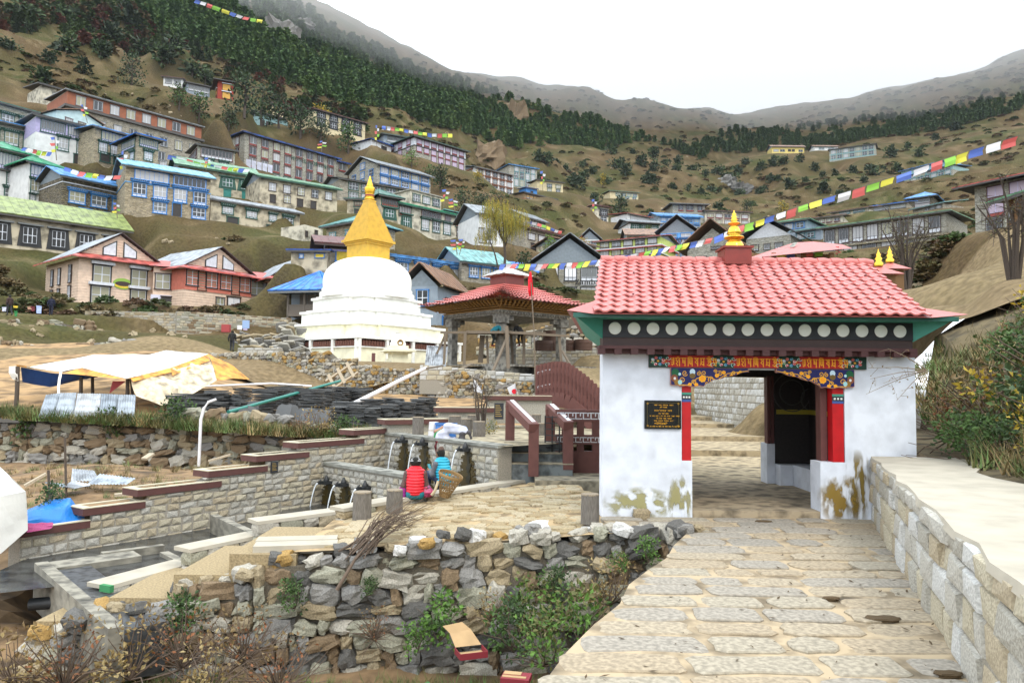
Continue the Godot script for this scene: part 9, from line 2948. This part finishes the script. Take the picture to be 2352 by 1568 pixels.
func leaf(m:MB,p:Vector3,d:Vector3,s:float,w:=0.5)->void:
	var side:=d.cross(X(rr(-1,1),rr(-1,1),rr(-1,1))).normalized()*s*w*0.5
	var up:=side.cross(d).normalized()*s*0.12
	m.tri(p,p+d*s*0.5+side+up,p+d*s)
	m.tri(p,p+d*s,p+d*s*0.5-side+up)
func rdir()->Vector3:return X(rng.randfn(),rng.randfn(),rng.randfn()).normalized()
func crown(m:MB,n:int,k:int,rad:Vector3,base:float,s:float,taper:=0.0,w:=0.6)->void:
	var cs:=[]
	for i in k:
		var d:=rdir()
		var y:=rr(-1.0,1.0)
		var r:=1.0-taper*(y*0.5+0.5)
		cs.push_back(X(d.x*r*rr(0.45,0.95),y,d.z*r*rr(0.45,0.95))*rad*0.85+X(0,base+rad.y,0))
	for i in n:
		var c:Vector3=cs[i%k]
		var o:=rdir()
		leaf(m,c+o*rad.x*rr(0.12,0.42),(o+X(0,0.2,0)+rdir()*0.7).normalized(),s*rr(0.6,1.3),w)
func scatter(called:String,label:String,category:String,mesh:Mesh,ts:Array,cols:Array)->void:
	var mm:=MultiMesh.new()
	mm.transform_format=MultiMesh.TRANSFORM_3D
	mm.use_colors=cols.size()>0
	mm.mesh=mesh
	mm.instance_count=ts.size()
	for i in ts.size():
		mm.set_instance_transform(i,ts[i])
		if cols.size():mm.set_instance_color(i,cols[i])
	var o:=MultiMeshInstance3D.new()
	o.multimesh=mm
	put(o,called)
	tag(o,label,category,"","stuff")
func pine_mesh(v:int)->ArrayMesh:
	var m:=MB.new(mats.bark)
	m.colored=true
	m.col=Color(0.5,0.4,0.3)
	m.tube([X(0,-0.1,0),X(0.01,0.5,0),X(0,0.92,0)],0.022,0.006,5)
	m.use(mats.needles)
	m.col=Color.WHITE
	for lay in 9:
		var y:=0.16+0.84*lay/9.0
		var r:=0.27*pow(1.0-lay/9.4,0.75)*rr(0.8,1.15)
		for b in 7:
			var a:=TAU*(b+rng.randf())/7
			var c:=X(cos(a),0,sin(a))
			var k:=rr(0.75,1.2)
			m.col=Color.WHITE*rr(0.75,1.2)
			for q in 4:leaf(m,X(0,y,0)+c*r*0.3*q*k,(c+X(0,rr(-0.1,0.5),0)+rdir()*0.4).normalized(),0.13*k,0.8)
	return m.mesh()
func shrub_mesh(n:int,mk:Array,s:float,twigs:int)->ArrayMesh:
	var m:=MB.new(mats.twig)
	for i in twigs:
		var d:=(rdir()+X(0,0.9,0)).normalized()
		m.tube([Vector3.ZERO,d*0.35+rdir()*0.06,d*0.72+rdir()*0.12],0.012,0.004,4)
	for k in mk.size():
		m.use(mats[mk[k]])
		crown(m,n/mk.size(),9,X(0.45,0.36,0.45),0.02,s)
	return m.mesh()
func build_vegetation()->void:
	leaf_mats()
	rng.seed=99
	var pines:=[]
	for i in 2:pines.push_back(pine_mesh(i))
	var zones:=[[[[240,-10],[650,-10],[700,20],[800,80],[900,125],[1010,185],[1090,240],[1010,285],[900,262],[760,228],[640,180],[520,140],[380,70]],1500,8.5],[[[930,180],[1060,200],[1200,250],[1350,280],[1500,335],[1380,345],[1200,335],[1060,305],[920,265]],900,7.0],[[[1500,335],[1580,345],[1700,300],[1900,290],[2100,265],[2352,225],[2352,255],[2050,330],[1800,345],[1600,368]],800,6.0],[[[-10,-10],[240,-10],[420,90],[560,150],[720,225],[880,275],[860,325],[720,275],[560,240],[480,225],[380,170],[250,120],[-10,90]],700,4.6]]
	for z in zones.size():
		var pk:=PackedVector2Array()
		var lo:=Y(1e9,1e9); var hi:=-lo
		for e in zones[z][0]:
			var p:=Y(e[0],e[1]); pk.push_back(p); lo=lo.min(p); hi=hi.max(p)
		var sets:=[[[],[]],[[],[]]]
		var n:=0
		var guard:=0
		while n<zones[z][1]and guard<20000:
			guard+=1
			var u:=Y(rr(lo.x,hi.x),rr(lo.y,hi.y))
			if not Geometry2D.is_point_in_polygon(u,pk):continue
			if z==3 and tnoise.get_noise_2d(u.x*0.7,u.y*1.2)<-0.12:continue
			var p:=hit(u.x,u.y,120.0)
			if p==Vector3.ZERO or calm>0.55:continue
			n+=1
			var h:float=zones[z][2]*rr(0.6,1.25)
			var wd:=h*rr(0.85,1.35)*(1.5 if z==3 else 1.15)
			var t:=Transform3D(Basis(Vector3.UP,rng.randf()*TAU)*Basis.from_scale(X(wd,h,wd)),p-X(0,0.4,0))
			var g:=rng.randf()
			var c:=Color(0.052,0.105,0.03).lerp(Color(0.105,0.165,0.04),g*g)
			if z==3:c=[Color(0.05,0.075,0.025),Color(0.08,0.12,0.035),Color(0.13,0.09,0.045),Color(0.14,0.055,0.035),Color(0.06,0.1,0.03),Color(0.045,0.06,0.025)][rng.randi()%6]
			if z==2:c=c.lerp(Color(0.05,0.075,0.03),0.5)
			var k:=rng.randi()%2
			sets[k][0].push_back(t); sets[k][1].push_back(c*1.15)
		for k in 2:scatter("pine_forest",["green pines covering the steep upper left mountainside","pine forest on the mountain flank under the cloud","dark scrub forest on the far right slopes","mixed bushes and small trees on the open upper left slope"][z],"forest",pines[k],sets[k][0],sets[k][1])
	var bush:=[]
	for i in 3:
		var m:=MB.new(mats.needles)
		m.colored=true
		for q in 150:
			var d:=rdir()
			d.y=absf(d.y)
			m.col=Color.WHITE*rr(0.6,1.25)
			leaf(m,d*X(0.42,0.5,0.42)*rr(0.5,1.0),(d+rdir()*0.8).normalized(),0.2,0.8)
		bush.push_back(m.mesh())
	var ts:=[]; var cs:=[]
	var tries:=0
	while ts.size()<2600 and tries<9000:
		tries+=1
		var p:=hit(rr(-20,2372),rr(130,720),58.0)
		if p==Vector3.ZERO or calm>0.8:continue
		var r:=Y(p.x,p.z).length()
		var s:=rr(0.5,1.5)*(1.0+r*0.003)
		ts.push_back(Transform3D(Basis(Vector3.UP,rng.randf()*TAU)*Basis.from_scale(X(s*1.5,s*rr(0.5,1.0),s*1.5)),p-X(0,0.1,0)))
		cs.push_back([Color(0.16,0.115,0.05),Color(0.11,0.1,0.035),Color(0.07,0.085,0.025),Color(0.19,0.14,0.065),Color(0.13,0.075,0.04),Color(0.06,0.1,0.025)][rng.randi()%6])
	scatter("scrub","low scrub and dry grass clumps over the terraced slopes","scrub",bush[0],ts,cs)
	ts=[]; cs=[]
	tries=0
	while ts.size()<450 and tries<5000:
		tries+=1
		var p:=hit(rr(-20,2372),rr(180,800),58.0)
		if p==Vector3.ZERO or calm>0.9:continue
		var s:=rr(0.18,0.55)*(1.0+Y(p.x,p.z).length()*0.002)
		ts.push_back(Transform3D(Basis.from_euler(X(rng.randf(),rng.randf()*TAU,rng.randf()))*Basis.from_scale(X(s*1.4,s*0.7,s)),p))
		cs.push_back(Color.WHITE)
	var rk:=MB.new(mats.rock_buff)
	var sm:=stone_mesh(1,0.5,0.5)
	var am:=ArrayMesh.new()
	var st:=SurfaceTool.new()
	st.begin(Mesh.PRIMITIVE_TRIANGLES); st.append_from(sm,0,Transform3D()); st.commit(am)
	am.surface_set_material(0,mats.rock_buff)
	scatter("scattered_rocks","loose stones scattered over the terraces","rocks",am,ts,[])
	var dark:=[]
	for i in 3:
		var m:=MB.new(mats.pine_dark)
		crown(m,150,8,X(0.5,0.42,0.5),0.0,0.26)
		m.use(mats.pine_mid)
		crown(m,70,6,X(0.48,0.45,0.48),0.04,0.22)
		m.use(mats.bark)
		m.tube([X(0,-0.2,0),X(0.02,0.5,0)],0.04,0.02,5)
		dark.push_back(m.mesh())
	var n:=0
	for e in[[1300,400],[1335,388],[1362,402],[1390,430],[1415,395],[1440,415],[1455,372],[1475,398],[1490,432],[1505,410],[1530,388],[1560,378],[1555,402],[1595,396],[1620,405],[1650,398],[1668,404],[1692,388],[1715,372],[1748,380],[1780,375],[1800,372],[1835,372],[1770,400],[1787,398],[1640,432],[1610,445],[1700,440],[1752,428],[1850,418],[1890,412],[1920,402],[1960,395],[1985,420],[2010,402],[2045,362],[2085,345],[2110,360],[1872,392],[1895,445],[1935,450],[1728,470],[1650,470],[1280,372],[1258,388],[1240,408],[1335,425],[1318,440],[1420,452],[1580,430],[2150,330],[2200,300],[1820,420],[1685,415],[1545,430],[1370,465],[1235,375],[1210,392],[1405,375],[1500,372],[2060,390],[2130,395]]:
		var p:=hit(e[0],e[1],150.0)
		if p==Vector3.ZERO:continue
		var s:=rr(15,30)/F*-p.z
		tag(inst(dark[n%3],"bush",null,null,Transform3D(Basis(Vector3.UP,rng.randf()*TAU)*Basis.from_scale(X(s*rr(0.9,1.5),s,s)),p-X(0,s*0.08,0))),"rounded dark evergreen bush on the brown terraced fields","bush","evergreen bushes on the terraces")
		n+=1
	n=0
	for e in[[20,120],[60,95],[110,150],[150,130],[190,170],[230,140],[95,195],[330,115],[370,150],[440,175],[300,60],[260,90],[50,60],[140,60],[400,120],[480,190]]:
		var p:=hit(e[0],e[1],120.0)
		if p==Vector3.ZERO:continue
		var s:=rr(32,60)/F*-p.z
		tag(inst(dark[n%3],"bush",null,null,Transform3D(Basis(Vector3.UP,rng.randf()*TAU)*Basis.from_scale(X(s*1.3,s*0.9,s)),p-X(0,s*0.08,0))),"broad dark bush on the upper left slope above the lodges","bush","dark bushes on the upper left slope")
		n+=1
	var tree:=func(u:float,v:float,px:float,wide:float,kinds:Array,label:String,called:="tree")->void:
		var p:=hit(u,v,70.0)
		if p==Vector3.ZERO:return
		var h:=px/F*-p.z
		var g:=thing(called,label,"tree",p-X(0,0.3,0),Basis(Vector3.UP,rng.randf()*TAU))
		var m:=MB.new(mats.bark)
		m.tube([Vector3.ZERO,X(0.03,0.4,0)*h,X(0,0.85,0.02)*h],h*0.035,h*0.01,7)
		for i in 7:
			var d:=rdir(); d.y=absf(d.y)*0.6+0.2
			var y:=rr(0.3,0.7)*h
			m.tube([X(0,y,0),X(0,y,0)+d*h*0.3*wide],h*0.014,h*0.004,5)
		im(m,"trunk",g)
		m=MB.new(mats[kinds[0]])
		for k in kinds.size():
			m.use(mats[kinds[k]])
			crown(m,420/kinds.size(),16,X(0.36*wide,0.38,0.36*wide)*h,0.2*h,h*0.085,0.45)
		im(m,"crown",g)
	for e in[[300,195,75,1.5,0,"broad dark tree on the slope above the brick attic lodge"],[560,270,110,1.2,0,"tall dark conifer right of the red tower"],[600,290,105,1.3,0,"dark conifer before the yellow walled building"],[640,295,85,1.2,0,"dark tree left of the cream museum"],[690,318,95,1.2,0,"tall dark tree at the left corner of the cream museum"],[735,330,60,1.5,0,"low dark tree below the cream museum"],[800,352,75,1.2,1,"spreading tree before the cream museum's right half"],[410,250,60,1.5,1,"green rounded tree below the monastery wing"],[455,280,75,1.3,1,"second green tree below the monastery wing"],[525,300,60,1.2,0,"dark tree at the foot of the red tower slope"],[470,195,50,1.3,0,"dark tree behind the monastery wing"],[1012,445,70,1.0,0,"dark pine between the blue window lodge and the orange trimmed lodge"],[985,425,50,1.2,1,"green tree beside the blue window lodge roof"],[1065,490,60,1.5,0,"dark thicket tree below the orange trimmed lodge"],[1105,492,55,1.5,0,"second dark thicket tree below the orange trimmed lodge"],[1145,480,50,1.5,2,"brownish thicket tree left of the plank shed"],[945,385,45,1.6,3,"yellow green tree above the blue window lodge"],[1098,430,35,1.3,4,"small yellow tree before the orange trimmed lodge"],[738,285,60,1.5,4,"yellow leaved tree at the cream museum's left end"],[1425,500,60,1.2,0,"dark tree beside the red roofed gompa house"],[1385,440,35,0.8,4,"slim yellow tree on the terraces"],[1800,495,45,1.2,4,"yellow tree on the terrace above the beige lodge"],[1715,490,35,1.4,0,"dark tree left of the yellow terrace tree"],[1203,620,60,1.3,0,"round dark tree right of the willow"],[1265,590,55,1.2,3,"olive tree before the terrace of stone houses"],[1335,590,50,1.2,5,"rust yellow tree beside the lime lodge"],[1490,545,30,1.6,3,"low olive bush below the gompa house"]]:
		tree.call(e[0],e[1],e[2],e[3],[["pine_dark","leaf_dark"],["leaf_green","leaf_dark"],["leaf_dry","leaf_dark"],["leaf_olive","leaf_fresh"],["leaf_yellow","leaf_olive"],["leaf_yellow","leaf_rust"]][e[4]],e[5])
	var wp:=at(0,1158,600,92)
	var g:=thing("willow_tree","tall yellow green willow with a forked trunk in the middle of the village","tree",wp-X(0,1.5,0))
	var m:=MB.new(mats.bark)
	var H:=9.0
	var tips:=[]
	m.tube([X(0,-1,0),X(0.1,2,0),X(0.0,4.2,0)],0.2,0.13,8)
	for i in 11:
		var a:=TAU*i/11
		var b:=X(cos(a)*rr(1.2,2.6),rr(6.4,9.2),sin(a)*rr(1.0,2.2))
		m.tube([X(0,3.0+0.12*i,0),X(b.x*0.35,5.0,b.z*0.35),b],0.09,0.025,6)
		tips.push_back(b); tips.push_back(b*X(0.7,0.86,0.7)+rdir()*0.5); tips.push_back(b*X(1.1,0.9,1.1))
	m.tube([X(-0.3,-1,0.2),X(-1.2,2.5,0.3),X(-2.2,5.0,0.2)],0.13,0.05,7)
	tips.push_back(X(-2.4,5.4,0.3)); tips.push_back(X(-2.8,4.6,0.1)); tips.push_back(X(-1.8,5.0,0.6))
	im(m,"trunk",g)
	m=MB.new(mats.willow_leaf)
	for t in tips:
		for i in 34:
			m.use(mats[["willow_leaf","leaf_olive","willow_leaf","leaf_yellow"][i%4]]if i%9==0 else m.cur)
			var o:=rdir()*X(0.9,0.55,0.8)
			var p:Vector3=t+o
			var l:=rr(0.5,1.9)
			var y:=0.0
			while y<l:
				leaf(m,p-X(rr(-0.05,0.05),y,rr(-0.05,0.05)),(X(rr(-0.5,0.5),-1,rr(-0.5,0.5))).normalized(),0.22,0.3)
				y+=0.14
	im(m,"crown",g)
	var bare:=func(p:Vector3,h:float,spread:float,n0:int,label:String,leafy:String)->void:
		var o:=thing("bare_tree",label,"tree",p)
		var b:=MB.new(mats.bark)
		var lf:=MB.new(mats[leafy])
		for i in n0:
			var a:=TAU*i/n0+rng.randf()
			var e:=X(cos(a)*spread*rr(0.3,1),h*rr(0.6,1.0),sin(a)*spread*rr(0.3,1))
			var mid:=X(e.x*0.25,e.y*0.5,e.z*0.25)+rdir()*0.2
			b.tube([X(cos(a)*0.08,-0.5,sin(a)*0.08),mid,e],h*0.022,h*0.004,5)
			for k in 9:
				var s:=mid.lerp(e,rng.randf())
				var d:=(rdir()+X(0,0.3,0)).normalized()*h*rr(0.1,0.24)
				b.tube([s,s+d*0.6,s+d+X(0,-0.05,0)*h*0.2],h*0.005,h*0.0015,4)
				for q in 3:b.tube([s+d*0.5,s+d*0.5+rdir()*h*0.09],h*0.0025,h*0.001,3)
				for q in 5:leaf(lf,s+d*rng.randf()+rdir()*h*0.03,rdir(),h*0.018)
		inst(b.mesh(),"branches",o)
		inst(lf.mesh(),"leaves",o)
	bare.call(at(0,2085,660,48),5.4,1.9,11,"bare dark tree standing before the large grey stone lodge","leaf_olive")
	bare.call(at(0,2330,640,24),3.6,1.5,8,"thin bare tree with few leaves at the right edge of the bank","leaf_olive")
	var kinds:=[shrub_mesh(620,["leaf_green","leaf_dark"],0.075,10),shrub_mesh(520,["leaf_dry","leaf_olive","leaf_dry"],0.06,26),shrub_mesh(560,["leaf_olive","leaf_green","leaf_yellow"],0.07,14),shrub_mesh(420,["leaf_dry","leaf_rust"],0.055,40)]
	var a0:=X(PR0.x,0,PR0.z); var b0:=X(path_right(1.5),0,1.5)
	var dd:=(b0-a0).normalized(); var nn:=dd.cross(Vector3.UP)
	n=0
	for e in[[0.3,1.35,1.05,0,"leafy green shrub hanging over the low wall beside the gate"],[0.2,1.9,1.5,2,""],[1.2,1.6,0.9,0,""],[-0.8,2.0,1.6,1,""],[1.6,2.2,1.4,0,""],[2.6,1.9,0.9,2,""],[3.4,2.2,1.2,0,""],[4.6,2.4,1.0,3,""],[5.6,2.1,0.7,2,""],[-1.5,3.2,1.8,1,""],[0.5,3.0,1.7,1,""],[1.8,3.4,1.6,3,""],[3.0,3.5,1.6,1,""],[4.4,3.6,1.5,0,""],[-3.2,3.0,1.4,0,""],[-4.6,4.0,1.5,2,""],[-0.4,4.6,1.7,3,""],[1.4,4.8,1.8,1,""],[3.2,5.0,1.6,2,""],[-2.6,5.2,1.5,1,""],[-6.0,5.6,1.4,0,""],[-8.0,4.5,1.3,2,""],[-1.2,6.4,1.5,0,""],[1.0,7.0,1.6,1,""],[-4.5,7.2,1.5,0,""],[3.0,7.2,1.7,3,""],[-8.5,8.0,1.5,1,""],[-1.6,1.5,1.2,3,""]]:
		var o:float=e[1]
		var p:=a0+dd*float(e[0])- nn*o
		p.y=1.02+maxf(0,o-1.2)*0.55+maxf(0.0,-e[0])*0.13-0.05
		var s:float=e[2]
		var lab:String=e[4]if e[4]else["leafy green shrub on the overgrown bank","tangle of dry brown stems on the overgrown bank","yellowing olive shrub on the overgrown bank","rusty dead bramble on the overgrown bank"][e[3]]
		tag(inst(kinds[e[3]],"shrub",null,null,Transform3D(Basis(Vector3.UP,rng.randf()*TAU)*Basis.from_scale(X(s*1.15,s,s*1.15)),p)),lab,"shrub",["green shrubs on the bank","dry brown shrubs on the bank","olive shrubs on the bank","dead brambles on the bank"][e[3]])
		n+=1
	var tuft:=MB.new(mats.needles)
	tuft.colored=true
	for i in 16:
		var d:=(rdir()*X(0.6,0.1,0.6)+X(0,0.8,0)).normalized()
		var b:=rdir()*X(0.12,0,0.12)
		var s:=d.cross(Vector3.UP).normalized()*0.012 if d.cross(Vector3.UP).length()>0.05 else X(0.012,0,0)
		var l:=rr(0.2,0.42)
		tuft.tri(b-s,b+d*l+X(d.x,-0.3,d.z)*0.12,b+s)
	var tm:=tuft.mesh()
	var grass:=func(label:String,count:int,f:Callable,s0:float,s1:float,pal:Array)->void:
		var tt:=[]; var cc:=[]
		for i in count:
			var p:Vector3=f.call()
			var s:=rr(s0,s1)
			tt.push_back(Transform3D(Basis(Vector3.UP,rng.randf()*TAU)*Basis.from_scale(X(s,s*rr(0.7,1.3),s)),p))
			cc.push_back((pal[rng.randi()%pal.size()]as Color)*rr(0.7,1.25))
		scatter("grass",label,"grass",tm,tt,cc)
	var GR:=[Color(0.1,0.16,0.04),Color(0.07,0.12,0.03),Color(0.15,0.15,0.05)]
	var DRY:=[Color(0.26,0.19,0.08),Color(0.2,0.14,0.06),Color(0.14,0.13,0.045),Color(0.3,0.24,0.11)]
	grass.call("dry grass over the overgrown bank",1500,func()->Vector3:
		var s:=rr(-11.0,8.0); var o:=1.3+pow(rng.randf(),1.2)*9.0
		var p:=a0+dd*s-nn*o
		return X(p.x,1.0+maxf(0,o-1.2)*0.55+maxf(0.0,-s)*0.13,p.z),0.6,1.5,DRY+GR)
	grass.call("green weeds along the top of the boulder terrace wall",1100,func()->Vector3:
		var u:=rr(-120,860); var d:=lerpf(28.4,25.2,(u+120)/980.0)+rr(-0.3,1.0)
		var x:=(u-1176.0)/F*d
		return X(x,minf(field_y(x,-d),1.1)- 0.05-maxf(0,0.0),-d),0.7,1.6,GR+[DRY[2],DRY[0]])
	grass.call("grass in the gully below the rubble wall",1500,func()->Vector3:
		var x:=rr(-6.5,2.4); var z:=rr(-10.7,-6.0)
		return X(x,float(near_h.call(x,z))- 0.02,z),0.35,0.8,GR+[DRY[2]])
	grass.call("dry grass on the earth behind the basin wall",500,func()->Vector3:
		var p:=at(0,rr(-20,800),rr(1070,1190),20)
		var z:=rr(-26,-16.5); var x:=rr(-16,-5)
		if(x-SW0.x)*(SW1.z-SW0.z)-(z-SW0.z)*(SW1.x-SW0.x)<1.0:x=SW0.x-rr(1.5,7)
		return X(x,float(near_h.call(x,z))- 0.02,z),0.4,0.9,DRY+[GR[0]])
	n=0
	for e in[[678,1370,11.0,0.5,0,"small dark green bush growing out of the rubble wall at left"],[1010,1430,10.8,0.75,4,"bright green leafy bush at the foot of the rubble wall"],[960,1470,10.6,0.5,4,"green weed clump left of the bright bush"],[845,1352,11.0,0.3,0,"tiny plant in the upper rubble wall"],[1230,1400,10.8,0.8,2,"olive creeper mass on the right half of the rubble wall"],[1330,1420,10.4,0.9,2,"olive weeds beside the path edge"],[1180,1450,10.4,0.8,0,"dark weeds below the creeper mass"],[1280,1350,11.0,0.55,0,"green creeper high on the rubble wall"],[1400,1350,10.7,0.7,1,"dry creeper near the narrow end of the rubble wall"],[1250,1480,9.8,0.8,2,"weeds between carton and path edge"],[1490,1270,11.1,0.4,4,"small fern by the top of the path edge"],[1420,1295,11.1,0.35,2,"small weed in the rubble near the path"],[1130,1400,10.8,0.5,1,"dry grass hanging on the middle of the rubble wall"],[860,1440,10.7,0.5,3,"brown bramble on the rubble wall left of the bright bush"],[560,1470,10.4,0.8,3,"brown bramble heap at the lower left"],[420,1480,10.3,0.9,3,"dead brush at the foot of the left wall end"],[300,1500,10.2,1.0,1,"dry brush in front of the tank corner"],[150,1520,10.0,1.0,3,"dead brush at the bottom left corner"],[40,1530,9.8,0.9,1,"dry grass bush at the far bottom left"],[430,1410,10.7,0.6,0,"green bush on the left end of the rubble wall"],[640,1540,9.6,0.8,3,"bramble at the bottom edge below the rubble wall"],[480,1545,9.5,0.8,1,"dry weeds at the bottom edge at left"],[740,975,25.8,1.1,1,"dry brown bush on the bank above the sixth planter"],[790,985,25.2,0.9,0,"green tuft bush beside the seventh planter"],[690,980,26.0,0.9,3,"brown bramble on the boulder wall above the fifth planter"],[400,955,27.2,1.3,0,"green weed mass on the boulder wall below the slates"],[260,975,27.8,1.2,0,"green weeds below the corrugated sheets"],[60,985,28.2,1.4,0,"green weeds on the terrace wall at the far left"],[110,1145,15.2,0.6,0,"dark green bush behind the blue tarpaulin"],[30,1240,14.8,0.4,1,"dry grass beside the tent"],[1128,985,21.5,0.55,6,"yellow flowered bed plant on the spout terrace"],[1100,990,21.3,0.4,6,"marigold clump beside the bed plant"]]:
		var p:=at(0,e[0],e[1],e[2])
		var s:float=e[3]
		var key:="weed%d"%e[4]
		if not meshes.has(key):meshes[key]=shrub_mesh([420,300,420,160,300,1,300][e[4]],[["leaf_dark","leaf_green"],["leaf_dry","straw"],["leaf_olive","leaf_green","leaf_fresh"],["leaf_dry","leaf_rust"],["leaf_fresh","leaf_green"],[],["leaf_green","leaf_olive","leaf_yellow"]][e[4]],[0.09,0.07,0.08,0.06,0.1,1,0.07][e[4]],[8,20,10,46,6,1,6][e[4]])
		tag(inst(meshes[key],"weed",null,null,Transform3D(Basis(Vector3.UP,rng.randf()*TAU)*Basis.from_scale(Vector3.ONE*s*1.15),p-X(0,s*0.35,0))),e[5],"plant")
		n+=1
	n=0
	for e in[[850,1540,9.6],[905,1515,9.9],[820,1555,9.3],[955,1530,9.5],[1010,1545,9.2],[1110,1530,9.4],[1150,1500,9.8],[1070,1560,8.9],[1235,1525,8.8],[770,1560,9.2],[1200,1500,9.5],[980,1500,10.0]]:
		var p:=at(0,e[0],e[1],e[2])
		p.y=float(near_h.call(p.x,p.z))
		var pl:=thing("leafy_plant","low broad leaved green plant in the gully grass","plant",p,Basis(Vector3.UP,rng.randf()*TAU),"broad leaved plants in the gully")
		if not meshes.has("bigleaf"):
			var lm:=MB.new()
			for i in 5:
				var t0:=i/5.0; var t1:=(i+1)/5.0
				var w0:=0.055*sin(PI*(0.12+0.82*t0))*(1.25 if i%2 else 0.85); var w1:=0.055*sin(PI*(0.12+0.86*t1))*(0.85 if i%2 else 1.25)
				var c0:=X(0,0.12*sin(t0*2.6),0.26*t0); var c1:=X(0,0.12*sin(t1*2.6),0.26*t1)
				for s in[-1.0,1.0]:lm.quad(c0,c1,c1+X(s*w1,0.02,0),c0+X(s*w0,0.02,0))
			meshes["bigleaf"]=lm.mesh()
		for i in 9:
			inst(meshes["bigleaf"],"leaf",pl,mats[["leaf_cabbage","leaf_cabbage","leaf_fresh"][i%3]if n!=8 else "leaf_yellow"],Transform3D(Basis(Vector3.UP,TAU*i/9+rng.randf()*0.5)*Basis(Vector3.RIGHT,rr(-0.7,0.1))*Basis.from_scale(Vector3.ONE*rr(0.7,1.25)),Vector3.ZERO))
		n+=1
	var tb:=on(0,800,1290,-0.3)
	var te:=on(0,955,1200,-0.1)- tb
	g=thing("branch_bundle","bundle of thin bare branches lying across the rubble wall top","branches",tb)
	m=MB.new(mats.twig)
	for i in 42:
		var s:=X(rr(-0.15,0.15),rr(0.0,0.16),rr(-0.12,0.12))+te*rng.randf()*0.25
		var e2:=te*rr(0.7,1.15)+X(rr(-0.35,0.35),rr(0.08,0.42),rr(-0.35,0.35))
		m.tube([s,s.lerp(e2,0.5)+X(0,0.1,0)+rdir()*0.05,e2],0.011,0.003,4)
		for k in 3:m.tube([s.lerp(e2,0.6),s.lerp(e2,0.6)+te.normalized()*0.25+rdir()*0.14],0.005,0.002,3)
	m.tube([X(-0.12,-0.35,0.15),X(0.1,0.05,0),te*0.4+X(0,0.15,0)],0.03,0.015,6)
	im(m,"stems",g)
	bare.call(at(0,1108,985,21.4),1.7,0.6,6,"small bare shrub in front of the upper planters","leaf_dry")
	var q0:=at(0,2130,850,11.6)
	g=thing("bare_branch","thin bare branches reaching from the bank across the gate's right corner","branch",q0)
	m=MB.new(mats.twig_pale)
	var lf2:=MB.new(mats.leaf_dry)
	for e in[[2000,870],[1990,905],[1995,845],[2040,800],[2030,880],[2060,920]]:
		var t:=at(0,e[0],e[1],11.4)- q0
		m.tube([Vector3.ZERO,t*0.5+X(0,0.03,0),t],0.01,0.003,4)
		for k in 4:
			var s:=t*rr(0.4,1.0)
			var e3:=s+rdir()*0.14
			m.tube([s,e3],0.004,0.002,3)
			leaf(lf2,e3,rdir(),0.045)
	im(m,"stems",g)
	inst(lf2.mesh(),"leaves",g)
	n=0
	for e in[[1128,365,60,45,"rock_brown","big brown cliff boulder behind the orange trimmed lodge"],[640,85,80,45,"rock_grey","large grey rock slab among the pines at the top"],[700,60,40,26,"rock_grey","smaller grey rock right of the large slab"],[1185,270,50,50,"rock_brown","brown rock outcrop in the pine forest"],[770,290,30,24,"rock_grey","pointed grey rock above the cream museum"],[1672,410,36,22,"rock_grey","grey boulder on the terraced fields"],[1705,425,40,22,"rock_dark","dark rock hollow beside the grey boulder"],[400,100,24,14,"rock_grey","small grey rock on the upper left slope"]]:
		var p:=hit(e[0],e[1],140.0)
		if p==Vector3.ZERO:continue
		var k:=-p.z/F
		tag(inst(stone_mesh(4+n,0.55,0.6,4),"boulder",null,mats[e[4]],Transform3D(Basis(Vector3.UP,n*1.1)*Basis.from_scale(X(e[2],e[3]*1.5,e[2])*k),p)),e[5],"boulder")
		n+=1

func build_all()->void:
	block_mats()
	build_gate_mats()
	houses()
	guest_house()
	build_stupa()
	build_pavilion()
	terrain()
	clouds()
	near_ground()
	build_gate()
	build_beyond()
	build_path()
	build_right_wall()
	build_rubble_wall()
	build_yard()
	build_basin()
	build_stairs()
	build_mid()
	build_flags()
	build_people()
	build_vegetation()
func X(a:float,b:float,c:float)->Vector3:return Vector3(a,b,c)
func Y(a:float,b:float)->Vector2:return Vector2(a,b)
func T3(p:Vector3)->Transform3D:return Transform3D(Basis(),p)
func rr(a:float,b:float)->float:return rng.randf_range(a,b)
func im(mb:MB,called:String,parent:Node=null,m:Material=null,t:=Transform3D())->MeshInstance3D:return inst(mb.mesh(),called,parent,m,t)
